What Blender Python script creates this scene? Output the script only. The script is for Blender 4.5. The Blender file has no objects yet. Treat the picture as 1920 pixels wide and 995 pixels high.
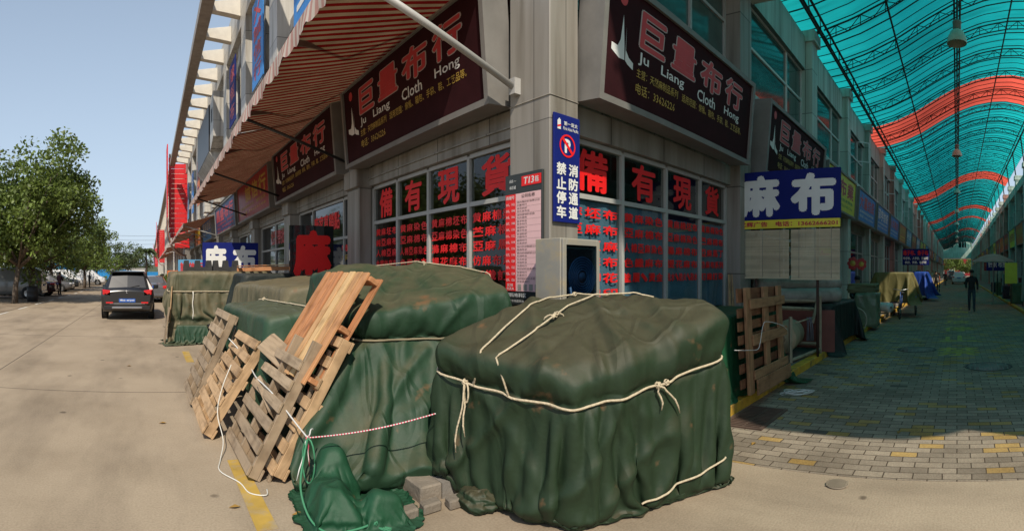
import bpy, bmesh, math, random
import numpy as np
from mathutils import Vector, Matrix, noise
from mathutils.bvhtree import BVHTree
R = math.radians
C = bpy.context.scene.collection
scene = bpy.context.scene
# ------------------------------------------------------------------ camera (a cylindrical phone panorama)
F = 964.0                       # photo pixels per radian
EYE = 1.65
cd = bpy.data.cameras.new('camera'); cam = bpy.data.objects.new('camera', cd); C.objects.link(cam)
cd.type = 'PANO'; cd.panorama_type = 'CENTRAL_CYLINDRICAL'
cd.central_cylindrical_range_u_min = -960 / F; cd.central_cylindrical_range_u_max = 960 / F
cd.central_cylindrical_range_v_min = -(995 - 510) / F; cd.central_cylindrical_range_v_max = 510 / F
cd.central_cylindrical_radius = 1.0
cd.clip_start = 0.05; cd.clip_end = 3000
cam.location = (0, 0, EYE); cam.rotation_euler = (R(90), 0, -(960 - 280) / F)
scene.camera = cam
# ------------------------------------------------------------------ sky, sun, exposure
SUN = Vector((-0.30, -0.62, 0.73)).normalized()      # direction towards the sun
world = bpy.data.worlds.new('World'); scene.world = world; world.use_nodes = True
nt = world.node_tree; nt.nodes.clear()
sky = nt.nodes.new('ShaderNodeTexSky'); sky.sky_type = 'NISHITA'; sky.sun_disc = False
sky.sun_elevation = math.asin(SUN.z); sky.sun_rotation = math.atan2(SUN.x, SUN.y)
sky.air_density = 1.2; sky.dust_density = 1.0; sky.ozone_density = 1.0; sky.altitude = 20
bg = nt.nodes.new('ShaderNodeBackground'); bg.inputs['Strength'].default_value = 0.115
wo = nt.nodes.new('ShaderNodeOutputWorld')
hz = nt.nodes.new('ShaderNodeMix'); hz.data_type = 'RGBA'; hz.inputs[7].default_value = (5.4, 6.6, 8.1, 1)
tcw = nt.nodes.new('ShaderNodeTexCoord'); spw = nt.nodes.new('ShaderNodeSeparateXYZ'); nt.links.new(tcw.outputs['Generated'], spw.inputs[0])
mrw = nt.nodes.new('ShaderNodeMapRange'); mrw.inputs[1].default_value = 0.0; mrw.inputs[2].default_value = .95; mrw.inputs[3].default_value = .88; mrw.inputs[4].default_value = .0   # haze thins towards the zenith
nt.links.new(spw.outputs[2], mrw.inputs[0]); nt.links.new(mrw.outputs[0], hz.inputs[0])
nt.links.new(sky.outputs[0], hz.inputs[6]); nt.links.new(hz.outputs[2], bg.inputs[0]); nt.links.new(bg.outputs[0], wo.inputs[0])
ld = bpy.data.lights.new('sun', 'SUN'); ld.energy = 4.6; ld.angle = R(0.6); ld.color = (1.0, 0.90, 0.76)
sun = bpy.data.objects.new('sun', ld); C.objects.link(sun)
sun.rotation_euler = SUN.to_track_quat('Z', 'Y').to_euler(); sun.location = (0, 0, 60)
scene.view_settings.view_transform = 'Standard'; scene.view_settings.look = 'None'
scene.view_settings.exposure = 0.0; scene.view_settings.gamma = 1.0
scene.view_settings.use_curve_mapping = False
scene.render.engine = 'CYCLES'
scene.cycles.use_denoising = True
scene.cycles.max_bounces = 8; scene.cycles.diffuse_bounces = 4; scene.cycles.transparent_max_bounces = 12
scene.cycles.sample_clamp_indirect = 4.0

# ------------------------------------------------------------------ helpers
rnd = random.Random(7)
ORG = {}
class MB:
    """collects shapes; build() links them as ONE mesh object"""
    def __init__(s): s.v = []; s.f = []; s.m = []; s.s = []
    def add(s, vs, fs, mi=0, smooth=False):
        o = len(s.v); s.v += [tuple(v) for v in vs]
        for f in fs: s.f.append(tuple(i + o for i in f)); s.m.append(mi); s.s.append(smooth)
        return s
    def box(s, a, b, mi=0):
        x0, y0, z0 = a; x1, y1, z1 = b
        x0, x1 = min(x0, x1), max(x0, x1); y0, y1 = min(y0, y1), max(y0, y1); z0, z1 = min(z0, z1), max(z0, z1)
        return s.add([(x0,y0,z0),(x1,y0,z0),(x1,y1,z0),(x0,y1,z0),(x0,y0,z1),(x1,y0,z1),(x1,y1,z1),(x0,y1,z1)],
                     [(3,2,1,0),(4,5,6,7),(0,1,5,4),(1,2,6,5),(2,3,7,6),(3,0,4,7)], mi)
    def obox(s, c, a, b, d, mi=0):
        c, a, b, d = map(Vector, (c, a, b, d))
        vs = [c-a-b-d, c+a-b-d, c+a+b-d, c-a+b-d, c-a-b+d, c+a-b+d, c+a+b+d, c-a+b+d]
        if a.cross(b).dot(d) < 0: vs = [vs[i] for i in (3,2,1,0,7,6,5,4)]
        return s.add(vs, [(3,2,1,0),(4,5,6,7),(0,1,5,4),(1,2,6,5),(2,3,7,6),(3,0,4,7)], mi)
    def bar(s, p, q, w, h, mi=0, up=(0,0,1)):
        p, q = Vector(p), Vector(q); d = q - p; up = Vector(up)
        if abs(d.normalized().dot(up)) > .98: up = Vector((0,1,0))
        a = d.cross(up).normalized(); b = a.cross(d).normalized()
        return s.obox((p+q)/2, d/2, a*w/2, b*h/2, mi)
    def tube(s, pts, r, n=6, mi=0, closed=False, smooth=True):
        pts = [Vector(p) for p in pts]; k = len(pts); vs = []; fs = []; prev = None
        rr = r if isinstance(r, (list, tuple)) else [r]*k
        for i, p in enumerate(pts):
            a = pts[(i-1) % k] if closed else pts[max(i-1, 0)]
            b = pts[(i+1) % k] if closed else pts[min(i+1, k-1)]
            d = (b - a); d = d.normalized() if d.length > 1e-9 else Vector((0,0,1))
            if prev is None:
                u = d.cross(Vector((0,0,1))) if abs(d.z) < .95 else d.cross(Vector((1,0,0)))
            else: u = prev - d*prev.dot(d)
            u = u.normalized() if u.length > 1e-6 else d.orthogonal().normalized(); prev = u; w = d.cross(u)
            for j in range(n):
                t = 2*math.pi*j/n; vs.append(p + (u*math.cos(t) + w*math.sin(t))*rr[i])
        for i in range(k if closed else k-1):
            for j in range(n):
                a0 = i*n + j; a1 = i*n + (j+1) % n; i2 = (i+1) % k
                fs.append((a0, a1, i2*n + (j+1) % n, i2*n + j))
        if not closed: fs += [tuple(range(n-1, -1, -1)), tuple((k-1)*n + j for j in range(n))]
        return s.add(vs, fs, mi, smooth)
    def cyl(s, p, q, r, n=12, mi=0, smooth=True): return s.tube([p, q], r, n, mi, False, smooth)
    def lathe(s, prof, c, n=16, mi=0, axis=None):
        c = Vector(c); M = Matrix.Identity(3)
        if axis is not None: M = Vector((0,0,1)).rotation_difference(Vector(axis)).to_matrix()
        vs = []; fs = []
        for r, z in prof:
            for j in range(n):
                t = 2*math.pi*j/n; vs.append(c + M @ Vector((r*math.cos(t), r*math.sin(t), z)))
        for i in range(len(prof)-1):
            for j in range(n): fs.append((i*n+j, i*n+(j+1)%n, (i+1)*n+(j+1)%n, (i+1)*n+j))
        return s.add(vs, fs, mi, True)
    def prism(s, poly, o, u, v, d, mi=0):
        o, u, v, d = map(Vector, (o, u, v, d)); n = len(poly)
        base = [o + u*a + v*b for a, b in poly]
        if u.cross(v).dot(d) < 0: base = base[::-1]
        vs = base + [p + d for p in base]
        fs = [tuple(range(n-1, -1, -1)), tuple(range(n, 2*n))] + [(i, (i+1) % n, n+(i+1) % n, n+i) for i in range(n)]
        return s.add(vs, fs, mi)
    def quad(s, a, b, c, d, mi=0): return s.add([a, b, c, d], [(0,1,2,3)], mi)
    def build(s, name, mats, parent=None, loc=None, bevel=0, sub=0):
        me = bpy.data.meshes.new(name); o = bpy.data.objects.new(name, me)
        org = ORG.get(parent.name, Vector((0,0,0))) if parent is not None else (Vector(loc) if loc is not None else Vector((0,0,0)))
        me.from_pydata([(x-org.x, y-org.y, z-org.z) for x, y, z in s.v], [], s.f)
        for m in (mats if isinstance(mats, (list, tuple)) else [mats]): me.materials.append(m)
        me.polygons.foreach_set('material_index', s.m); me.polygons.foreach_set('use_smooth', s.s); me.update()
        C.objects.link(o); ORG[o.name] = org
        if parent is not None: o.parent = parent
        else: o.location = org
        if bevel:
            b = o.modifiers.new('bevel', 'BEVEL'); b.width = bevel; b.segments = 1; b.limit_method = 'ANGLE'
        if sub:
            b = o.modifiers.new('sub', 'SUBSURF'); b.levels = sub; b.render_levels = sub
        return o
def tag(o, label, cat, group=None, kind=None):
    if label: o['label'] = label
    if cat: o['category'] = cat
    if group: o['group'] = group
    if kind: o['kind'] = kind
    return o
def thing(name, label, cat, loc=(0,0,0), group=None):
    o = bpy.data.objects.new(name, None); C.objects.link(o); o.location = loc; o.empty_display_size = .2
    ORG[o.name] = Vector(loc); return tag(o, label, cat, group)
KIDS = {}
def copy_tree(o, label=None, loc=None, rz=None, group=None, parent=None):
    c = o.copy(); C.objects.link(c); ORG[c.name] = ORG.get(o.name, Vector((0,0,0)))
    if parent is not None: c.parent = parent
    for ch in [x for x in C.objects if x.parent == o]: copy_tree(ch, parent=c)
    if label: c['label'] = label
    if group: c['group'] = group
    if loc is not None: c.location = loc
    if rz is not None: c.rotation_euler = (0, 0, rz)
    return c
def structure(o): o['kind'] = 'structure'; return o

# ---- writing: text -> flat mesh, fitted into a rectangle of a plane
_tc = {}
def glyphs(body, bold=0.0, res=2):
    key = (body, bold, res)
    if key not in _tc:
        cu = bpy.data.curves.new('t', 'FONT'); cu.body = body; cu.size = 1; cu.offset = bold; cu.resolution_u = res; cu.fill_mode = 'FRONT'
        cu.align_x = 'LEFT'
        ob = bpy.data.objects.new('t', cu)
        me = bpy.data.meshes.new_from_object(ob)
        vs = [(v.co.x, v.co.y) for v in me.vertices]; fs = [tuple(p.vertices) for p in me.polygons]
        bpy.data.meshes.remove(me); bpy.data.objects.remove(ob); bpy.data.curves.remove(cu)
        _tc[key] = (vs, fs)
    return _tc[key]
def write(mb, body, o, u, v, w, h, mi=0, bold=0.0, res=2, fit=True, space=0, slant=0.0, raised=0):
    """body fitted into w x h with its lower left corner at o; u, v unit vectors; bold: extra stroke width, as shifted copies 0.25 mm apart"""
    o, u, v = Vector(o), Vector(u), Vector(v); n = u.cross(v)
    vs, fs = glyphs(body, 0.0, res)
    if not vs: return
    x0 = min(a for a, b in vs)-bold; x1 = max(a for a, b in vs)+bold; y0 = min(b for a, b in vs)-bold; y1 = max(b for a, b in vs)+bold
    sx = w / max(x1-x0, 1e-6); sy = h / max(y1-y0, 1e-6)
    if not fit: sx = sy = min(sx, sy)
    sh = [(0, 0)]
    if bold and h > .09: sh += [(bold*math.cos(q), bold*math.sin(q)) for q in [i*math.pi/4 for i in range(8)]] if bold > .022 else [(-bold, 0), (bold, 0), (0, bold), (0, -bold)]
    elif bold: sh = [(-bold, 0), (bold, 0), (0, bold)]
    for k, (ax, ay) in enumerate(sh):
        pts = [o + n*(k*.00025) + u*((a+ax-x0)*sx + slant*(b-y0)*sy) + v*((b+ay-y0)*sy) for a, b in vs]
        if k == 0 and fs:
            p = [pts[i] for i in fs[0][:3]]; flip = (p[1]-p[0]).cross(p[2]-p[0]).dot(n) < 0
        if fs: mb.add(pts, [f[::-1] for f in fs] if flip else fs, mi)
def write_row(mb, chars, o, u, v, w, h, mi=0, bold=0.0, gap=.12, res=2):
    """one character per cell, evenly spread over w"""
    k = len(chars); cw = w / k
    for i, ch in enumerate(chars):
        if ch.strip(): write(mb, ch, Vector(o) + Vector(u)*(cw*(i + gap/2)), u, v, cw*(1-gap), h, mi, bold, res)

# ---- materials
MATS = {}
def new_mat(name):
    m = bpy.data.materials.new(name); m.use_nodes = True; n = m.node_tree; n.nodes.clear()
    out = n.nodes.new('ShaderNodeOutputMaterial'); MATS[name] = m
    return m, n, out
def N(n, t, **kw):
    x = n.nodes.new(t)
    for k, v in kw.items():
        if k in x.inputs: x.inputs[k].default_value = v
        else: setattr(x, k, v)
    return x
def L(n, a, b): n.links.new(a, b)
def c4(c): return (c[0], c[1], c[2], 1)
def mul(c, k): return tuple(min(1, x*k) for x in c)
def ramp(n, stops):
    r = n.nodes.new('ShaderNodeValToRGB'); e = r.color_ramp.elements
    while len(e) > 1: e.remove(e[0])
    e[0].position, e[0].color = stops[0][0], c4(stops[0][1])
    for p, c in stops[1:]: q = e.new(p); q.color = c4(c)
    return r
def mat(name, col, rough=.6, var=.25, scale=3.0, bump=.0, bscale=40, metal=0, spec=.5, dirt=None, dscale=1.2, island=0, stretch=None, trans=0, coat=0):
    if name in MATS: return MATS[name]
    m, n, out = new_mat(name); b = N(n, 'ShaderNodeBsdfPrincipled', Roughness=rough, Metallic=metal)
    b.inputs['Specular IOR Level'].default_value = spec; b.inputs['Coat Weight'].default_value = coat
    tc = N(n, 'ShaderNodeTexCoord'); vec = tc.outputs['Object']
    if stretch:
        mp = N(n, 'ShaderNodeMapping', Scale=stretch); L(n, vec, mp.inputs[0]); vec = mp.outputs[0]
    nz = N(n, 'ShaderNodeTexNoise', Scale=scale, Detail=6.0, Roughness=.6); L(n, vec, nz.inputs['Vector'])
    rp = ramp(n, [(.3, mul(col, 1-var)), (.7, mul(col, 1+var))]); L(n, nz.outputs['Fac'], rp.inputs[0]); col_out = rp.outputs[0]
    if dirt:
        n2 = N(n, 'ShaderNodeTexNoise', Scale=dscale, Detail=8.0, Roughness=.65); L(n, tc.outputs['Object'], n2.inputs['Vector'])
        r2 = ramp(n, [(.48, (0,0,0)), (.68, (1,1,1))]); L(n, n2.outputs['Fac'], r2.inputs[0])
        mx = N(n, 'ShaderNodeMix', data_type='RGBA'); L(n, r2.outputs[0], mx.inputs[0]); L(n, col_out, mx.inputs[6]); mx.inputs[7].default_value = c4(dirt); col_out = mx.outputs[2]
    if island:
        g = N(n, 'ShaderNodeNewGeometry'); hs = N(n, 'ShaderNodeHueSaturation')
        mr = N(n, 'ShaderNodeMapRange'); mr.inputs[3].default_value = 1-island; mr.inputs[4].default_value = 1+island
        L(n, g.outputs['Random Per Island'], mr.inputs[0]); L(n, mr.outputs[0], hs.inputs['Value']); L(n, col_out, hs.inputs['Color']); col_out = hs.outputs[0]
    L(n, col_out, b.inputs['Base Color'])
    if bump:
        nb = N(n, 'ShaderNodeTexNoise', Scale=bscale, Detail=5.0); L(n, vec, nb.inputs['Vector'])
        bp = N(n, 'ShaderNodeBump', Strength=bump, Distance=.02); L(n, nb.outputs['Fac'], bp.inputs['Height']); L(n, bp.outputs[0], b.inputs['Normal'])
    if trans:
        tr = N(n, 'ShaderNodeBsdfTranslucent'); L(n, col_out, tr.inputs[0]); ms = N(n, 'ShaderNodeMixShader'); ms.inputs[0].default_value = trans
        L(n, b.outputs[0], ms.inputs[1]); L(n, tr.outputs[0], ms.inputs[2]); L(n, ms.outputs[0], out.inputs[0])
    else: L(n, b.outputs[0], out.inputs[0])
    return m
# ------------------------------------------------------------------ special materials
def mat_panel(name, col, bw, bh, mortar=.012, rough=.5, dark=.35, var=.12, off=0.0):
    m, n, out = new_mat(name); b = N(n, 'ShaderNodeBsdfPrincipled', Roughness=rough)
    tc = N(n, 'ShaderNodeTexCoord'); sp = N(n, 'ShaderNodeSeparateXYZ'); L(n, tc.outputs['Object'], sp.inputs[0])
    ad = N(n, 'ShaderNodeMath', operation='ADD'); L(n, sp.outputs[0], ad.inputs[0]); L(n, sp.outputs[1], ad.inputs[1])
    cb = N(n, 'ShaderNodeCombineXYZ'); L(n, ad.outputs[0], cb.inputs[0]); L(n, sp.outputs[2], cb.inputs[1])
    bk = N(n, 'ShaderNodeTexBrick', offset=off); bk.inputs['Scale'].default_value = 1; bk.inputs['Brick Width'].default_value = bw; bk.inputs['Row Height'].default_value = bh
    bk.inputs['Mortar Size'].default_value = mortar; bk.inputs['Mortar Smooth'].default_value = .2
    bk.inputs['Color1'].default_value = c4(mul(col, 1-var)); bk.inputs['Color2'].default_value = c4(mul(col, 1+var)); bk.inputs['Mortar'].default_value = c4(mul(col, dark))
    L(n, cb.outputs[0], bk.inputs['Vector'])
    nz = N(n, 'ShaderNodeTexNoise', Scale=1.3, Detail=7.0); mp = N(n, 'ShaderNodeMapping', Scale=(4, 4, .3)); L(n, tc.outputs['Object'], mp.inputs[0]); L(n, mp.outputs[0], nz.inputs['Vector'])
    rp = ramp(n, [(.28, (.52, .49, .44)), (.5, (.88, .87, .85)), (.7, (1.05, 1.05, 1.05))]); L(n, nz.outputs['Fac'], rp.inputs[0])
    mx = N(n, 'ShaderNodeMix', data_type='RGBA', blend_type='MULTIPLY'); mx.inputs[0].default_value = 1; L(n, bk.outputs['Color'], mx.inputs[6]); L(n, rp.outputs[0], mx.inputs[7])
    L(n, mx.outputs[2], b.inputs['Base Color']); L(n, b.outputs[0], out.inputs[0]); return m
def mat_stripes(name, c1, c2, period, axis, trans=.35, duty=.5, rough=.8):
    m, n, out = new_mat(name); b = N(n, 'ShaderNodeBsdfDiffuse')
    tc = N(n, 'ShaderNodeTexCoord'); sp = N(n, 'ShaderNodeSeparateXYZ'); L(n, tc.outputs['Object'], sp.inputs[0])
    dv = N(n, 'ShaderNodeMath', operation='DIVIDE'); L(n, sp.outputs[axis], dv.inputs[0]); dv.inputs[1].default_value = period
    fr = N(n, 'ShaderNodeMath', operation='FRACT'); L(n, dv.outputs[0], fr.inputs[0])
    gt = N(n, 'ShaderNodeMath', operation='GREATER_THAN'); L(n, fr.outputs[0], gt.inputs[0]); gt.inputs[1].default_value = duty
    nz = N(n, 'ShaderNodeTexNoise', Scale=2.5, Detail=6.0); L(n, tc.outputs['Object'], nz.inputs['Vector'])
    rp = ramp(n, [(.3, (.7, .68, .64)), (.7, (1, 1, 1))]); L(n, nz.outputs['Fac'], rp.inputs[0])
    mx = N(n, 'ShaderNodeMix', data_type='RGBA'); L(n, gt.outputs[0], mx.inputs[0]); mx.inputs[6].default_value = c4(c1); mx.inputs[7].default_value = c4(c2)
    m2 = N(n, 'ShaderNodeMix', data_type='RGBA', blend_type='MULTIPLY'); m2.inputs[0].default_value = 1; L(n, mx.outputs[2], m2.inputs[6]); L(n, rp.outputs[0], m2.inputs[7])
    L(n, m2.outputs[2], b.inputs[0]); tr = N(n, 'ShaderNodeBsdfTranslucent'); L(n, m2.outputs[2], tr.inputs[0])
    ms = N(n, 'ShaderNodeMixShader'); ms.inputs[0].default_value = trans; L(n, b.outputs[0], ms.inputs[1]); L(n, tr.outputs[0], ms.inputs[2]); L(n, ms.outputs[0], out.inputs[0]); return m
def mat_glass(name, tint=(.75, .8, .78), refl=.0, rough=.02):
    m, n, out = new_mat(name); t = N(n, 'ShaderNodeBsdfTransparent'); t.inputs[0].default_value = c4(tint)
    g = N(n, 'ShaderNodeBsdfGlossy', Roughness=rough); g.inputs[0].default_value = (1, 1, 1, 1)
    fr = N(n, 'ShaderNodeFresnel', IOR=1.5); ge = N(n, 'ShaderNodeNewGeometry'); bf = N(n, 'ShaderNodeMath', operation='SUBTRACT'); bf.inputs[0].default_value = 1; L(n, ge.outputs['Backfacing'], bf.inputs[1])
    fm = N(n, 'ShaderNodeMath', operation='MULTIPLY'); L(n, fr.outputs[0], fm.inputs[0]); L(n, bf.outputs[0], fm.inputs[1]); ad = N(n, 'ShaderNodeMath', operation='ADD'); L(n, fm.outputs[0], ad.inputs[0]); ad.inputs[1].default_value = refl
    ms = N(n, 'ShaderNodeMixShader'); L(n, ad.outputs[0], ms.inputs[0]); L(n, t.outputs[0], ms.inputs[1]); L(n, g.outputs[0], ms.inputs[2]); L(n, ms.outputs[0], out.inputs[0]); return m
def mat_sheet(name, col, trans=.85):
    """translucent plastic roof sheet"""
    m, n, out = new_mat(name); tc = N(n, 'ShaderNodeTexCoord')
    mps = N(n, 'ShaderNodeMapping', Scale=(1.6, .3, .3)); L(n, tc.outputs['Object'], mps.inputs[0]); nz = N(n, 'ShaderNodeTexNoise', Scale=.8, Detail=8.0, Roughness=.65); L(n, mps.outputs[0], nz.inputs['Vector'])
    rp = ramp(n, [(.28, mul(col, .58)), (.5, mul(col, .95)), (.7, mul(col, 1.15))]); L(n, nz.outputs['Fac'], rp.inputs[0])
    b = N(n, 'ShaderNodeBsdfPrincipled', Roughness=.4); L(n, rp.outputs[0], b.inputs['Base Color']); tr = N(n, 'ShaderNodeBsdfTranslucent'); L(n, rp.outputs[0], tr.inputs[0])
    ms = N(n, 'ShaderNodeMixShader'); ms.inputs[0].default_value = trans; L(n, b.outputs[0], ms.inputs[1]); L(n, tr.outputs[0], ms.inputs[2]); L(n, ms.outputs[0], out.inputs[0]); return m
def mat_concrete(name):
    m, n, out = new_mat(name); b = N(n, 'ShaderNodeBsdfPrincipled', Roughness=.85); b.inputs['Specular IOR Level'].default_value = .25
    tc = N(n, 'ShaderNodeTexCoord'); v = tc.outputs['Object']
    n1 = N(n, 'ShaderNodeTexNoise', Scale=.5, Detail=9.0, Roughness=.62); L(n, v, n1.inputs['Vector'])
    r1 = ramp(n, [(.3, (.285, .225, .158)), (.5, (.355, .285, .205)), (.72, (.41, .33, .24))]); L(n, n1.outputs['Fac'], r1.inputs[0])
    n2 = N(n, 'ShaderNodeTexNoise', Scale=60, Detail=4.0, Roughness=.7); L(n, v, n2.inputs['Vector'])
    r2 = ramp(n, [(.3, (.78, .77, .75)), (.6, (1.04, 1.04, 1.04))]); L(n, n2.outputs['Fac'], r2.inputs[0])
    m1 = N(n, 'ShaderNodeMix', data_type='RGBA', blend_type='MULTIPLY'); m1.inputs[0].default_value = 1; L(n, r1.outputs[0], m1.inputs[6]); L(n, r2.outputs[0], m1.inputs[7])
    # dark spots (gum, oil) and larger greasy patches
    vo = N(n, 'ShaderNodeTexVoronoi', Scale=1.55); L(n, v, vo.inputs['Vector'])
    nd = N(n, 'ShaderNodeTexNoise', Scale=9.0, Detail=3.0); L(n, v, nd.inputs['Vector'])
    sb = N(n, 'ShaderNodeMath', operation='MULTIPLY_ADD'); L(n, nd.outputs['Fac'], sb.inputs[0]); sb.inputs[1].default_value = .10; L(n, vo.outputs['Distance'], sb.inputs[2])
    r3 = ramp(n, [(.09, (.42, .41, .41)), (.125, (1, 1, 1))]); L(n, sb.outputs[0], r3.inputs[0])
    m2 = N(n, 'ShaderNodeMix', data_type='RGBA', blend_type='MULTIPLY'); m2.inputs[0].default_value = 1; L(n, m1.outputs[2], m2.inputs[6]); L(n, r3.outputs[0], m2.inputs[7])
    mp = N(n, 'ShaderNodeMapping', Scale=(.55, .16, 1)); L(n, v, mp.inputs[0])
    n4 = N(n, 'ShaderNodeTexNoise', Scale=1.5, Detail=8.0, Roughness=.6); L(n, mp.outputs[0], n4.inputs['Vector'])
    r4 = ramp(n, [(.33, (.60, .59, .59)), (.52, (1.03, 1.03, 1.03))]); L(n, n4.outputs['Fac'], r4.inputs[0])
    m3 = N(n, 'ShaderNodeMix', data_type='RGBA', blend_type='MULTIPLY'); m3.inputs[0].default_value = .8; L(n, m2.outputs[2], m3.inputs[6]); L(n, r4.outputs[0], m3.inputs[7])
    L(n, m3.outputs[2], b.inputs['Base Color'])
    # broom finish across the street
    wv = N(n, 'ShaderNodeTexWave', Scale=14.0, Distortion=2.5, Detail=3.0); wv.bands_direction = 'Y'; L(n, v, wv.inputs['Vector'])
    a2 = N(n, 'ShaderNodeMath', operation='MULTIPLY_ADD'); L(n, wv.outputs['Fac'], a2.inputs[0]); a2.inputs[1].default_value = .10; L(n, n2.outputs['Fac'], a2.inputs[2])
    bp = N(n, 'ShaderNodeBump', Strength=.35, Distance=.006); L(n, a2.outputs[0], bp.inputs['Height']); L(n, bp.outputs[0], b.inputs['Normal'])
    L(n, b.outputs[0], out.inputs[0]); return m
def mat_pavers(name):
    m, n, out = new_mat(name); b = N(n, 'ShaderNodeBsdfPrincipled', Roughness=.8); b.inputs['Specular IOR Level'].default_value = .3
    tc = N(n, 'ShaderNodeTexCoord'); v = tc.outputs['Object']; sp = N(n, 'ShaderNodeSeparateXYZ'); L(n, v, sp.inputs[0])
    nw = N(n, 'ShaderNodeTexNoise', Scale=3.0, Detail=3.0); L(n, v, nw.inputs['Vector'])
    cb = N(n, 'ShaderNodeCombineXYZ'); L(n, sp.outputs[1], cb.inputs[0]); L(n, sp.outputs[0], cb.inputs[1])
    wm = N(n, 'ShaderNodeMix', data_type='RGBA', blend_type='LINEAR_LIGHT'); wm.inputs[0].default_value = .012; L(n, cb.outputs[0], wm.inputs[6]); L(n, nw.outputs['Color'], wm.inputs[7])
    bk = N(n, 'ShaderNodeTexBrick', offset=.5); L(n, wm.outputs[2], bk.inputs['Vector'])
    for k, val in (('Scale', 1), ('Brick Width', .24), ('Row Height', .12), ('Mortar Size', .006), ('Mortar Smooth', .3), ('Bias', 0)): bk.inputs[k].default_value = val
    bk.inputs['Color1'].default_value = (0, 0, 0, 1); bk.inputs['Color2'].default_value = (1, 1, 1, 1); bk.inputs['Mortar'].default_value = (0, 0, 0, 1)
    rp = ramp(n, [(0, (.25, .205, .155)), (.3, (.30, .248, .188)), (.55, (.345, .285, .215)), (.82, (.27, .222, .168)), (.85, (.40, .26, .085)), (.93, (.45, .30, .11)), (.985, (.12, .10, .085))])
    rp.color_ramp.interpolation = 'CONSTANT'; L(n, bk.outputs['Color'], rp.inputs[0])
    n1 = N(n, 'ShaderNodeTexNoise', Scale=1.1, Detail=9.0, Roughness=.65); L(n, v, n1.inputs['Vector'])
    r1 = ramp(n, [(.3, (.62, .60, .58)), (.62, (1.05, 1.05, 1.05))]); L(n, n1.outputs['Fac'], r1.inputs[0])
    m1 = N(n, 'ShaderNodeMix', data_type='RGBA', blend_type='MULTIPLY'); m1.inputs[0].default_value = 1; L(n, rp.outputs[0], m1.inputs[6]); L(n, r1.outputs[0], m1.inputs[7])
    n2 = N(n, 'ShaderNodeTexNoise', Scale=70, Detail=4.0); L(n, v, n2.inputs['Vector']); r2 = ramp(n, [(.3, (.75, .75, .75)), (.65, (1.05, 1.05, 1.05))]); L(n, n2.outputs['Fac'], r2.inputs[0])
    m2 = N(n, 'ShaderNodeMix', data_type='RGBA', blend_type='MULTIPLY'); m2.inputs[0].default_value = 1; L(n, m1.outputs[2], m2.inputs[6]); L(n, r2.outputs[0], m2.inputs[7])
    # dirt that fills the joints and covers them in places
    m3 = N(n, 'ShaderNodeMix', data_type='RGBA'); L(n, bk.outputs['Fac'], m3.inputs[0]); L(n, m2.outputs[2], m3.inputs[6]); m3.inputs[7].default_value = (.075, .055, .038, 1)
    L(n, m3.outputs[2], b.inputs['Base Color'])
    iv = N(n, 'ShaderNodeMath', operation='SUBTRACT'); iv.inputs[0].default_value = 1; L(n, bk.outputs['Fac'], iv.inputs[1])
    a2 = N(n, 'ShaderNodeMath', operation='MULTIPLY_ADD'); L(n, n2.outputs['Fac'], a2.inputs[0]); a2.inputs[1].default_value = .25; L(n, iv.outputs[0], a2.inputs[2])
    bp = N(n, 'ShaderNodeBump', Strength=.5, Distance=.008); L(n, a2.outputs[0], bp.inputs['Height']); L(n, bp.outputs[0], b.inputs['Normal'])
    L(n, b.outputs[0], out.inputs[0]); return m
def mat_wood(name, c1, c2, rough=.75, grain=1.0):
    m, n, out = new_mat(name); b = N(n, 'ShaderNodeBsdfPrincipled', Roughness=rough); b.inputs['Specular IOR Level'].default_value = .25
    tc = N(n, 'ShaderNodeTexCoord'); g = N(n, 'ShaderNodeNewGeometry'); at = N(n, 'ShaderNodeAttribute', attribute_name='grain')
    rn = N(n, 'ShaderNodeMath', operation='MULTIPLY'); L(n, g.outputs['Random Per Island'], rn.inputs[0]); rn.inputs[1].default_value = 37.0
    nz = N(n, 'ShaderNodeTexNoise', Scale=2.2, Detail=8.0, Roughness=.65, Distortion=.6); nz.noise_dimensions = '4D'; L(n, at.outputs['Vector'], nz.inputs['Vector']); L(n, rn.outputs[0], nz.inputs['W'])
    mx = N(n, 'ShaderNodeMix', data_type='RGBA'); L(n, g.outputs['Random Per Island'], mx.inputs[0]); mx.inputs[6].default_value = c4(c1); mx.inputs[7].default_value = c4(c2)
    rp = ramp(n, [(.25, (.45, .42, .38)), (.5, (.95, .95, .95)), (.75, (1.15, 1.12, 1.08))]); L(n, nz.outputs['Fac'], rp.inputs[0])
    m1 = N(n, 'ShaderNodeMix', data_type='RGBA', blend_type='MULTIPLY'); m1.inputs[0].default_value = grain; L(n, mx.outputs[2], m1.inputs[6]); L(n, rp.outputs[0], m1.inputs[7])
    n3 = N(n, 'ShaderNodeTexNoise', Scale=5.0, Detail=5.0); L(n, tc.outputs['Object'], n3.inputs['Vector']); r3 = ramp(n, [(.33, (.6, .58, .56)), (.5, (1, 1, 1))]); L(n, n3.outputs['Fac'], r3.inputs[0])
    m2 = N(n, 'ShaderNodeMix', data_type='RGBA', blend_type='MULTIPLY'); m2.inputs[0].default_value = .8; L(n, m1.outputs[2], m2.inputs[6]); L(n, r3.outputs[0], m2.inputs[7])
    L(n, m2.outputs[2], b.inputs['Base Color']); bp = N(n, 'ShaderNodeBump', Strength=.4, Distance=.004); L(n, nz.outputs['Fac'], bp.inputs['Height']); L(n, bp.outputs[0], b.inputs['Normal'])
    L(n, b.outputs[0], out.inputs[0]); return m
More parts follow.
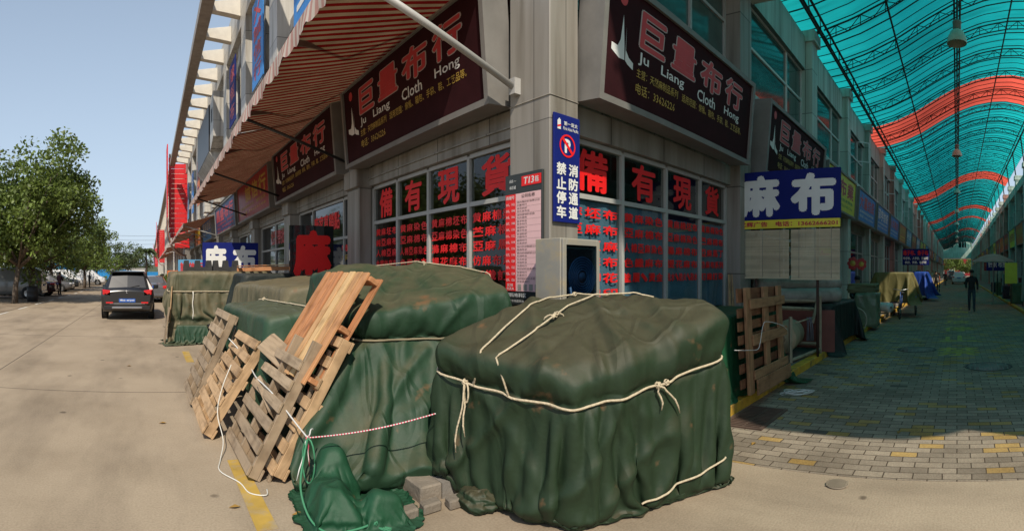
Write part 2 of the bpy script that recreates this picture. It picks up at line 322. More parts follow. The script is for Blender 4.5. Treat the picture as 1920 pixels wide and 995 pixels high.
def mat_tarp(name, green, dust, rust=(.16, .085, .04), amt=.5):
    """waxed canvas: green where it hangs, bleached and dusty in patches, a few rust marks"""
    m, n, out = new_mat(name); b = N(n, 'ShaderNodeBsdfPrincipled', Roughness=.6); b.inputs['Specular IOR Level'].default_value = .32
    tc = N(n, 'ShaderNodeTexCoord'); v = tc.outputs['Object']
    n1 = N(n, 'ShaderNodeTexNoise', Scale=1.7, Detail=8.0, Roughness=.62, Distortion=.5); L(n, v, n1.inputs['Vector'])
    g = N(n, 'ShaderNodeNewGeometry'); sp = N(n, 'ShaderNodeSeparateXYZ'); L(n, g.outputs['Normal'], sp.inputs[0])
    up = N(n, 'ShaderNodeMath', operation='MULTIPLY_ADD'); L(n, sp.outputs[2], up.inputs[0]); up.inputs[1].default_value = .42; ns = N(n, 'ShaderNodeMath', operation='MULTIPLY_ADD'); L(n, n1.outputs['Fac'], ns.inputs[0]); ns.inputs[1].default_value = .6; ns.inputs[2].default_value = .2; L(n, ns.outputs[0], up.inputs[2])   # dust settles on what faces up
    r1 = ramp(n, [(max(0, .80 - amt*.5), green), (min(1, 1.10 - amt*.5), dust)]); L(n, up.outputs[0], r1.inputs[0])
    n2 = N(n, 'ShaderNodeTexNoise', Scale=9.0, Detail=7.0, Roughness=.7); L(n, v, n2.inputs['Vector'])
    r2 = ramp(n, [(.3, (.84, .84, .84)), (.65, (1.08, 1.08, 1.08))]); L(n, n2.outputs['Fac'], r2.inputs[0])
    m1 = N(n, 'ShaderNodeMix', data_type='RGBA', blend_type='MULTIPLY'); m1.inputs[0].default_value = 1; L(n, r1.outputs[0], m1.inputs[6]); L(n, r2.outputs[0], m1.inputs[7])
    n3 = N(n, 'ShaderNodeTexNoise', Scale=4.3, Detail=4.0, Roughness=.55); mp = N(n, 'ShaderNodeMapping', Location=(3.1, 7.7, 1.3)); L(n, v, mp.inputs[0]); L(n, mp.outputs[0], n3.inputs['Vector'])
    r3 = ramp(n, [(.66, (0, 0, 0)), (.75, (.75, .75, .75))]); L(n, n3.outputs['Fac'], r3.inputs[0])
    m2 = N(n, 'ShaderNodeMix', data_type='RGBA'); L(n, r3.outputs[0], m2.inputs[0]); L(n, m1.outputs[2], m2.inputs[6]); m2.inputs[7].default_value = c4(rust)
    L(n, m2.outputs[2], b.inputs['Base Color'])
    rr = N(n, 'ShaderNodeMapRange'); rr.inputs[3].default_value = .46; rr.inputs[4].default_value = .72; L(n, n1.outputs['Fac'], rr.inputs[0]); L(n, rr.outputs[0], b.inputs['Roughness'])
    n4 = N(n, 'ShaderNodeTexNoise', Scale=11.0, Detail=5.0, Roughness=.55, Distortion=1.2); L(n, v, n4.inputs['Vector'])
    prev = None    # thin sharp crease lines in three directions
    for rot, scl, dist in (((.25, .1, .0), (1.9, 1.9, .35), .020), ((.9, .2, .6), (1.7, 1.7, .40), .016)):
        mp5 = N(n, 'ShaderNodeMapping', Scale=scl, Rotation=rot); L(n, v, mp5.inputs[0]); n5 = N(n, 'ShaderNodeTexNoise', Scale=1.0, Detail=1.0, Roughness=.3, Distortion=.3); L(n, mp5.outputs[0], n5.inputs['Vector'])
        sb = N(n, 'ShaderNodeMath', operation='SUBTRACT'); L(n, n5.outputs['Fac'], sb.inputs[0]); sb.inputs[1].default_value = .5; ab = N(n, 'ShaderNodeMath', operation='ABSOLUTE'); L(n, sb.outputs[0], ab.inputs[0])
        mr5 = N(n, 'ShaderNodeMapRange'); mr5.inputs[1].default_value = 0; mr5.inputs[2].default_value = .035; mr5.inputs[3].default_value = 1; mr5.inputs[4].default_value = 0; L(n, ab.outputs[0], mr5.inputs[0])
        b5 = N(n, 'ShaderNodeBump', Strength=.45, Distance=dist); L(n, mr5.outputs[0], b5.inputs['Height'])
        if prev: L(n, prev.outputs[0], b5.inputs['Normal'])
        prev = b5
    bp = N(n, 'ShaderNodeBump', Strength=.3, Distance=.010); L(n, n4.outputs['Fac'], bp.inputs['Height']); L(n, b5.outputs[0], bp.inputs['Normal']); L(n, bp.outputs[0], b.inputs['Normal'])
    L(n, b.outputs[0], out.inputs[0]); return m

M = {}
M['concrete'] = mat_concrete('sandy concrete'); M['pavers'] = mat_pavers('brick pavers')
M['panel'] = mat_panel('grey wall panel', (.31, .295, .265), 1.25, 1.62)
M['panel_up'] = mat_panel('pale wall panel', (.52, .505, .47), 1.2, 1.2)
M['panel_teal'] = mat_panel('pale green wall panel', (.50, .60, .54), 1.2, 1.2)
M['panel_pink'] = mat_panel('salmon wall panel', (.55, .27, .22), 1.2, 1.2)
M['alu'] = mat('aluminium frame', (.40, .40, .38), .4, .1, spec=.5)
M['white_frame'] = mat('white frame', (.66, .66, .63), .4, .08)
M['grey_trim'] = mat('grey trim', (.19, .18, .165), .5, .15)
M['dark_metal'] = mat('dark metal', (.02, .02, .02), .5, .3)
M['pole'] = mat('painted steel pole', (.42, .41, .39), .45, .1)
M['truss'] = mat('dark green truss steel', (.022, .035, .03), .6, .3)
M['glass_shop'] = mat_glass('shop glass', (.74, .76, .74), .0)
M['glass_dark'] = mat('dark glazing', (.012, .016, .017), .05, .2, spec=.8)
M['glass_teal'] = mat('reflective green glazing', (.05, .10, .09), .08, .2, spec=1.0)
M['room'] = mat('shop interior', (.10, .085, .07), .8, .3)
M['sheet_teal'] = mat_sheet('teal roof sheet', (.010, .385, .39)); M['sheet_red'] = mat_sheet('red roof sheet', (.75, .11, .07))
M['red_lac'] = mat('red cladding', (.62, .018, .022), .4, .1)
M['red_brown'] = mat('brown cladding', (.20, .085, .06), .5, .2)
M['signboard'] = mat('dark maroon sign face', (.030, .006, .008), .75, .2, spec=.15)
M['red_paint'] = mat('red sign paint', (.52, .045, .05), .5, .1)
M['red_vinyl'] = mat('red vinyl', (.80, .012, .012), .5, .06)
M['pale_edge'] = mat('pale letter edge', (.45, .36, .34), .5, .1)
M['white_paint'] = mat('white sign paint', (.72, .72, .70), .5, .06)
M['gold'] = mat('gold sign paint', (.50, .33, .06), .5, .1)
M['yellow'] = mat('yellow sign face', (.78, .68, .05), .5, .08)
M['blue'] = mat('deep blue sign face', (.006, .014, .15), .65, .1, spec=.2)
M['blue_light'] = mat('light blue sign face', (.03, .22, .60), .5, .12)
M['blue_cloth'] = mat('blue backing cloth', (.20, .40, .60), .8, .15)
M['pink'] = mat('pink board', (.80, .50, .50), .5, .05)
M['black_board'] = mat('charcoal board', (.03, .035, .035), .45, .1)
M['ink'] = mat('dark ink', (.05, .035, .04), .6, .1)
M['yel_kerb'] = mat('yellow kerb paint', (.58, .34, .03), .75, .25, dirt=(.22, .14, .05), dscale=5)
M['yel_road'] = mat('worn yellow road paint', (.42, .27, .05), .8, .25, dirt=(.33, .27, .19), dscale=4)
M['white_road'] = mat('worn white road paint', (.62, .60, .55), .8, .2, dirt=(.32, .28, .22), dscale=6)
M['kerb'] = mat('kerb stone', (.19, .16, .125), .85, .3, 4, .4, dirt=(.12, .10, .08))
M['pavement'] = mat('dusty pavement', (.20, .18, .155), .85, .3, 3, .3, dirt=(.10, .085, .07))
M['dirt'] = mat('dry earth', (.21, .155, .10), .95, .35, 2, .5, dirt=(.30, .24, .17))
M['awning'] = mat_stripes('striped awning', (.21, .012, .011), (.35, .25, .155), .155, 1, .15)
M['valance'] = mat_stripes('faded awning valance', (.60, .36, .33), (.72, .66, .60), .155, 1, .25)
M['black'] = mat('black rubber', (.012, .012, .012), .6, .3)
M['rope'] = mat('pale jute rope', (.50, .42, .29), .9, .2, 60, .6)
M['grey_cloth'] = mat('grey fabric wrap', (.33, .305, .27), .8, .3, 4, .4, 20)
M['bark'] = mat('tree bark', (.13, .10, .075), .9, .4, 8, .8, 30)
M['cream'] = mat('cream stone', (.62, .58, .50), .6, .1)

# ------------------------------------------------------------------ ground
FAR = 900
g = structure(MB().box((-FAR, -FAR, -.30), (FAR, FAR, -.02)).build('ground', M['dirt']))
# the street of concrete: top at z = 0
road = MB()
road.box((-5.9, -60, -.2), (30, 600, 0)); road.box((4.0, -60, -.2), (30, -59, -.001))
st = structure(MB().box((-5.9, -60, -.2), (4.05, 700, 0)).build('road', M['concrete']))
structure(MB().box((4.05, -30, -.2), (200, 2.5, 0.004)).build('paved_lane', M['pavers']))
structure(MB().box((4.05, 2.5, -.2), (200, 60, -.004)).build('building_ground', M['pavement']))
jm = mat('joint filler', (.11, .09, .07), .9, .2)
jt = MB()
for y in (-5, 1.0, 7.05, 13.1, 19.2, 25.2, 31.3, 43, 55): jt.box((-5.85, y, .0005), (1.84, y+.012, .003))
jt.box((-2.5, -8, .0005), (-2.488, 90, .0035))
structure(jt.build('road_joint', jm))
# left kerb, pavement; arcade kerb
structure(MB().box((2.02, 3.15, -.1), (3.85, 60, .115)).box((1.0, 22, -.1), (2.02, 60, .112)).build('pavement', M['pavement']))
kb = MB(); y = 3.15
while y < 22: kb.box((1.84, y, -.1), (2.02, y+.985, .12)); y += 1.0
structure(kb.build('kerb', M['kerb'], bevel=.012))
kb = MB(); x = 4.9
while x < 150: kb.box((x, 2.5, -.1), (x+.985, 2.66, .125)); x += 1.0
structure(kb.build('yellow_kerb', M['yel_kerb'], bevel=.01))
structure(MB().box((4.3, 2.66, -.1), (155, 3.9, .118)).build('walkway', M['pavement']))
kb = MB(); x = 8
while x < 150: kb.box((x, -2.75, -.1), (x+.985, -2.6, .125)); x += 1.0
structure(kb.build('yellow_kerb', M['yel_kerb'], bevel=.01))
structure(MB().box((2.2, -4.4, -.1), (155, -2.75, .118)).build('walkway', M['pavement']))
ym = MB(); y = 3.2
while y < 60: ym.box((.68, y, .001), (.82, y+1.25, .005)); y += 3.1
structure(ym.build('road_marking', M['yel_road']))
wm_ = MB(); y = 12
while y < 70: wm_.box((-5.82, y, .001), (-5.70, y+1.6, .005)); y += 3.4
structure(wm_.build('road_marking', M['white_road']))
# yellow characters painted on the lane
lm = MB()
for i, ch in enumerate('禁止停放车辆处'):
    write(lm, ch, (10.1 + i*2.1, .42, .008), (0, -1, 0), (1, 0, 0), .9, 1.15, 0, .02)
structure(lm.build('road_marking', mat('faint yellow lane paint', (.42, .34, .05), .8, .3, 6, dirt=(.25, .22, .18), dscale=9)))
# drain grate at the corner, manhole covers
gr = thing('drain_grate', 'rusty iron drain grate in the pavers beside the upright wooden pallet', 'drain', (5.35, 2.2, .004))
a = MB(); a.box((4.95, 1.98, .005), (5.8, 2.02, .02)); a.box((4.95, 2.42, .005), (5.8, 2.46, .02)); a.box((4.95, 2.02, .005), (4.99, 2.42, .02)); a.box((5.76, 2.02, .005), (5.8, 2.42, .02)); a.build('frame', mat('rusty iron', (.09, .055, .04), .8, .4), gr)
a = MB()
for i in range(14): a.box((5.02+i*.053, 2.02, .008), (5.045+i*.053, 2.42, .018))
a.box((4.99, 2.2, .007), (5.76, 2.225, .016)); a.build('grating', MATS['rusty iron'], gr)
MB().box((4.99, 2.02, .0045), (5.76, 2.42, .0055)).build('dark_sheet', M['black'], gr)  # flat black sheet that paints the dark below the grating
def manhole(x, y, r, label, lid=None):
    t = thing('manhole_cover', label, 'manhole cover', (x, y, .004)); a = MB()
    a.lathe([(r, .004), (r, .010), (r*.9, .010), (r*.9, .004)], (x, y, 0.002), 28).build('rim', lid or M['dark_metal'], t)
    a = MB(); a.lathe([(.001, .008), (r*.89, .008), (r*.89, .003)], (x, y, .002), 28)
    for i in range(-4, 5): a.box((x-r*.8*math.cos(i*.17), y+i*r*.19-.01, .010), (x+r*.8*math.cos(i*.17), y+i*r*.19+.01, .014))
    a.build('lid', lid or mat('iron lid', (.15, .138, .12), .6, .3), t)
manhole(10.9, .85, .42, 'round iron manhole cover short of the yellow painted lane writing')
manhole(8.95, -.55, .42, 'round iron manhole cover in the shaded pavers, nearest the sunlit edge')
manhole(3.88, .92, .09, 'tiny round valve cover set in the sunlit concrete', mat('dusty valve lid', (.22, .18, .13), .8, .25))
# ------------------------------------------------------------------ the market building (corner of street and covered lane)
LY = [(3.9, 4.56), (8.9, 9.5), (13.75, 14.35), (18.6, 19.2), (23.4, 24.0), (28.2, 28.8), (33.0, 33.6), (37.8, 38.4), (42.6, 43.2), (47.4, 48.0)]   # pillars along the street
RX = [(3.85, 4.30), (8.7, 9.2), (13.5, 14.0), (18.1, 18.6), (22.6, 23.1), (27.1, 27.6)]                                                        # pillars along the lane
while RX[-1][1] < 150: RX.append((RX[-1][0]+4.55, RX[-1][1]+4.55))
bld = thing('market_building', 'long grey panelled market building whose corner pillar stands behind the tied tarpaulin', 'building', (4, 4, 0))
U_L, N_L = Vector((0, -1, 0)), Vector((-1, 0, 0)); U_R, N_R = Vector((1, 0, 0)), Vector((0, -1, 0)); Zv = Vector((0, 0, 1))
# corner pillar, street pillars, lane pilasters: each a part
a = MB().box((3.85, 3.9, 0), (4.30, 4.56, 8.3)); a.box((3.84, 3.89, 3.54), (4.31, 4.57, 3.56)).box((3.84, 3.89, 5.2), (4.31, 4.57, 5.22)); a.build('corner_pillar', mat_panel('pillar panel', (.29, .27, .24), .9, 1.65, .006), bld, bevel=.01)
for y0, y1 in LY[1:]: MB().box((3.85, y0, 0), (4.35, y1, 5.35)).box((3.78, y0-.02, 3.26), (4.35, y1+.02, 3.6)).build('pillar', M['panel'], bld, bevel=.01)
for i, (x0, x1) in enumerate(RX):
    if i == 0: continue
    col = M['panel_pink'] if i in (6, 11, 12, 17, 22) else (M['panel'] if i == 1 else M['panel_teal'])
    MB().box((x0, 3.9, 0), (x1, 4.35, 7.95)).box((x0-.07, 3.82, 7.95), (x1+.07, 4.4, 8.25)).build('pilaster', col, bld)
# beams over the shopfronts, walls behind the signs
a = MB()
for k in range(len(LY)-1): a.box((4.05, LY[k][1], 3.28), (4.4, LY[k+1][0], 3.62)); a.box((4.02, LY[k][1], 3.40), (4.05, LY[k+1][0], 3.42))
a.build('beam', M['panel'], bld)
MB().box((4.12, 4.6, 3.622), (4.5, 51, 5.6)).build('wall', M['panel'], bld)
a = MB()
for k in range(len(RX)-1): a.box((RX[k][1], 4.10, 3.28), (RX[k+1][0], 4.4, 3.62))
a.build('beam', M['panel'], bld)
MB().box((4.3, 4.16, 3.622), (155, 4.5, 5.2)).build('wall', M['panel_teal'], bld)
# ceiling and back walls of the corner shop, mass of the rest
MB().box((4.4, 4.5, 3.3), (9.3, 9.4, 3.42)).build('ceiling', M['room'], bld)
MB().box((9.2, 4.5, .1), (9.3, 9.4, 3.3)).box((4.4, 9.3, .1), (9.2, 9.4, 3.3)).build('partition', M['room'], bld)
MB().box((4.3, 4.4, .02), (9.2, 9.3, .12)).build('shop_floor', M['pavement'], bld)
MB().box((4.45, 9.45, 0), (14, 51, 3.6)).build('inner_mass', M['room'], bld)
MB().box((9.35, 4.45, 0), (155, 9.4, 3.6)).build('inner_mass', M['room'], bld)
MB().box((4.52, 4.52, 3.63), (12, 51, 11.5)).box((12, 4.52, 3.63), (155, 12, 7.9)).build('inner_mass', M['room'], bld)
# --- shopfront windows: frame with its panes as sub-parts
def window(parent, o, u, n, xs, z0, zt, z1, fw=.06, pane='glass_shop', frame='alu', depth=.09, name='window'):
    """mullions at the distances xs along u from o; transom at zt"""
    o, u, n = Vector(o), Vector(u), Vector(n); a = MB()
    for i, x in enumerate(xs): a.obox(o + u*x + Zv*((z0+z1)/2), u*fw/2, n*depth/2, Zv*((z1-z0)/2))
    w = (xs[-1]-xs[0])/2; c = (xs[-1]+xs[0])/2
    for z in (z0, zt, z1):
        if z is None: continue
        for i in range(len(xs)-1):
            wa = (xs[i+1]-xs[i]-fw)/2
            a.obox(o + u*(xs[i]+xs[i+1])/2 + Zv*z, u*wa, n*(depth/2-.003), Zv*fw/2)
    fr = a.build(name, M[frame], parent)
    p = MB()
    for i in range(len(xs)-1):
        for (za, zb) in ([(z0, zt), (zt, z1)] if zt is not None else [(z0, z1)]):
            p.obox(o + u*(xs[i]+xs[i+1])/2 + Zv*((za+zb)/2), u*((xs[i+1]-xs[i]-fw)/2), n*.004, Zv*((zb-za-fw)/2))
    p.build('pane', M[pane], fr); return fr
WL = [8.87, 7.90, 6.86, 5.78, 4.60]; WR = [4.34, 5.50, 6.60, 7.68, 8.67]
window(bld, (4.17, 0, 0), -U_L, N_L, WL[::-1], .16, 2.58, 3.24)
window(bld, (0, 4.22, 0), U_R, N_R, WR, .16, 2.58, 3.24)
for k in range(1, len(LY)-1):
    y0, y1 = LY[k][1], LY[k+1][0]; w = y1-y0
    window(bld, (4.17, y0, 0), -U_L, N_L, [.03, .9, w-1.2, w-.03] if k == 1 else [.03, w*.5, w-.03], .16, 2.4, 3.24, pane='glass_dark')
for k in range(1, 20):
    x0, x1 = RX[k][1], RX[k+1][0]
    window(bld, (x0, 4.22, 0), U_R, N_R, [.03, 1.3, 2.8, x1-x0-.03], .16, 2.45, 3.24, pane='glass_dark')
# --- upper floor along the lane
for k in range(0, len(RX)-1):
    x0, x1 = RX[k][1], RX[k+1][0]; mt = M['panel_pink'] if k in (5, 11, 16, 21) else (M['panel'] if k == 0 else M['panel_teal'])
    MB().box((x0, 4.1, 7.2), (x1, 4.5, 8.1)).box((x0, 4.1, 5.12), (x1, 4.5, 5.35)).build('parapet', mt, bld)
    w = x1-x0
    fr = window(bld, (x0, 4.24, 0), U_R, N_R, [.03, w*.16, w*.70, w-.03], 5.35, 6.35, 7.2, .055, 'glass_teal', 'white_frame' if k else 'alu')
    if k in (3, 5, 7, 10):   # a casement pushed open
        s = MB(); c = Vector((x0+w*.70, 4.2, 6.35)); d = Vector((.6, -.8, 0))*.55
        for p, q in ((c, c+d), (c+Zv*.82, c+d+Zv*.82), (c, c+Zv*.82), (c+d, c+d+Zv*.82)): s.bar(p, q, .05, .04)
        s.build('casement', M['white_frame'], fr)
# --- upper floor along the street: piers, bands, windows, top beam
UP = M['panel_up']
MB().box((4.0, 4.6, 5.6), (4.5, 51, 6.9)).box((4.0, 4.6, 8.55), (4.5, 51, 8.9)).box((4.0, 4.6, 10.75), (4.5, 51, 11.4)).build('wall', UP, bld)
y = 4.9
yy = [4.6 + i*2.42 for i in range(20)]
for i, y in enumerate(yy):
    big = i % 2 == 0
    MB().box((3.62 if big else 3.85, y, 5.62), (4.5, y+(.95 if big else .6), 11.4)).build('pier', UP, bld)
    y0 = y+(.95 if big else .6); y1 = y+2.42
    fr = window(bld, (4.25, y0, 0), -U_L, N_L, [.03, (y1-y0)/2, y1-y0-.03], 6.9, 7.8, 8.55, .05, 'glass_teal', 'white_frame')
    window(bld, (4.25, y0, 0), -U_L, N_L, [.03, (y1-y0)/2, y1-y0-.03], 8.9, 9.8, 10.75, .05, 'glass_teal', 'white_frame')
MB().box((3.62, 4.6, 11.402), (4.4, 51, 12.9)).build('cornice', UP, bld)
cn = MB().box((2.0, 6, 12.0), (2.5, 50.2, 12.4)).build('canopy', mat('weathered fascia', (.30, .265, .225), .6, .2), bld, bevel=.01)
a = MB()
for i in range(19):
    y = 6.2 + i*2.33; z1 = 12.55
    a = MB(); a.prism([(2.5, 12.02), (3.62, 11.86), (3.62, z1), (2.5, 12.38)], (0, y, 0), (1, 0, 0), (0, 0, 1), (0, .34, 0)); a.build('bracket', M['cream'], cn, bevel=.01)
MB().box((3.3, 3.2, 7.15), (9.75, 4.09, 7.5)).build('eave', M['cream'], bld)
MB().box((3.6, 3.6, 8.3), (4.5, 4.6, 12.9)).build('corner_block', UP, bld)
# ------------------------------------------------------------------ further blocks of the same street front
def far_block(y0, y1, label):
    b = thing('market_building', label, 'building', (4, y0, 0))
    MB().box((4.2, y0, 0), (16, y1, 11.4)).build('wall', UP, b)
    MB().box((3.7, y0, 11.4), (16, y1, 12.9)).build('cornice', UP, b)
    MB().box((3.8, y0, 3.3), (4.2, y1, 5.0)).build('sign_band', mat('faded mixed sign band', (.20, .16, .20), .6, .5, .35), b)
    cn = MB().box((2.0, y0+1, 12.0), (2.5, y1-2, 12.4)).build('canopy', MATS['weathered fascia'], b)
    y = y0 + 1.5; k = 0
    while y < y1-2:
        MB().box((3.7, y, 0), (4.2, y+.8, 11.4)).build('pier', UP, b)
        for z in (6.9, 9.0): MB().box((4.12, y+1.2, z), (4.2, y+3.8, z+1.6)).build('window', M['glass_teal'], b)
        y += 4.85; k += 1
    y = y0 + 1.5
    while y < y1-2: MB().box((2.5, y, 11.9), (3.7, y+.34, 12.5)).build('bracket', M['cream'], cn); y += 2.4
far_block(53.5, 128, 'second grey market block beyond the tall red screen wall')
far_block(132, 226, 'third grey market block far down the street past the second red screen')
def red_screen(y, label):
    """J-shaped red slatted wall that ends each block"""
    t = thing('screen_wall', label, 'screen wall', (1.9, y, 3.2))
    prof = [(1.78, 14.2), (1.78, 6.2)] + [(1.78+1.9*(1-math.cos(q)), 6.2-2.9*math.sin(q)) for q in [i*math.pi/2/8 for i in range(1, 9)]]
    a = MB(); b = MB(); c = MB(); D = 2.6
    # slats following the J; the outside of the curve is brown
    pts = []; s = 0
    for (p, q) in zip(prof[:-1], prof[1:]):
        n = max(1, int(math.hypot(q[0]-p[0], q[1]-p[1])/.42))
        for i in range(n): pts.append((p[0]+(q[0]-p[0])*i/n, p[1]+(q[1]-p[1])*i/n))
    pts.append(prof[-1])
    for k, (p, q) in enumerate(zip(pts[:-1], pts[1:])):
        d = Vector((q[0]-p[0], 0, q[1]-p[1])); l = d.length; d.normalize(); nn = Vector((d.z, 0, -d.x)); mid = Vector(((p[0]+q[0])/2, y+D/2-.9, (p[1]+q[1])/2))
        (a if k < 17 else b).obox(mid, d*(l/2-.015), Vector((0, D/2, 0)), nn*.05)
    z = 4.1
    while z < 13.0:
        xl = 1.95 if z > 6.2 else 1.78+1.9*(1-math.sqrt(max(0, 1-((6.2-z)/2.9)**2)))+.18
        c.box((xl, y+.6, z), (4.15, y+.68, z+.46)); z += .5 if z < 12 else .62
    a.build('outer_slats', M['red_lac'], t); b.build('soffit_slats', M['red_brown'], t); c.build('inner_slats', M['red_lac'], t)
    MB().box((3.6, y+.7, 0), (4.6, y+1.9, 12.9)).box((2.0, y+.75, 6.2), (2.2, y+.95, 13.6)).build('backing', M['grey_trim'], t)
red_screen(51.2, 'tall red J-shaped slatted screen wall at the end of the nearest block')
red_screen(129.5, 'red J-shaped screen wall farther off, at the end of the second block')
red_screen(228, 'small distant red screen wall, farthest of the three')
# ------------------------------------------------------------------ building on the other side of the lane (its end is beside the photographer)
opp = thing('market_building', 'shaded market building with a row of shop signs on the far side of the lane', 'building', (2, -4.4, 0))
edge = [(2.0, -4.4), (155, -4.4), (155, -12), (2.0, -12)]
MB().box((3.2, -12, 0), (155, -4.6, 7.3)).build('wall', M['panel_teal'], opp)
shadow_wav = [(-4.2, 2.05), (-5.2, 2.0), (-5.7, 2.03), (-6.1, 2.2), (-6.45, 2.48), (-6.8, 2.62), (-7.2, 2.52), (-7.7, 2.3), (-8.4, 2.05), (-9.4, 1.95), (-12, 1.9)]  # unseen slab edge, waved to shape the shadow line on the ground
poly = [(x, y) for y, x in shadow_wav] + [(155, -12), (155, -4.2)]
MB().prism(poly, (0, 0, 7.3), (1, 0, 0), (0, 1, 0), (0, 0, .55)).build('roof_shadow_slab', M['cream'], opp)
MB().box((2.1, -4.75, 7.85), (12.6, -4.25, 10.0)).build('sun_block', M['cream'], opp)  # added wall out of view, keeps the sun strip off the near kerb
k = 0
for (x0, x1) in RX[1:]:
    MB().box((x0, -4.6, 0), (x1, -4.15, 8.2)).box((x0-.07, -4.65, 8.2), (x1+.07, -4.08, 8.5)).build('pilaster', M['panel_pink'] if k in (8, 13, 18) else M['panel_teal'], opp); k += 1
for k in range(1, len(RX)-1):
    x0, x1 = RX[k][1], RX[k+1][0]; w = x1-x0
    window(opp, (x1, -4.56, 0), -U_R, -N_R, [.03, w*.45, w*.7, w-.03], 5.35, 6.35, 7.1, .055, 'glass_dark', 'white_frame')
    window(opp, (x1, -4.56, 0), -U_R, -N_R, [.03, w*.5, w-.03], .16, 2.45, 3.24, .055, 'glass_dark', 'alu')
# ------------------------------------------------------------------ building bridging the far end of the lane
br = thing('bridge_building', 'pale green block with two windows bridging the far end of the lane', 'building', (155, 0, 0))
MB().box((155, -4.6, 5.8), (165, 4.6, 12.2)).build('wall', M['panel_teal'], br)
for y in (2.2, -1.6): window(br, (154.98, y, 0), (0, -1, 0), N_L, [-1.2, -.2, .6, 1.2], 9.0, None, 10.9, .1, 'glass_dark', 'white_frame')
# ------------------------------------------------------------------ the arched roof over the lane
RP = [(4.75, 8.28), (4.2, 8.30), (3.65, 8.38), (2.8, 8.62), (1.9, 9.02), (.9, 9.62), (0, 10.12), (-.9, 10.48), (-1.8, 10.68), (-2.6, 10.74), (-3.4, 10.62), (-3.9, 10.46), (-4.4, 10.24), (-4.8, 10.02)]
def rz(y):
    for (a, za), (b, zb) in zip(RP[:-1], RP[1:]):
        if a >= y >= b: return za + (zb-za)*(a-y)/(a-b)
    return RP[0][1] if y > 0 else RP[-1][1]
roof = thing('arcade_roof', 'arched teal sheet roof with red bands on steel trusses over the lane', 'roof', (2, 0, 8))
ys = [4.75 - i*9.55/40 for i in range(41)]
reds = [(24.0, 27.7), (47.0, 51.0), (70.0, 74.0), (84, 87), (107, 111), (130, 134)]
xs = [1.9]; 
for r0, r1 in reds: xs += [r0, r1]
xs.append(154.8)
for i in range(len(xs)-1):
    a = MB(); n = len(ys); k = max(1, int((xs[i+1]-xs[i])/6))
    vs = [(xs[i]+(xs[i+1]-xs[i])*j/k, y, rz(y)+.16) for j in range(k+1) for y in ys]
    fs = [(j*n+q, j*n+q+1, (j+1)*n+q+1, (j+1)*n+q) for j in range(k) for q in range(n-1)]
    a.add(vs, fs, 0, True); a.build('roof_sheet', M['sheet_red'] if i % 2 else M['sheet_teal'], roof)
tz = MB(); yc = [3.65 - i*7.55/22 for i in range(23)]
tz.tube([(0, y, rz(y)-.02) for y in yc], .026, 5); tz.tube([(0, y, rz(y)-.30) for y in yc], .022, 5)
for i in range(22):
    p, q = yc[i], yc[i+1]
    if i % 2 == 0: tz.tube([(0, p, rz(p)-.30), (0, q, rz(q)-.02)], .013, 4); tz.tube([(0, q, rz(q)-.02), (0, q, rz(q)-.30)], .013, 4)
    else: tz.tube([(0, p, rz(p)-.02), (0, q, rz(q)-.30)], .013, 4)
tz.tube([(0, y, rz(y)+.10) for y in ys], .018, 4); tz.tube([(1.15, y, rz(y)+.10) for y in ys], .022, 4); tz.tube([(.58, y, rz(y)+.10) for y in ys], .014, 4); tz.tube([(1.72, y, rz(y)+.10) for y in ys], .014, 4)
tz.v = [(x+2.3, y, z) for x, y, z in tz.v]
tr0 = tz.build('truss', M['truss'], roof)
for i in range(1, 66):
    c = tr0.copy(); C.objects.link(c); c.location = (i*2.3, 0, 0)
for y, r in ((1.85, .03), (-1.75, .03)): MB().tube([(2, y, rz(y)-.32), (154, y, rz(y)-.32)], r, 5).build('purlin', M['truss'], roof)
def long_truss(y, z, h):
    a = MB(); a.tube([(2, y-.09, z), (154, y-.09, z)], .035, 5); a.tube([(2, y+.09, z), (154, y+.09, z)], .035, 5); a.tube([(2, y, z-h), (154, y, z-h)], .035, 5)
    x = 2; k = 0
    while x < 150:
        a.tube([(x, y-.09, z), (x+.55, y, z-h)], .014, 4); a.tube([(x+.55, y, z-h), (x+1.1, y+.09, z)], .014, 4); x += 1.1
    a.build('long_truss', M['truss'], roof)
long_truss(3.65, 8.36, .26); long_truss(-3.9, 10.2, .28); long_truss(0, 9.8, .28)
for (x0, x1) in RX[1:]:
    MB().tube([((x0+x1)/2, 3.95, 8.2), ((x0+x1)/2, 3.72, 8.36)], .05, 6).build('post', M['truss'], roof)
    MB().tube([((x0+x1)/2, -4.2, 8.45), ((x0+x1)/2, -3.95, 10.2)], .045, 6).build('post', M['truss'], roof)
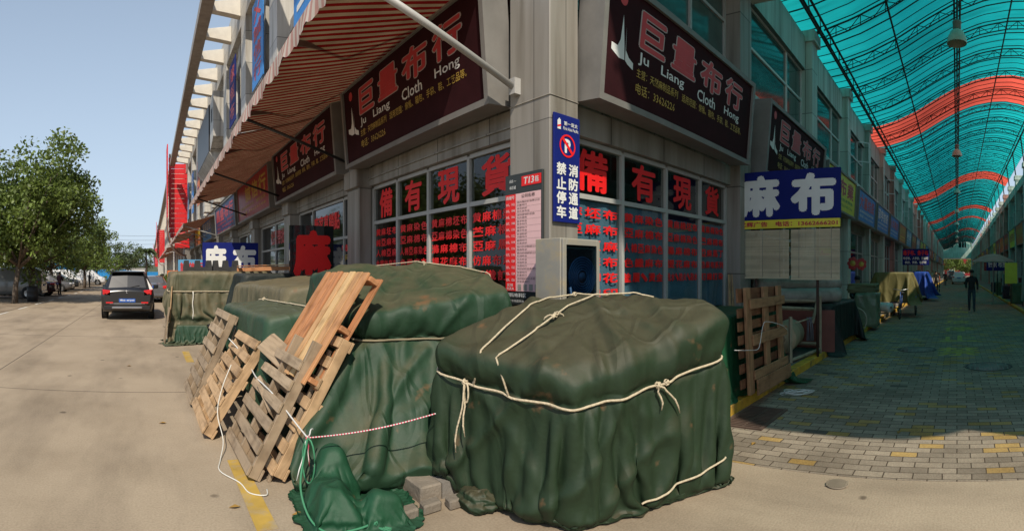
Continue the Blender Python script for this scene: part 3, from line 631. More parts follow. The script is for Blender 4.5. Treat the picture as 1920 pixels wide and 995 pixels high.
# bell lamps
lamp0 = None
sh = mat('cream lamp shade', (.50, .52, .40), .4, .1)
for i, x in enumerate((14.3, 28.2, 41.5, 55, 69, 82, 95, 109, 122)):
    if lamp0 is None:
        lamp0 = thing('bell_lamp', 'nearest cream bell lamp hanging under the arched teal roof', 'lamp', (x, 0, 8.1), 'bell lamps along the arched roof')
        MB().lathe([(.28, 0), (.285, .02), (.26, .17), (.18, .33), (.09, .40), (.0, .41)], (x, 0, 8.0), 20).build('lamp_shade', sh, lamp0)
        MB().lathe([(.10, .40), (.12, .42), (.12, .56), (.13, .57), (.13, .61), (.07, .66), (.02, .68)], (x, 0, 8.0), 14).build('lamp_housing', mat('lamp housing', (.2, .21, .17), .5, .1), lamp0)
        MB().lathe([(.001, .08), (.06, .12), (.07, .2), (.04, .3)], (x, 0, 8.0), 10).build('bulb', mat('frosted bulb', (.6, .6, .5), .2, .05), lamp0)
        MB().tube([(x, 0, 8.66), (x, 0, 9.55)], .02, 6).build('hanger', M['truss'], lamp0)
    else: copy_tree(lamp0, 'bell lamp farther down the row under the arched teal roof' if i > 1 else 'second cream bell lamp along the arched roof, beside a red band', (x, 0, 8.1))
# ------------------------------------------------------------------ lettering on the corner shop windows
wins = [o for o in C.objects if o.name.startswith('window') and o.parent == bld]
wl, wr = wins[0], wins[1]
RED = M['red_vinyl']
def pane_text(win, o, u, xs, heads, lines, ztop, dz, h):
    a = MB(); o = Vector(o); u = Vector(u)
    for i in range(4):
        x0, x1 = xs[i], xs[i+1]; w = x1-x0
        write(a, heads[i], o + u*(x0+w*.22) + Zv*2.655, u, Zv, w*.54, .52, 0, .03)
        for k, ln in enumerate(lines[i]):
            write_row(a, ln, o + u*(x0+.05) + Zv*(ztop-dz*k-h), u, Zv, w-.10, h, 0, .03)
    a.build('lettering', RED, win)
TL = [['黄麻坯布', '純亞麻布', '人棉亞麻', '金銀絲麻布', '麻布印花'], ['黄麻染色', '亞麻棉布', '人棉亞麻染色', '色織麻布', '塗層燙金'],
      ['黄麻棉坯布', '亞麻棉染色', '滌麻棉布', '提花麻布', '洗水防火防水'], ['黄麻棉染色', '苎麻棉布', '亞麻馬丁', '仿麻布系列', '訂織訂染']]
TR = [['麻坯布', '亞麻布', '棉亞麻', '　麻布', '　印花', '　轉印'], ['黄麻染色', '亞麻棉布', '人棉亞麻染色', '色織麻布', '塗層、燙金'],
      ['黄麻棉坯布', '亞麻棉染色', '滌麻棉布', '提花麻布', '洗水、防火、防水'], ['黄麻棉染色', '苎麻棉布', '亞麻馬丁', '仿麻布系列', '訂織訂染']]
pane_text(wl, (4.162, 0, 0), U_L, [-v for v in WL], '備有現貨', TL, 2.46, .195, .135)
pane_text(wr, (0, 4.212, 0), U_R, WR, '備有現貨', TR, 2.46, .205, .13)
# blue cloth and boards hung behind the lane window
a = MB()
for i, (zt, zb) in enumerate(((2.54, .62), (2.54, .62), (2.47, .98), (2.5, .95))):
    x0, x1 = WR[i]+.04, WR[i+1]-.04; n = 8
    vs = [(x0+(x1-x0)*j/n, 4.245+.018*math.sin(j*1.9+i), z) for z in (zb+.03*i, zt) for j in range(n+1)]
    a.add(vs, [(j, j+1, n+2+j, n+1+j) for j in range(n)], 0, True)
a.build('hung_cloth', M['blue_cloth'], wr)
MB().box((6.62, 4.30, .12), (8.6, 4.36, .96)).box((5.6, 4.30, .12), (6.5, 4.34, .6)).build('stacked_board', mat('brown hardboard', (.13, .07, .04), .8, .3), wr)
# rolls of cloth and shelves inside the shop
cl = [mat('roll ' + n, c, .9, .2) for n, c in (('sand', (.35, .28, .18)), ('rust', (.30, .09, .05)), ('moss', (.10, .13, .07)), ('cream', (.5, .45, .36)))]
for k in range(14):
    x = 4.9 + (k % 7)*.55; y = 8.9 - (k//7)*.0; z = .6 + (k//7)*.75
    o = MB().cyl((x, 8.75, z), (x+.42, 8.75, z), .13, 12).build('fabric_roll', cl[k % 4], None, (x, 8.75, z))
    tag(o, 'roll of %s cloth on the back shelf inside the corner shop' % ('sand coloured', 'rust coloured', 'moss green', 'cream')[k % 4], 'fabric roll', 'rolls inside the corner shop')
o = MB().box((4.6, 8.55, .42), (9.0, 9.0, .46)).box((4.6, 8.55, 1.17), (9.0, 9.0, 1.21)).box((4.6, 8.6, .12), (4.66, 8.95, 1.9)).box((8.9, 8.6, .12), (8.96, 8.95, 1.9)).build('shelf_rack', M['room'], None, (6.8, 8.8, .12))
tag(o, 'dim shelf rack of cloth rolls at the back of the corner shop', 'shelf')

# ------------------------------------------------------------------ shop signs
def sign(name, label, o, u, w, h, face, depth=.45, lean=.06, frame='grey_trim', fw=.07, group=None, cat='sign', ends=True):
    """box sign whose lower left front corner is o; returns (thing, o', u, v) of the face plane"""
    o, u = Vector(o), Vector(u); n = u.cross(Zv); v = (Zv + n*lean).normalized()
    t = thing(name, label, cat, o + u*w/2, group)
    a = MB(); back = -n*depth
    p = [o, o+u*w, o+u*w+v*h, o+v*h]
    a.add(p + [q + (-n*(depth + lean*h*(i > 1))) for i, q in enumerate(p)], [(0,1,2,3),(5,4,7,6),(0,4,5,1),(1,5,6,2),(2,6,7,3),(3,7,4,0)], 0)
    a.build('board', face, t)
    f = MB(); nn = u.cross(v)
    for (a0, a1, b0, b1) in ((-fw, w+fw, -fw, 0), (-fw, w+fw, h, h+fw), (-fw, 0, 0, h), (w, w+fw, 0, h)):
        f.obox(o + u*(a0+a1)/2 + v*(b0+b1)/2 - n*(depth/2-.02), u*(a1-a0)/2, v*(b1-b0)/2, nn*(depth/2+.02))
    f.build('frame', M[frame] if isinstance(frame, str) else frame, t)
    return t, o + nn*.004, u, v
def P(o, u, v, w, h, a, b): return o + u*(w*a) + v*(h*b)
def ju_liang(label, o, u, w, h):
    t, o, u, v = sign('shop_sign', label, o, u, w, h, M['signboard'], .34, .08, fw=.075)
    n = u.cross(v); a = MB()
    for i, (ch, x0, x1) in enumerate((('巨', .155, .305), ('量', .335, .505), ('布', .53, .71), ('行', .735, .905))):
        write(a, ch, P(o, u, v, w, h, x0, .54), u, v, w*(x1-x0), h*.36, 0, .055, slant=.06)
        write(a, ch, P(o, u, v, w, h, x0+.006, .55) + n*.003, u, v, w*(x1-x0-.012), h*.34, 1, .028, slant=.06)
    for s, x0, x1 in (('Ju', .16, .215), ('Liang', .285, .43), ('Cloth', .525, .665), ('Hong', .745, .885)):
        write(a, s, P(o, u, v, w, h, x0, .385), u, v, w*(x1-x0), h*.125, 2, .012, 2)
    write(a, '主营：天然麻制品系列　适用范围：傢俬、箱包、手袋、鞋、工艺品等。', P(o, u, v, w, h, .155, .27), u, v, w*.76, h*.085, 3, .004, 1)
    write(a, '电话：33626226', P(o, u, v, w, h, .155, .12), u, v, w*.225, h*.10, 3, .004, 1)
    # the emblem: red dot over a pale flared stem
    ell = [(.075+.018*math.cos(q), .88+.055*math.sin(q)*1.1) for q in [i*2*math.pi/18 for i in range(18)]]
    a.add([P(o, u, v, w, h, x, y) for x, y in ell], [tuple(range(18))], 1)
    for poly in ([(.078, .74), (.088, .50), (.092, .36), (.066, .355), (.03, .40), (.03, .46), (.058, .455), (.070, .52)],
                 [(.094, .66), (.097, .45), (.112, .40), (.135, .37), (.135, .31), (.108, .335), (.0955, .36)]):
        a.add([P(o, u, v, w, h, x, y) for x, y in poly], [tuple(range(len(poly)-1, -1, -1))], 2)
    a.build('lettering', [M['pale_edge'], M['red_paint'], M['white_paint'], M['gold']], t)
    return t
ju_liang('dark maroon shop sign over the street window beside the corner pillar, under the striped awning', (3.62, 8.86, 3.66), U_L, 4.16, 1.30)
ju_liang('dark maroon shop sign above the lane window, right of the no-parking sign', (4.42, 3.66, 3.66), U_R, 4.02, 1.30)
ju_liang('second dark maroon shop sign along the street, next to the red sign', (3.62, 14.3, 3.66), U_L, 4.8, 1.30)
ju_liang('smaller-looking dark maroon shop sign partly behind the blue linen board in the lane', (9.38, 3.66, 3.66), U_R, 4.1, 1.30)
def shop_sign(label, o, u, w, h, face, big, bigc, small=(), smallc='white_paint', split=(.42, .88), slant=0.0, depth=.34):
    t, o, u, v = sign('shop_sign', label, o, u, w, h, M[face] if isinstance(face, str) else face, depth, .06, fw=.06)
    a = MB()
    write_row(a, big, P(o, u, v, w, h, .06, split[0]), u, v, w*.88, h*(split[1]-split[0]), 0, .03)
    for k, s in enumerate(small):
        write(a, s, P(o, u, v, w, h, .10, split[0]-.15-.15*k), u, v, w*.8, h*.095, 1, .012, 1)
    a.build('lettering', [M[bigc], M[smallc]], t); return t
M['red_face'] = mat('red sign face', (.30, .018, .02), .45, .15); M['pale_blue'] = mat('sky blue sign face', (.10, .30, .50), .5, .1)
M['orange'] = mat('orange sign face', (.62, .15, .03), .5, .1); M['green'] = mat('green sign face', (.05, .25, .08), .5, .1); M['navy'] = mat('navy sign face', (.012, .03, .12), .5, .15)
shop_sign('red shop sign with yellow characters between the maroon and the navy sign on the street', (3.62, 20.5, 3.66), U_L, 5.4, 1.30, 'red_face', ' 誠信行', 'gold', ('专营各类化纤布、辅料批发', '电话 33626108'), 'gold')
shop_sign('navy shop sign with red characters at the far end of the awning', (3.62, 27.6, 3.66), U_L, 6.4, 1.30, 'navy', '昌盛布行', 'red_paint', ('专业经营针织布、网布系列', '地址：中大布匹市场', '电话 84208899'), 'red_paint')
k = 0
for (y1, w, f, tx, c, lab) in ((34.5, 5, 'blue_light', '利丰纺织', 'white_paint', 'light blue shop sign past the first red screen of awning poles'), (40, 4.6, 'orange', '金源布业', 'yellow', 'orange shop sign far along the street front'), (45.5, 4.6, 'pale_blue', '永兴布行', 'red_paint', 'pale blue shop sign with red characters far along the street')):
    shop_sign(lab, (3.62, y1, 3.66), U_L, w, 1.25, f, tx, c, ('针织 梭织 批发',))
# lane, near side
lane = [('yellow', '大布業', 'red_paint', 'green', 'yellow shop sign with red characters, half behind the blue linen board'), ('blue_light', '大嘉纺织', 'red_paint', 'white_paint', 'blue shop sign with tall red characters next to the yellow sign in the lane'),
        ('blue_light', '泽宇纺织', 'white_paint', 'white_paint', 'blue shop sign with white characters, second blue one in the lane'), ('blue_light', '小华棉纺', 'red_paint', 'white_paint', 'third blue shop sign in the lane, next to the orange-red one'),
        ('orange', '金利布行', 'gold', 'yellow', 'orange-red shop sign with yellow characters in the lane'), ('pale_blue', '兴业', 'white_paint', 'white_paint', 'sky blue shop sign beyond the orange-red one'), ('red_face', '鸿发', 'gold', 'gold', 'red shop sign between two pale blue ones in the lane'),
        ('pale_blue', '永利', 'white_paint', 'white_paint', 'sky blue shop sign beyond the red one in the lane'), ('green', '万通', 'yellow', 'yellow', 'green shop sign far down the lane'), ('yellow', '布艺', 'red_paint', 'red_paint', 'yellow shop sign far down the lane')]
for i, (f, tx, c1, c2, lab) in enumerate(lane):
    k = i+2
    if k+1 >= len(RX): break
    x0, x1 = RX[k][1], RX[k+1][0]
    shop_sign(lab, (x0+.08, 3.66, 3.62), U_R, x1-x0-.16, 1.15, f, tx, c1, ('各种布料批发零售', '电话 13822105566'), c2)
fc = ['red_face', 'blue_light', 'yellow', 'orange', 'pale_blue', 'green', 'navy']
def plain_sign(label, o, u, w, h, f, c, tx, grp):
    t, o2, u2, v2 = sign('shop_sign', label, o, u, w, h, M[f], .34, .06, fw=.05, group=grp); a = MB()
    write_row(a, tx, P(o2, u2, v2, w, h, .08, .3), u2, v2, w*.84, h*.5, 0, .03, res=1); a.build('lettering', M[c], t)
for i in range(12, 30):
    x0, x1 = RX[i][1], RX[i+1][0]; f = fc[i*3 % 7]
    plain_sign('small distant %s shop sign on the near side far down the lane' % M[f].name.replace(' sign face', ''), (x0+.08, 3.66, 3.62), U_R, x1-x0-.16, 1.15, f, 'white_paint' if f in ('red_face', 'blue_light', 'navy', 'green') else 'red_paint', '布业', 'distant shop signs, near side')
oc = ['navy', 'yellow', 'pale_blue', 'orange', 'yellow', 'red_face', 'orange', 'red_face', 'yellow', 'green']
for i in range(3, 30):
    x0, x1 = RX[i][1], RX[i+1][0]; f = oc[(i-3) % 10]
    plain_sign('shaded %s shop sign in the row across the lane, above the stalls' % M[f].name.replace(' sign face', ''), (x1-.08, -4.22, 3.55), -U_R, x1-x0-.16, 1.3, f, 'red_paint' if f in ('yellow', 'pale_blue') else 'gold', '纺织布行', 'shop signs across the lane')

# ------------------------------------------------------------------ no-parking sign, directory board and hose cabinet on the corner pillar
t = thing('parking_sign', 'tall dark blue no-parking sign screwed to the corner pillar', 'sign', (4.08, 3.88, 2.2))
MB().box((3.875, 3.862, 2.19), (4.285, 3.886, 3.36)).build('board', M['blue'], t, bevel=.004)
a = MB(); o = Vector((3.875, 3.858, 2.19)); u = U_R; v = Zv
write(a, '第一亚太', o+u*.15+v*1.055, u, v, .22, .045, 0, .02); write(a, 'First Asia Pacific', o+u*.14+v*1.005, u, v, .24, .036, 0, .01)
for i, pl in enumerate(([(.05, 1.0), (.10, 1.0), (.10, 1.10), (.078, 1.12), (.05, 1.09)],)): a.add([o+u*x+v*y for x, y in pl], [tuple(range(len(pl)))], 0)
a.add([o-Vector((0,.002,0))+u*x+v*y for x, y in ((.05, 1.02), (.10, 1.035), (.10, 1.055), (.05, 1.04))], [(0,1,2,3)], 1)
write(a, 'P', o+u*.16+v*.755, u, v, .095, .155, 0, .05)
cx, cy = .205, .835
ring = [(cx+r*math.cos(q), cy+r*math.sin(q)) for r in (.105, .125) for q in [i*2*math.pi/32 for i in range(32)]]
a.add([o-Vector((0,.002,0))+u*x+v*y for x, y in ring], [(i, (i+1) % 32, 32+(i+1) % 32, 32+i) for i in range(32)], 1)
d = .105*.7; w_ = .012
a.add([o-Vector((0,.003,0))+u*x+v*y for x, y in ((cx-d-w_, cy+d-w_), (cx-d+w_, cy+d+w_), (cx+d+w_, cy-d+w_), (cx+d-w_, cy-d-w_))], [(3,2,1,0)], 1)
for i, ch in enumerate('禁止停车'): write(a, ch, o+u*.035+v*(.51-i*.155), u, v, .15, .135, 0, .035)
for i, ch in enumerate('消防通道'): write(a, ch, o+u*.225+v*(.51-i*.155), u, v, .15, .135, 0, .035)
a.build('lettering', [M['white_paint'], M['red_vinyl']], t)
t = thing('directory_board', 'pink and red shop directory board headed T13 on the corner pillar', 'board', (3.84, 4.3, 1.4))
MB().box((3.815, 3.98, 1.28), (3.846, 4.60, 2.76)).build('board', M['black_board'], t, bevel=.004)
o = Vector((3.811, 4.60, 1.28)); u = U_L; W_, H_ = .62, 1.48
def pl(mb, x0, x1, y0, y1, mi, d=0.0): mb.add([o-Vector((d,0,0))+u*x+Zv*y for x, y in ((x0,y0),(x1,y0),(x1,y1),(x0,y1))], [(0,1,2,3)], mi)
a = MB(); pl(a, .19, .605, .155, 1.255, 1); pl(a, .012, .19, .155, 1.255, 0); pl(a, .29, .61, 1.33, 1.44, 0, .001)
write(a, 'T13', o-Vector((.003,0,0))+u*.32+Zv*1.345, u, Zv, .17, .08, 2, .03, slant=.15); write(a, '栋', o-Vector((.003,0,0))+u*.51+Zv*1.35, u, Zv, .065, .07, 2, .02)
write(a, '丝~', o-Vector((.003,0,0))+u*.08+Zv*1.39, u, Zv, .12, .035, 2, .0); write(a, '布匹城', o-Vector((.003,0,0))+u*.085+Zv*1.31, u, Zv, .11, .04, 2, .01)
write(a, '商铺号', o-Vector((.003,0,0))+u*.025+Zv*1.195, u, Zv, .145, .045, 2, .02, 1); write(a, '公司名称', o-Vector((.003,0,0))+u*.29+Zv*1.2, u, Zv, .22, .042, 3, .01, 1)
names = ['绵光隆纺织有限公司', '巨量布行', '泰龙纺织', '百乐发布业', '深圳誉恒针织会', '东方棉布', '盈丰布业', '晋丰布行', '锦源布行', '嘉华布业', '友谊纺织', '兴隆布行', '鑫辉布行', '宏发纺织', '恒兴针织制品公司', '隆昌布业', '惠州织成纺织公司', '名城布业', '东方布业', '恒诚布业', '鸿源布行', '世纪纺织品有限公司', '信誉布行', '利发布行', '深圳恒纺织品有限公司', '花世家布行']
dz = (1.175-.245)/13
for i in range(13):
    z = 1.175-dz*(i+1)
    write(a, '%d、%d' % (101+2*i, 102+2*i), o-Vector((.003,0,0))+u*.025+Zv*(z+.018), u, Zv, .15, .034, 2, .02, 1)
    for j in range(2):
        s = names[2*i+j]; write(a, s, o-Vector((.003,0,0))+u*.215+Zv*(z+.042-.032*j), u, Zv, min(.37, .042*len(s)), .022, 3, .0, 1)
    pl(a, .19, .605, z+.0705, z+.072, 3, .002)
write(a, '区域', o-Vector((.003,0,0))+u*.045+Zv*.205, u, Zv, .1, .036, 2, .01, 1); write(a, '负责人', o-Vector((.003,0,0))+u*.035+Zv*.162, u, Zv, .13, .036, 2, .01, 1)
for i in range(4): pl(a, .225+i*.095, .285+i*.095, .165, .235, 4, .002)
write(a, '面料/布料区', o-Vector((.003,0,0))+u*.03+Zv*.085, u, Zv, .34, .05, 2, .02, 1); write(a, '批发市场服务台', o-Vector((.003,0,0))+u*.03+Zv*.03, u, Zv, .3, .028, 2, .0, 1)
a.build('lettering', [M['red_vinyl'], M['pink'], M['white_paint'], M['ink'], M['grey_cloth']], t)
t = thing('hose_cabinet', 'cream metal fire hose cabinet with a dark glass door against the corner pillar', 'cabinet', (3.9, 3.7, .9))
cm = mat('cream cabinet paint', (.29, .275, .235), .5, .12, dirt=(.36, .30, .2), dscale=6)
MB().box((3.62, 3.52, .55), (4.2, 3.88, 1.99)).build('body', cm, t, bevel=.006)
a = MB(); a.box((3.63, 3.49, .56), (3.68, 3.519, 1.98)).box((4.14, 3.49, .56), (4.19, 3.519, 1.98)).box((3.68, 3.49, 1.92), (4.14, 3.519, 1.98)).box((3.68, 3.49, .56), (4.14, 3.519, .66))
dr = a.build('door', cm, t, bevel=.004)
MB().box((3.68, 3.512, .66), (4.14, 3.518, 1.92)).build('backing', M['black'], dr); MB().box((3.68, 3.493, .66), (4.14, 3.497, 1.92)).build('glass', mat_glass('cabinet glass', (.5, .6, .68), .06), dr)
MB().box((3.655, 3.475, 1.25), (3.675, 3.49, 1.37)).build('handle', M['dark_metal'], dr)
a = MB()
for r in (.20, .175, .15, .125, .10, .075): a.tube([(3.93+r*math.cos(q), 3.508, 1.60+r*math.sin(q)) for q in [i*2*math.pi/28 for i in range(28)]], .010, 5, 0, True)
a.cyl((3.93, 3.512, 1.6), (3.93, 3.506, 1.6), .05, 14); a.tube([(3.74, 3.508, 1.5), (3.78, 3.508, 1.3), (3.76, 3.508, .9)], .02, 6)
a.build('hose_reel', mat('blue fire hose', (.02, .07, .15), .7, .3), t)

# ------------------------------------------------------------------ awnings
def awning(label, y0, y1, xo=1.70, zo=4.52, zi=5.17, arms=(), stays=(), bay=None):
    t = thing('awning', label, 'awning', (3.6, (y0+y1)/2, zi), 'striped awnings along the street')
    a = MB(); n = max(6, int((y1-y0)/.35)); m = 10
    vs = []
    for j in range(n+1):
        y = y0+(y1-y0)*j/n
        for i in range(m+1):
            s = i/m; vs.append((4.08+(xo-4.08)*s, y, zi+(zo-zi)*s - .05*math.sin(math.pi*s)*(1+.3*math.sin(y*2.1)) + .008*math.sin(y*9+s*4)))
    a.add(vs, [(j*(m+1)+i, j*(m+1)+i+1, (j+1)*(m+1)+i+1, (j+1)*(m+1)+i) for j in range(n) for i in range(m)], 0, True); a.build('canopy', M['awning'], t)
    a = MB(); k = int((y1-y0)/.31); vs = []; fs = []
    r2 = random.Random(int(y0*10))
    top = []; bot = []
    K = k*6
    for i in range(K+1):
        y = y0+(y1-y0)*i/K; ph = (i % 6)/6
        dx = -.012+.03*math.sin(i*.35)+r2.uniform(-.006, .006)
        vs += [(xo-.015, y, zo+.015), (xo-.02+dx*.6, y, zo-.13), (xo-.02+dx, y, zo-.19-.055*math.sin(math.pi*ph))]
    for i in range(K):
        for q in range(2): fs.append((i*3+q, i*3+q+1, (i+1)*3+q+1, (i+1)*3+q))
    a.add(vs, fs, 0, True); a.build('valance', M['valance'], t)
    MB().box((xo-.01, y0, zo-.05), (xo+.05, y1, zo+.0)).build('front_rail', mat('brown rail', (.10, .06, .05), .5, .2), t)
    MB().cyl((4.03, y0, zi+.05), (4.03, y1, zi+.05), .06, 10).build('roller', M['dark_metal'], t)
    bm_ = mat('brown awning arm', (.17, .11, .09), .5, .2)
    for y in arms:   # folding arms under the cloth
        e = Vector((2.75, y+1.0, zi-.32)); MB().bar((3.55, y, zi-.10), e, .045, .07).bar(e, (xo+.05, y+.15, zo-.06), .045, .07).build('folding_arm', bm_, t)
    for (y, mt, r) in stays:
        MB().cyl((3.80, y, 3.74), (xo+.02, y-.02, zo-.08), r, 10).build('stay_pole', M[mt], t)
        MB().box((3.76, y-.05, 3.66), (3.85, y+.05, 3.84)).cyl((3.80, y-.045, 3.75), (3.80, y+.045, 3.75), .035, 10).build('pole_bracket', M['pole'], t)
    return t
awning('near striped red and cream awning over the corner shop, held by a pale stay pole', 4.62, 10.55, arms=(5.9, 8.8), stays=((4.42, 'pole', .038), (9.2, 'dark_metal', .028)))
awning('second striped awning along the street, held by two black stay poles', 10.42, 21.6, zo=4.47, arms=(11.6, 15.8, 19.0), stays=((14.05, 'dark_metal', .028), (19.0, 'dark_metal', .028)))
awning('third striped awning, half folded, beyond the navy sign', 28.5, 36, xo=1.9, zo=4.35, zi=5.0, arms=(30, 34), stays=((29, 'pole', .03), (32, 'pole', .03), (35, 'pole', .03)))
awning('fourth striped awning, with pale stay poles, far along the street', 37, 50, xo=1.9, zo=4.3, zi=5.0, arms=(39, 47), stays=((38, 'pole', .03), (42, 'pole', .03), (46, 'pole', .03), (49, 'pole', .03)))
awning('distant striped awning before the second red screen', 56, 76, xo=1.9, zo=4.3, zi=5.0, arms=(60, 70), stays=((58, 'pole', .03), (64, 'pole', .03), (70, 'pole', .03)))
awning('most distant striped awning by the farthest red screen', 80, 110, xo=1.9, zo=4.3, zi=5.0, stays=((85, 'pole', .03), (95, 'pole', .03)))
# ------------------------------------------------------------------ upper floor banners, screen, vent
def banner(label, y0, y1, z0, z1, face, tx, c, x=3.55):
    o = MB().box((x, y0, z0), (x+.03, y1, z1)).build('banner', M[face], None, (x, y0, z0)); tag(o, label, 'banner')
    a = MB(); w = y1-y0; k = len(tx); h = (z1-z0-.3)/k
    for i, ch in enumerate(tx): write(a, ch, (x-.006, y1-w*.15, z1-.15-h*(i+1)+h*.08), U_L, Zv, w*.7, h*.84, 0, .02)
    a.build('lettering', M[c], o)
banner('light blue banner with white characters at the top of the near awning', 10.5, 12.3, 7.7, 10.9, 'blue_light', '布业', 'white_paint')
banner('light blue banner with red characters between two upper windows', 15.8, 17.5, 7.9, 10.8, 'blue_light', 'X誠信行', 'red_paint')
banner('violet blue banner with red characters, second from the dark screen', 21.0, 22.6, 8.0, 10.7, 'blue', '傢俬布', 'red_paint')
for i, (y, f, tx, c) in enumerate(((36.5, 'orange', '织布', 'blue'), (41.5, 'blue_light', '针织', 'white_paint'), (46.5, 'pale_blue', '纱', 'red_paint'))):
    banner('%s upper banner %s the dark screen' % (M[f].name.replace(' sign face', ''), ('just beyond', 'farther along than', 'much farther along than')[i]), y, y+1.5, 6.5, 9.8, f, tx, c)
t = thing('video_screen', 'dark video screen in a grey angled housing on the upper wall', 'screen', (3.4, 31, 8.2))
MB().box((3.2, 27.6, 8.15), (3.28, 34, 10.7)).build('panel', mat('screen face', (.015, .012, .012), .4, .3), t)
a = MB().prism([(27.4, 8.1), (26.0, 8.6), (26.0, 10.9), (27.4, 10.85)], (3.25, 0, 0), (0, 1, 0), (0, 0, 1), (.6, 0, 0)); a.prism([(3.2, 8.1), (3.9, 7.2), (3.9, 8.1)], (0, 27.4, 0), (1, 0, 0), (0, 0, 1), (0, 6.7, 0)); a.build('housing', UP, t)
a = MB()
for i in range(9): a.box((3.24, 26.4, 9.5+i*.08), (3.249, 27.0, 9.55+i*.08))
a.build('vent', M['dark_metal'], t)
# ------------------------------------------------------------------ free-standing blue boards
def linen_board(label, o, u, w, h, extra=True):
    o, u = Vector(o), Vector(u); n = u.cross(Zv)
    t = thing('linen_board', label, 'sign', o+u*w/2)
    MB().obox(o+u*w/2+Zv*h/2-n*.03, u*w/2, Zv*h/2, n*.03).build('board', M['blue'], t, bevel=.004)
    a = MB(); o2 = o+n*.004
    write(a, '麻', o2+u*w*.03+Zv*h*.06, u, Zv, w*.40, h*.86, 0, .055); write(a, '布', o2+u*w*.53+Zv*h*.06, u, Zv, w*.43, h*.86, 0, .055)
    a.build('lettering', M['white_paint'], t); return t
BX = 8.9
t = linen_board('big blue board with two white characters standing over bamboo blinds in the lane', (BX, 4.04, 2.62), U_L, 1.99, .90)
MB().box((BX, 2.06, 2.46), (BX+.05, 4.03, 2.615)).build('strip', M['yellow'], t)
a = MB(); write(a, '亿辉广告　电话：13662666201', (BX-.005, 4.0, 2.49), U_L, Zv, 1.9, .095, 0, .03); a.build('lettering', M['red_paint'], t)
MB().cyl((BX+.1, 2.5, .118), (BX+.1, 2.5, 2.6), .026, 8).cyl((BX+.1, 3.7, .118), (BX+.1, 3.7, 2.6), .026, 8).build('post', mat('rusty post', (.06, .03, .022), .8, .3), t)
bam = mat('bamboo slats', (.52, .44, .30), .7, .12, 2, island=.12)
def blind(label, y0, y1, z0, z1, x):
    t = thing('bamboo_blind', label, 'blind', (x, (y0+y1)/2, z1)); a = MB(); z = z0; k = 0
    while z < z1: a.obox((x+.004*math.sin(k*1.3), (y0+y1)/2, z), (.003, 0, .001), (0, (y1-y0)/2, .004*math.sin(k*.7)), (0, 0, .0085)); z += .0215; k += 1
    a.build('slats', bam, t); a = MB()
    for f in (.17, .5, .83): a.tube([(x-.009, y0+(y1-y0)*f, z0), (x-.009, y0+(y1-y0)*f, z1)], .004, 4)
    a.build('cord', M['grey_cloth'], t); MB().box((x-.012, y0, z0-.03), (x+.012, y1, z0-.006)).build('bottom_bar', bam, t)
blind('wide bamboo blind under the blue linen board, by the wall', 3.02, 4.06, 1.56, 2.44, BX+.02)
blind('narrow bamboo blind under the blue linen board, nearer the lane', 2.07, 2.99, 1.54, 2.43, BX+.035)
linen_board('sunlit blue board with two white characters behind the far tarpaulin pile on the street', (1.52, 14.6, 1.50), U_R, 1.62, 1.0)
t = thing('shop_board', 'small sky blue board with red characters at the far pile, beyond the blue linen board', 'sign', (1.65, 20, 1.6)); MB().box((1.12, 20, 1.55), (2.2, 20.05, 2.14)).build('board', M['pale_blue'], t); a = MB(); write_row(a, '誠信行', (1.18, 19.99, 1.68), U_R, Zv, .96, .36, 0, .03); a.build('lettering', M['red_paint'], t)
t = thing('linen_sign', 'black panel with one huge red character before the second shop window', 'sign', (3.35, 10.2, 1.4)); MB().box((2.86, 10.2, 1.45), (3.82, 10.26, 2.62)).build('board', M['glass_dark'], t); a = MB(); write(a, '麻', (2.93, 10.19, 1.55), U_R, Zv, .84, .98, 0, .07); a.build('lettering', M['red_vinyl'], t)
# lettering on the second street window
w2 = wins[2]; a = MB()
write(a, '廠家直銷點', (4.155, 12.5, 2.62), U_L, Zv, 1.8, .42, 0, .03); 
for k, s in enumerate(('特殊', '手工', '砂布', '土織', '銷區')): write_row(a, s, (4.155, 10.6, 2.1-.22*k), U_L, Zv, .9, .15, 0 if k % 2 == 0 else 1, .03)
a.build('lettering', [RED, M['gold']], w2)
w3 = wins[3]; a = MB(); write(a, '松緊帶批发', (4.155, 17.2, 2.55), U_L, Zv, 2.2, .5, 0, .02); a.build('lettering', M['red_paint'], w3)
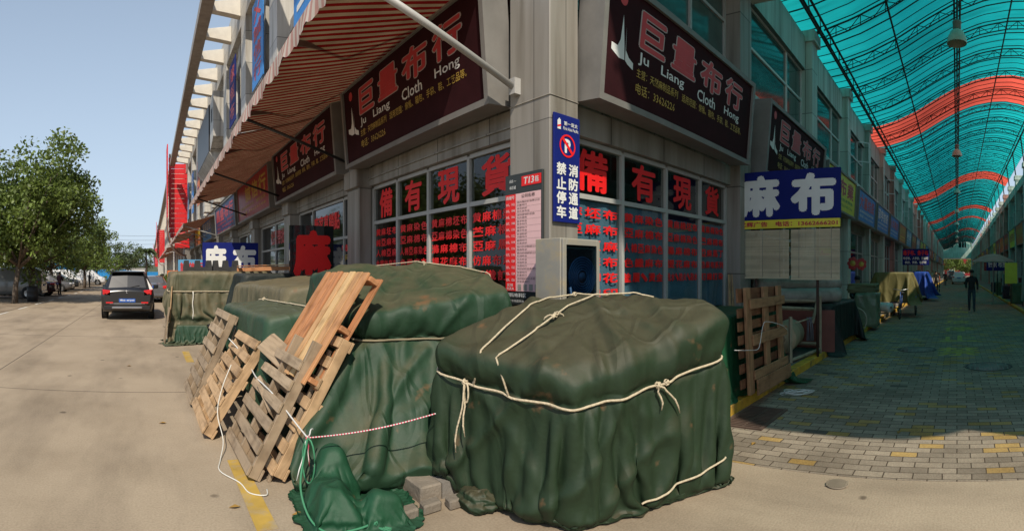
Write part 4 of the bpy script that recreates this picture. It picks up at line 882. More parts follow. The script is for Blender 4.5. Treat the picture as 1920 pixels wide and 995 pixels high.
# ------------------------------------------------------------------ tarpaulins: a sheet of particles draped over the goods and pulled in by its ropes
def hull_planes(foot, tops, batter=.04, zc=0.0):
    """convex collider: foot polygon (counter-clockwise), tops = [(point, normal)]"""
    pl = []; k = len(foot)
    for i in range(k):
        a, b = foot[i], foot[(i+1) % k]; e = Vector((b[0]-a[0], b[1]-a[1], 0)).normalized()
        n = Vector((e.y, -e.x, batter)).normalized(); pl.append((n, n.dot(Vector((a[0], a[1], zc)))))
    for p, n in tops:
        n = Vector(n).normalized(); pl.append((n, n.dot(Vector(p))))
    return np.array([list(n) for n, d in pl]), np.array([d for n, d in pl])
def hull_tied(foot, tops, rp, bulge=.10, spread=.10, over=.3):
    """goods tied with a rope: the upper half swells out over the rope plane z = a + bx x + by y, the lower half spreads to the ground; plus the waist the rope pulls in to"""
    a, bx, by = rp; k = len(foot); up = []; lo = []; wa = []
    for i in range(k):
        p, q = foot[i], foot[(i+1) % k]; e = Vector((q[0]-p[0], q[1]-p[1], 0)).normalized(); m = ((p[0]+q[0])/2, (p[1]+q[1])/2); z = a+bx*m[0]+by*m[1]
        n0 = Vector((e.y, -e.x, 0)); pt = Vector((m[0], m[1], z))
        n = (n0 + Vector((0, 0, -over))).normalized(); up.append((n, n.dot(pt))); n = (n0 + Vector((0, 0, .06))).normalized(); up.append((n, n.dot(pt + n0*bulge)))
        n = (n0 + Vector((0, 0, spread/max(z, .1)))).normalized(); lo.append((n, n.dot(pt))); wa.append((n0, n0.dot(pt)))
    for i in range(k):   # rounded shoulders
        p, q = foot[i], foot[(i+1) % k]; e = Vector((q[0]-p[0], q[1]-p[1], 0)).normalized(); n0 = Vector((e.y, -e.x, 0)); m = Vector(((p[0]+q[0])/2, (p[1]+q[1])/2, 0))
        for cut, sl in ():
            h = m + n0*(bulge-cut); zt = min((Vector(n).normalized().dot(Vector(pp)) - n[0]/Vector(n).length*h.x - n[1]/Vector(n).length*h.y)/(n[2]/Vector(n).length) for pp, n in tops)
            zt -= .0 if cut > .15 else .03
            n = (n0*sl + Vector((0, 0, 1))); 
            tn = [Vector(nn).normalized() for pp, nn in tops]; n = (n + Vector((-0, 0, 0))).normalized(); up.append((n, n.dot(Vector((h.x, h.y, zt)))))
    for p, n in tops: n = Vector(n).normalized(); up.append((n, n.dot(Vector(p))))
    d = Vector((bx, by, -1)).normalized(); pp = Vector((foot[0][0], foot[0][1], a+bx*foot[0][0]+by*foot[0][1])); up.append((d, d.dot(pp)+.0)); u = -d; lo.append((u, u.dot(pp)))
    f = lambda l: (np.array([list(n) for n, d in l]), np.array([d for n, d in l]))
    return [f(up), f(lo)], f(wa)
def drape(center, size, n, hulls, ropes=(), ang=0.0, z0=2.0, seed=1, steps=(110, 60), r=.03, floor=.012, floor_fn=None, bend=.12, slack=1.0):
    """position based cloth; coarse grid first, then a grid twice as fine. ropes = [(footpoly, a, bx, by, slack)]: plane z = a + bx x + by y"""
    rs = np.random.RandomState(seed); sx, sy = size
    def grid(nx, ny):
        u = (np.arange(nx)/(nx-1)-.5)*sx; v = (np.arange(ny)/(ny-1)-.5)*sy; U, V = np.meshgrid(u, v, indexing='ij')
        return np.stack([center[0]+U*math.cos(ang)-V*math.sin(ang), center[1]+U*math.sin(ang)+V*math.cos(ang), np.full_like(U, z0)], -1)
    def solve(P, its, nsteps, dt, rope_from, rope_to, damp, sl=1.0):
        nx, ny = P.shape[:2]; lx = sx/(nx-1)*sl; ly = sy/(ny-1)*sl; Q = P.copy()
        pairs = []
        for ax, l, st in ((0, lx, 1), (1, ly, 1)):
            for par in (0, 1):
                m = (P.shape[ax]-1-par+1)//2
                if m <= 0: continue
                ia = np.arange(m)*2+par; ib = ia+1
                pairs.append(((ia, slice(None)) if ax == 0 else (slice(None), ia), (ib, slice(None)) if ax == 0 else (slice(None), ib), l, 1.0))
        ld = math.hypot(lx, ly)
        for par in (0, 1):
            m = (nx-1-par+1)//2; ia = np.arange(m)*2+par
            pairs.append((np.ix_(ia, np.arange(ny-1)), np.ix_(ia+1, np.arange(1, ny)), ld, .35))
            pairs.append((np.ix_(ia, np.arange(1, ny)), np.ix_(ia+1, np.arange(ny-1)), ld, .35))
        for ax, l in ((0, 2*lx), (1, 2*ly)):
            for par in (0, 1, 2, 3):
                a = np.arange(par, P.shape[ax]-2, 4)
                if len(a): pairs.append(((a, slice(None)) if ax == 0 else (slice(None), a), (a+2, slice(None)) if ax == 0 else (slice(None), a+2), l, bend))
        for s in range(nsteps):
            vel = (P-Q)*damp; vel[..., 2] -= 9.81*dt*dt; ln = np.linalg.norm(vel, axis=-1, keepdims=True); vel *= np.minimum(1, .06/np.maximum(ln, 1e-9)); Q = P.copy(); P = P+vel
            f = min(1.0, max(0.0, (s/nsteps-rope_from)/max(rope_to-rope_from, 1e-6)))
            for it in range(its):
                for A, B, l, k in pairs:
                    a = P[A]; b = P[B]; d = b-a; q = np.sqrt((d*d).sum(-1, keepdims=True))+1e-9
                    c = d*((q-l)/q*(.5*k)); P[A] = a+c; P[B] = b-c
                if it % 3 == 2 or it == its-1: collide(P, Q, f)
        return P
    def collide(P, Q, f):
        X = P.reshape(-1, 3); Y = Q.reshape(-1, 3)
        for Nn, D in hulls:
            s = X @ Nn.T - (D+r); i = s.argmax(1); m = s[np.arange(len(X)), i]; h = m < 0
            if h.any():
                idx = np.nonzero(h)[0]; X[idx] -= Nn[i[idx]]*m[idx, None]
                t = X[idx]-Y[idx]; nn = Nn[i[idx]]; t -= nn*(t*nn).sum(1, keepdims=True); X[idx] -= t*.45
        fl = floor if floor_fn is None else floor_fn(X[:, 0], X[:, 1])+floor
        g = X[:, 2] < fl
        if g.any():
            idx = np.nonzero(g)[0]; X[idx, 2] = fl if np.isscalar(fl) else fl[idx]; X[idx, :2] -= (X[idx, :2]-Y[idx, :2])*.8
        if f > 0:
            for (Nn, D), a, bx, by, slack in ropes:
                zr = a+bx*X[:, 0]+by*X[:, 1]; near = np.abs(X[:, 2]-zr) < .045
                if not near.any(): continue
                idx = np.nonzero(near)[0]; s = X[idx] @ Nn.T - D; i = s.argmax(1); m = s[np.arange(len(idx)), i]; lim = slack+(1-f)*.6
                o = m > lim
                if o.any(): j = idx[o]; X[j] -= Nn[i[o]]*((m[o]-lim)*.6)[:, None]
    nx, ny = n
    P = grid((nx+1)//2, (ny+1)//2); P += rs.normal(0, .004, P.shape)
    P = solve(P, 14, steps[0], .022, .45, .85, .97)
    # refine to the full grid (bilinear)
    c = P.shape; iu = np.linspace(0, c[0]-1, nx); iv = np.linspace(0, c[1]-1, ny); a = np.minimum(iu.astype(int), c[0]-2); b = np.minimum(iv.astype(int), c[1]-2); fu = (iu-a)[:, None, None]; fv = (iv-b)[None, :, None]
    P = P[a][:, b]*(1-fu)*(1-fv)+P[a+1][:, b]*fu*(1-fv)+P[a][:, b+1]*(1-fu)*fv+P[a+1][:, b+1]*fu*fv
    P += rs.normal(0, .002, P.shape)
    P = solve(P, 16, steps[1], .018, -1, -.5, .95, slack)
    return P
def gather(P, rp, cen, amp=.018, freq=9.0, reach=.2, seed=0.0, wr=.010, smooth=5, diag=0):
    """soften the goods' edges, then pleat the cloth where the rope gathers it, and crease it all over"""
    P = P.copy(); a, bx, by = rp
    for _ in range(smooth):
        w = (P[..., 2] > a+bx*P[..., 0]+by*P[..., 1]+.06)[1:-1, 1:-1, None]*.5
        P[1:-1, 1:-1] += w*((P[2:, 1:-1]+P[:-2, 1:-1]+P[1:-1, 2:]+P[1:-1, :-2])/4-P[1:-1, 1:-1])
    du = np.gradient(P, axis=0); dv = np.gradient(P, axis=1); n = np.cross(du, dv); n /= np.linalg.norm(n, axis=-1, keepdims=True)+1e-9
    n *= np.where(n[n.shape[0]//2, n.shape[1]//2, 2] < 0, -1, 1)
    X = P.reshape(-1, 3); Nn = n.reshape(-1, 3); out = np.zeros(len(X))
    for i, p in enumerate(X):
        dz = p[2]-(a+bx*p[0]+by*p[1]); t = math.atan2(p[1]-cen[1], p[0]-cen[0]); d = 0
        if abs(dz) < .75:
            q = noise.noise((t*freq+seed, dz*1.1, 3.3)); q2 = noise.noise((t*freq*2.3+seed, dz*2.0, 9.1)); f = math.exp(-abs(dz)/reach)*min(1, abs(dz)/.03)
            d += amp*f*((1-abs(q)*3.2) + .5*(1-abs(q2)*3.2))
        z1 = noise.noise((p[0]*2.6+seed, p[1]*2.6, p[2]*1.7)); z2 = noise.noise((p[0]*6.1, p[1]*6.1+seed, p[2]*3.3)); d += wr*(1-3*abs(z1)) + wr*.45*(1-3*abs(z2))
        if diag: e = p[0]*math.cos(diag)+p[1]*math.sin(diag); z3 = noise.noise(((e-p[2]*.75)*2.3+seed, (e*.75+p[2])*.6, 5.5)); z4 = noise.noise(((e+p[2]*.5)*3.1, (p[2]-e*.5)*.7+seed, 1.5)); d += .045*max(0, 1-4.5*abs(z3))**1.5 + .028*max(0, 1-4.5*abs(z4))**1.5
        out[i] = d if p[2] > .05 else 0
    X += Nn*out[:, None]; return P
TREES = {}
def tarp_mesh(name, P, material, label=None, group=None, parent=None, sub=1, thick=0):
    nx, ny = P.shape[:2]; me = bpy.data.meshes.new(name)
    X = P.reshape(-1, 3); c = X.mean(0); c[2] = 0
    i = np.arange((nx-1)*(ny-1)); a = (i//(ny-1))*ny + i % (ny-1); fs = np.stack([a, a+ny, a+ny+1, a+1], 1)
    me.from_pydata((X-c).tolist(), [], fs.tolist()); me.materials.append(material); me.polygons.foreach_set('use_smooth', [True]*len(fs)); me.update()
    o = bpy.data.objects.new(name, me); C.objects.link(o); o.location = c; ORG[o.name] = Vector(c)
    if sub: md = o.modifiers.new('sub', 'SUBSURF'); md.levels = sub; md.render_levels = sub
    if label: tag(o, label, 'tarpaulin', group)
    TREES[name if label is None else o.name] = BVHTree.FromPolygons([tuple(v) for v in X.tolist()], fs.tolist()); o_t = TREES[o.name] if o.name in TREES else None
    return o
def smooth_pts(pts, k=5):
    pts = [Vector(p) for p in pts]
    if len(pts) > 24 or len(pts) < 3: return pts
    e = [pts[0]]+pts+[pts[-1]]; out = []
    for i in range(1, len(e)-2):
        a, b, c, d = e[i-1:i+3]
        for j in range(k): t = j/k; out.append(.5*((2*b)+(c-a)*t+(2*a-5*b+4*c-d)*t*t+(3*b-a-3*c+d)*t**3))
    return out+[pts[-1]]
def rope(label, pts, r=.011, knot=(), mt='rope', tails=()):
    """pts: list of points; knots and loose tails are parts of the rope"""
    pts = smooth_pts(pts); r = r[0] if isinstance(r, list) else r; t = thing('rope', label, 'rope', pts[0]); a = MB(); a.tube(pts, r, 6, closed=False); a.build('cord', M[mt] if isinstance(mt, str) else mt, t)
    rr = random.Random(len(label))
    for k in knot:
        k = Vector(k); a = MB()
        for i in range(3):
            ax = Vector((rr.uniform(-1, 1), rr.uniform(-1, 1), rr.uniform(-1, 1))).normalized(); e = ax.orthogonal().normalized(); g = ax.cross(e)
            a.tube([k + (e*math.cos(q)*r*2.6 + g*math.sin(q)*r*2.0)+ax*r*.6*math.sin(2*q) for q in [j*2*math.pi/10 for j in range(10)]], r*.85, 5, closed=True)
        a.build('knot', M[mt] if isinstance(mt, str) else mt, t)
    for tl in tails: MB().tube(tl, [r*.85]*(len(tl)-1)+[r*.4], 5).build('loose_end', M[mt] if isinstance(mt, str) else mt, t)
    return t
def loop_path(P, plane, cen, a0, a1, n=70, off=.012, band=.05):
    """outermost cloth points near a plane, by bearing from cen between a0 and a1 (radians)"""
    X = P.reshape(-1, 3); zr = plane[0]+plane[1]*X[:, 0]+plane[2]*X[:, 1]; X = X[np.abs(X[:, 2]-zr) < band]
    d = X[:, :2]-np.array(cen)[None]; an = np.arctan2(d[:, 1], d[:, 0]); ra = np.hypot(d[:, 0], d[:, 1]); rr = []
    A = np.linspace(a0, a1, n); w = abs(a1-a0)/n*1.2
    for t in A:
        df = np.abs((an-t+math.pi) % (2*math.pi)-math.pi); m = df < w; rr.append(np.percentile(ra[m], 80) if m.any() else np.nan)
    rr = np.array(rr); ok = ~np.isnan(rr); rr = np.interp(np.arange(n), np.nonzero(ok)[0], rr[ok])
    rr = np.convolve(np.pad(rr, 2, 'edge'), [.1, .2, .4, .2, .1], 'valid')+off
    return [Vector((cen[0]+math.cos(t)*q, cen[1]+math.sin(t)*q, plane[0]+plane[1]*(cen[0]+math.cos(t)*q)+plane[2]*(cen[1]+math.sin(t)*q))) for t, q in zip(A, rr)]
def over_path(tree, pts, n=50, off=.012, taut=True):
    """a taut rope laid over a cloth along a plan polyline"""
    pts = [Vector((p[0], p[1], 0)) for p in pts]; out = []
    L_ = [0]
    for a, b in zip(pts[:-1], pts[1:]): L_.append(L_[-1]+(b-a).length)
    for i in range(n+1):
        s = L_[-1]*i/n; k = max(j for j in range(len(pts)-1) if L_[j] <= s+1e-9); f = (s-L_[k])/(L_[k+1]-L_[k]); p = pts[k].lerp(pts[k+1], f)
        h = tree.ray_cast(Vector((p.x, p.y, 4)), Vector((0, 0, -1)))
        out.append((s, Vector((p.x, p.y, (h[0].z if h[0] else .02)+off))))
    if taut:
        hull = []
        for s, p in out:
            while len(hull) >= 2 and (hull[-1][1].z-hull[-2][1].z)*(s-hull[-2][0]) <= (p.z-hull[-2][1].z)*(hull[-1][0]-hull[-2][0]): hull.pop()
            hull.append((s, p))
        hs = [h[0] for h in hull]; hz = [h[1].z for h in hull]
        for i, (s, p) in enumerate(out): p.z = max(p.z, float(np.interp(s, hs, hz))-.004)
    return [p for s, p in out]
def tuck(P, waist, lim, below=.55, keep=.12):
    """bunch the hem in against the goods"""
    P = P.copy(); X = P.reshape(-1, 3); Nn, D = waist
    for rep in range(3):
     s = X @ Nn.T - D; i = s.argmax(1); m = s[np.arange(len(X)), i]; lz = lim+.12*np.clip(X[:, 2]/below, 0, 1); tt = np.arctan2(X[:, 1]-X[:, 1].mean(), X[:, 0]-X[:, 0].mean()); lz = lz+.05*np.maximum(0, np.sin(tt*5+1)*np.sin(tt*11))+.02*np.abs(np.sin(tt*23)); o = (m > lz) & (X[:, 2] < below)
     ex = (m-lz)[o]; X[o] -= Nn[i[o]]*(ex*(1-keep))[:, None]; X[o, 2] += (.03 if rep == 0 else 0)*np.minimum(1, ex*5)*np.abs(np.sin(X[o, 0]*13+X[o, 1]*9+ex*8))
    return P
def cached(key, fn): return fn()
# ------------------------------------------------------------------ the tarpaulin piles
TG = mat_tarp('green waxed canvas', (.018, .036, .017), (.058, .054, .030), amt=.42); TO = mat_tarp('bleached olive canvas', (.042, .060, .034), (.135, .115, .066), amt=.95)
TC = mat_tarp('mid green canvas', (.022, .058, .032), (.075, .085, .050), amt=.5); TB = mat_tarp('bright green tarpaulin', (.010, .070, .028), (.03, .075, .038), amt=.1); TD = mat_tarp('blackish canvas', (.014, .020, .018), (.035, .036, .030), amt=.4)
def kerb_floor(x, y): return np.where((x > 1.84) & (y > 3.15), .12, 0.0)
def lane_floor(x, y): return np.where((x > 4.3) & (y > 2.5), .12, 0.0)
pile_group = 'tarpaulin covered piles'
# A: the big tied pile at the corner
fA = [(2.40, 2.20), (3.56, 1.76), (3.80, 3.0), (2.09, 3.28)]
ropeA = (-.158, .241, .173)
hA, wA = hull_tied(fA, [((2.40, 2.22, 1.0), (-.36, -.21, 1)), ((3, 2.6, 1.38), (0, 0, 1)), ((2.38, 2.14, .84), (-.52, -.62, .60))], ropeA, .05, -.06, .35)
PA = cached('A23', lambda: drape((2.98, 2.55), (3.3, 3.25), (128, 126), hA, [(wA, ropeA[0], ropeA[1], ropeA[2], .0), (wA, -.50, .21, 0, .05)], R(-20), 1.44, 3, (120, 80), floor_fn=kerb_floor, bend=.04, slack=1.07))
PA = tuck(PA, wA, .0, .6, .03)
PA = gather(PA, ropeA, (2.98, 2.55), .026, 4, .36, 2.0, .007, 1, R(-22))
tA = tarp_mesh('tarpaulin', PA, TG, 'largest dark green tarpaulin tied over a pile in front of the corner pillar', pile_group)
# B: the long pile along the street window, in two sheets, with a lower pile before it
fB = [(1.80, 4.12), (3.05, 3.72), (3.5, 5.6), (2.0, 6.0)]
hB, wB = hull_tied(fB, [((2.0, 3.9, 1.25), (-.24, -.27, 1)), ((2.83, 4.83, 1.70), (0, .1, 1)), ((2.83, 4.83, 1.70), (.12, 0, 1))], (1.06, 0, 0), .05, .62, .22)
PB = cached('B21', lambda: drape((2.55, 4.7), (4.6, 5.2), (124, 140), hB, [(wB, 1.06, 0, 0, .0)], R(-8), 1.8, 5, (110, 70), floor_fn=kerb_floor, bend=.04, slack=1.05))
PB = tuck(PB, wB, .64, .35, .06)
PB = gather(PB, (1.06, 0, 0), (2.6, 4.8), .030, 4, .34, 5.0, .007, 1, R(-40))
tB = tarp_mesh('tarpaulin', PB, mat_tarp('olive green canvas', (.017, .046, .023), (.100, .088, .050), amt=.16), 'olive tarpaulin with a peaked top over the pile under the lettered street window', pile_group)
fB2 = [(1.62, 6.1), (3.35, 5.9), (3.35, 9.3), (1.5, 9.4)]
hB2 = [hull_planes(fB2, [((1.6, 6.2, 1.42), (-.10, 0.0, 1)), ((3, 7, 1.58), (0, 0, 1))], .05)]
PB2 = cached('B25', lambda: drape((2.4, 7.75), (3.6, 5.0), (100, 140), hB2, [], R(3), 1.7, 6, (90, 50), floor_fn=kerb_floor, slack=1.05))
PB2 = gather(PB2, (.9, 0, 0), (2.5, 7.6), .0, 8, .2, 8.0, .014, 3)
tB2 = tarp_mesh('tarpaulin', PB2, TO, 'bleached olive tarpaulin over the pile before the window with the huge red character', pile_group)
fC = [(1.10, 4.9), (1.85, 4.8), (1.85, 7.2), (1.02, 7.4)]
hC = [hull_planes(fC, [((1.1, 5, 1.17), (-.12, .0, 1)), ((1.5, 6, 1.25), (0, 0, 1))], .06)]
PC = cached('C15', lambda: drape((1.5, 6.1), (2.1, 3.7), (84, 124), hC, [], R(-3), 1.4, 7, (90, 45), floor_fn=kerb_floor, slack=1.04))
PC = gather(PC, (.7, 0, 0), (1.5, 6.1), .0, 8, .2, 1.0, .013, 3)
tC = tarp_mesh('tarpaulin', PC, TC, 'mid green tarpaulin over the low pile behind the leaning grey pallets', pile_group)
# D: far pile with a gathered hem, E: dark pile behind it
fD = [(.50, 12.05), (2.95, 11.85), (3.1, 15.2), (.55, 15.4)]
hD = [hull_planes(fD, [((1, 12, 1.63), (0, 0, 1))], .02)]
PD = cached('D15', lambda: drape((1.8, 13.6), (4.5, 5.4), (110, 128), hD, [(hD[0], 1.2, 0, 0, .03), (hD[0], .50, 0, 0, .02)], R(-2), 1.8, 8, (90, 50), slack=1.05))
PD = gather(PD, (1.2, 0, 0), (1.8, 13.6), .02, 10, .2, 4.0, .016, 2)
tD = tarp_mesh('tarpaulin', PD, TO, 'faded olive tarpaulin over the far pile, roped round its middle', pile_group)
hD2 = [hull_planes([(.62, 11.85), (1.35, 11.75), (1.4, 12.3), (.62, 12.3)], [((1, 12, .40), (0, 0, 1))], .1)]
PD2 = cached('D25', lambda: drape((1.0, 12.0), (1.6, 1.3), (70, 60), hD2, [(hD2[0], .2, 0, 0, .05)], .1, .5, 9, (70, 40), slack=1.15))
tarp_mesh('tarpaulin', PD2, TC, 'dark green gathered tarpaulin hem on the road under the far olive pile', pile_group)
hE = [hull_planes([(1.9, 10.3), (3.5, 10.3), (3.5, 11.7), (1.9, 11.7)], [((2, 11, 1.60), (0, 0, 1))], .02)]
PE = cached('E13', lambda: drape((2.7, 11.0), (3.4, 3.2), (64, 60), hE, [], .1, 1.7, 10, (70, 30)))
tarp_mesh('tarpaulin', PE, TD, 'blackish tarpaulin in shade between the two olive street piles', pile_group)
# F: behind the upright pallet, G: black pile in the lane
fF = [(4.75, 2.62), (7.25, 2.62), (7.25, 3.6), (4.75, 3.6)]
hF = [hull_planes(fF, [((5, 3, 1.10), (0, 0, 1))], .04)]
PF = cached('F14', lambda: drape((6.0, 3.0), (3.9, 2.6), (110, 76), hF, [(hF[0], .72, 0, 0, .05)], 0, 1.25, 11, (90, 50), floor_fn=lane_floor))
tarp_mesh('tarpaulin', PF, TB, 'bright green tarpaulin behind the upright pallet at the mouth of the lane', pile_group)
hG = [hull_planes([(10.0, 2.5), (12.2, 2.45), (12.2, 3.6), (10.0, 3.6)], [((11, 3, .98), (0, 0, 1))], .0)]
PG = cached('G13', lambda: drape((11.1, 3.0), (3.6, 2.6), (80, 58), hG, [], 0, 1.1, 12, (70, 30), floor_fn=lane_floor))
tarp_mesh('tarpaulin', PG, TD, 'black cloth over the low stack under the wrapped rolls in the lane', pile_group)

hH = [hull_planes([(1.05, 3.10), (1.30, 3.0), (1.36, 3.40), (1.10, 3.5)], [((1.2, 3.2, .20), (-.1, .2, 1))], .5), hull_planes([(1.36, 2.98), (1.62, 2.95), (1.66, 3.2), (1.40, 3.25)], [((1.5, 3.1, .15), (.2, .0, 1))], .6), hull_planes([(1.15, 3.45), (1.45, 3.4), (1.5, 3.7), (1.2, 3.75)], [((1.3, 3.5, .30), (0, -.2, 1))], .4)][:3]
PH = cached('H20', lambda: drape((1.34, 3.30), (1.15, 1.15), (84, 84), hH, [], .5, .5, 13, (90, 50), bend=.02, slack=1.10))
PH = tuck(PH, hull_planes([(1.02, 2.98), (1.64, 2.92), (1.72, 3.3), (1.5, 3.72), (1.12, 3.72)], [], 0), .05, .2, .25)
PH = gather(PH, (5, 0, 0), (1.3, 3.3), 0, 8, .2, 3.0, .030, 0)
tarp_mesh('tarpaulin', PH, mat_tarp('fresh green tarpaulin', (.010, .058, .026), (.02, .065, .035), amt=.1), 'crumpled bright green tarpaulin bundle tied with green cord on the road', pile_group)
# ------------------------------------------------------------------ ropes round and over the piles
ang = lambda x, y, c: math.atan2(y-c[1], x-c[0])
cA = (2.98, 2.55)
la = loop_path(PA, ropeA, cA, ang(2.0, 3.45, cA)-2*math.pi if ang(2.0, 3.45, cA) > 0 else ang(2.0, 3.45, cA), ang(3.8, 2.2, cA), 90)
k1 = min(la, key=lambda p: abs(math.atan2(p.x, p.y)-(870-280)/F)); k2 = min(la, key=lambda p: abs(math.atan2(p.x, p.y)-(1235-280)/F))
def tail(p, d, n=6, s=1):
    rr = random.Random(int(p.x*999)+s); q = Vector(p); out = [q.copy()]
    for i in range(n): q = q + Vector(d)/n + Vector((rr.uniform(-.012, .012), rr.uniform(-.012, .012), -.008*i)); out.append(q.copy())
    return out
off = Vector((-.03, -.03, 0))
kk = k1+off*.3
lp = [kk + Vector((-.02*math.sin(q), -.02, -.07+.07*math.cos(q))) + Vector((.022*math.sin(q), -.022*math.sin(q), 0)) for q in [i*2*math.pi/12 for i in range(13)]]
rope('pale rope tied tightly round the middle of the largest tarpaulin', la, .0085, (k1, k1+Vector((.05, -.05, 0)), k2, k2+Vector((.06, -.03, .012))), tails=(lp, tail(kk, (-.06, -.01, -.26), 8, 3), tail(kk, (-.03, -.03, -.2), 7, 5), tail(k2+off*.5, (.02, -.02, -.09), 5, 8), tail(k2+off*.5, (.16, -.05, -.10), 6, 9)))
low = (-.50, .21, 0)
rope('twisted low rope across the bottom of the largest tarpaulin', loop_path(PA, low, cA, ang(2.80, 1.9, cA), ang(3.85, 2.0, cA), 50, .015), .0075)
pa = over_path(TREES[tA.name], [(2.13, 2.86), (2.45, 2.95), (3.0, 3.05), (3.6, 2.9)], 50); pb = over_path(TREES[tA.name], [(2.16, 2.74), (2.5, 2.68), (2.95, 2.78), (3.45, 2.6), (3.66, 2.45)], 60)
st = min(la, key=lambda p: (p-pa[0]).length)
rope('pale rope over the top of the largest tarpaulin, knotted at the back', [st]+pa[1:], .0075, (pa[38],))
rope('pale rope over the top of the largest tarpaulin, with a big knot on its slope', [min(la, key=lambda p: (p-pb[0]).length)]+pb[1:], .0075, (pb[22], pb[23], pb[24]), tails=(tail(pb[24], (.10, -.03, .02), 5, 2), tail(pb[22], (-.07, .05, .05), 5, 4)))
cB = (2.6, 4.8)
lb = loop_path(PB, (1.06, 0, 0), cB, ang(1.5, 4.5, cB)-(2*math.pi if ang(1.5, 4.5, cB) > 0 else 0), ang(3.4, 3.9, cB), 80)
rope('dark dusty rope round the pile with the peaked olive tarpaulin', lb, .010, mt=mat('dusty rope', (.23, .19, .12), .9, .2))
pc = over_path(TREES[tB.name], [(2.5, 5.7), (2.75, 4.9), (3.1, 4.3), (3.25, 3.9)], 50, .010); rope('thin cord over the peaked olive tarpaulin with a small frayed knot', pc, .006, (pc[25],), tails=(tail(pc[25], (-.03, -.08, -.10), 5, 2), tail(pc[25], (.04, -.08, -.08), 5, 3), tail(pc[25], (.0, -.09, -.10), 5, 4)))
pd = over_path(TREES[tC.name], [(1.55, 7.3), (1.6, 6.2), (1.65, 5.2), (1.75, 4.75)], 40, .010); rope('pale rope along the mid green tarpaulin, knotted near the new pallet', pd, .009, (pd[6], pd[36]), tails=(tail(pd[36], (.05, -.08, .06), 4, 2),))
cD = (1.8, 13.6); ld_ = loop_path(PD, (1.2, 0, 0), cD, ang(.4, 13.5, cD)-(2*math.pi if ang(.4, 13.5, cD) > 0 else 0), ang(3.2, 12.0, cD), 60); rope('pale rope round the middle of the far olive pile', ld_, .012)
for x, z0, z1, lab in ((.98, .55, 1.19, 'long white strap hanging down the far olive pile'), (2.55, .95, 1.19, 'short white strap under the rope of the far olive pile')):
    p = min(ld_, key=lambda p: abs(p.x-x)+abs(p.y-11.9)*.1); o = MB().tube([p+Vector((.01*math.sin(i*1.3), -.02, -(z1-z0)*i/8)) for i in range(9)], .014, 5).build('strap', mat('white strap', (.62, .60, .54), .7, .1), None, p); tag(o, lab, 'strap')
# ------------------------------------------------------------------ wooden pallets
WG = mat_wood('weathered grey pallet wood', (.42, .32, .215), (.31, .235, .16)); WN = mat_wood('new pallet wood', (.60, .40, .20), (.46, .20, .09)); WB = mat_wood('brown pallet wood', (.42, .28, .16), (.50, .335, .19)); WR = mat_wood('red brown pallet wood', (.26, .13, .065), (.19, .085, .045))
def boards(name, lst, material, parent, bevel=.004, seed=1):
    """lst: boards as (centre, half x, half y, half z); one mesh with the grain running along each board"""
    a = MB(); g = []; rr = random.Random(seed)
    for c, hx, hy, hz in lst:
        c = Vector(c); hx, hy, hz = Vector(hx), Vector(hy), Vector(hz); a.obox(c, hx, hy, hz)
        ax = max((hx, hy, hz), key=lambda v: v.length).normalized(); oth = [v.normalized() for v in (hx, hy, hz) if abs(v.normalized().dot(ax)) < .5]; off = rr.uniform(0, 50)
        for p in a.v[-8:]: d = Vector(p)-c; g.append((off + d.dot(ax)*.9, d.dot(oth[0])*9, d.dot(oth[1])*9))
    o = a.build(name, material, parent); at = o.data.attributes.new('grain', 'FLOAT_VECTOR', 'POINT'); at.data.foreach_set('vector', [c for v in g for c in v])
    b = o.modifiers.new('bevel', 'BEVEL'); b.width = bevel; b.segments = 1
    return o
def pallet(label, o, u, v, w, l, material, nslat=7, slat=.095, deep=.12, nstr=3, broken=(), bottom=3, seed=1, group='wooden pallets', cross=True, name='pallet', gap=None):
    """u: along the boards (width w), v: along the stringers (length l), boards on the side of u x v"""
    o, u, v = Vector(o), Vector(u).normalized(), Vector(v); v = (v - u*v.dot(u)).normalized(); n = u.cross(v); rr = random.Random(seed)
    t = thing(name, label, 'pallet', o, group); top = []; bot = []; th = .011
    for i in range(nslat):
        if i in broken: continue
        y = slat/2 + (l-slat)*i/(nslat-1); dx = rr.uniform(-.012, .012); a = rr.uniform(-.012, .012); uu = (u+v*a).normalized()
        top.append((o+u*(w/2+dx)+v*(y+rr.uniform(-.006, .006))+n*(deep-th), uu*(w/2+rr.uniform(-.008, .008)), v*slat*.5*rr.uniform(.9, 1.05), n*th))
    for i in range(bottom):
        y = slat/2 + (l-slat)*i/max(bottom-1, 1); bot.append((o+u*w/2+v*y+n*th, u*w/2, v*slat*.5, n*th))
    if top: boards('top_deck', top, material, t, .003, seed)
    if bot: boards('bottom_deck', bot, material, t, .003, seed+9)
    for i in range(nstr):
        x = .025 + (w-.05)*i/(nstr-1); boards('stringer', [(o+u*x+v*l/2+n*deep/2, u*.022, v*l/2*rr.uniform(.985, 1.0), n*(deep/2-2*th-.0008))], material, t, .004, seed+20+i)
    return t
Y_ = Vector((0, 1, 0))
def lean(rise, run, skew=0.0): return Vector((run, skew, rise))
# far pair of grey pallets leaning on the low pile: boards run up, away from the road
pallet('grey wooden pallet standing nearly edge-on, farthest of those leaning on the low green pile', (.72, 6.35, .0), (0, 1, 0), lean(1.2, .42, .12), 1.0, 1.22, WG, 7, .10, .13, seed=3)
pallet('grey wooden pallet with wide gaps, leaning in front of the edge-on one', (.60, 7.30, .0), (0, -1, 0), lean(1.1, .50, .0), 1.10, 1.2, WG, 6, .105, .13, seed=4)
pallet('brown wooden pallet with boards close together leaning beside the farthest grey one', (.62, 6.13, .0), (0, -1, 0), lean(1.02, .66, .15), 1.12, 1.22, WB, 8, .10, .14, seed=5)
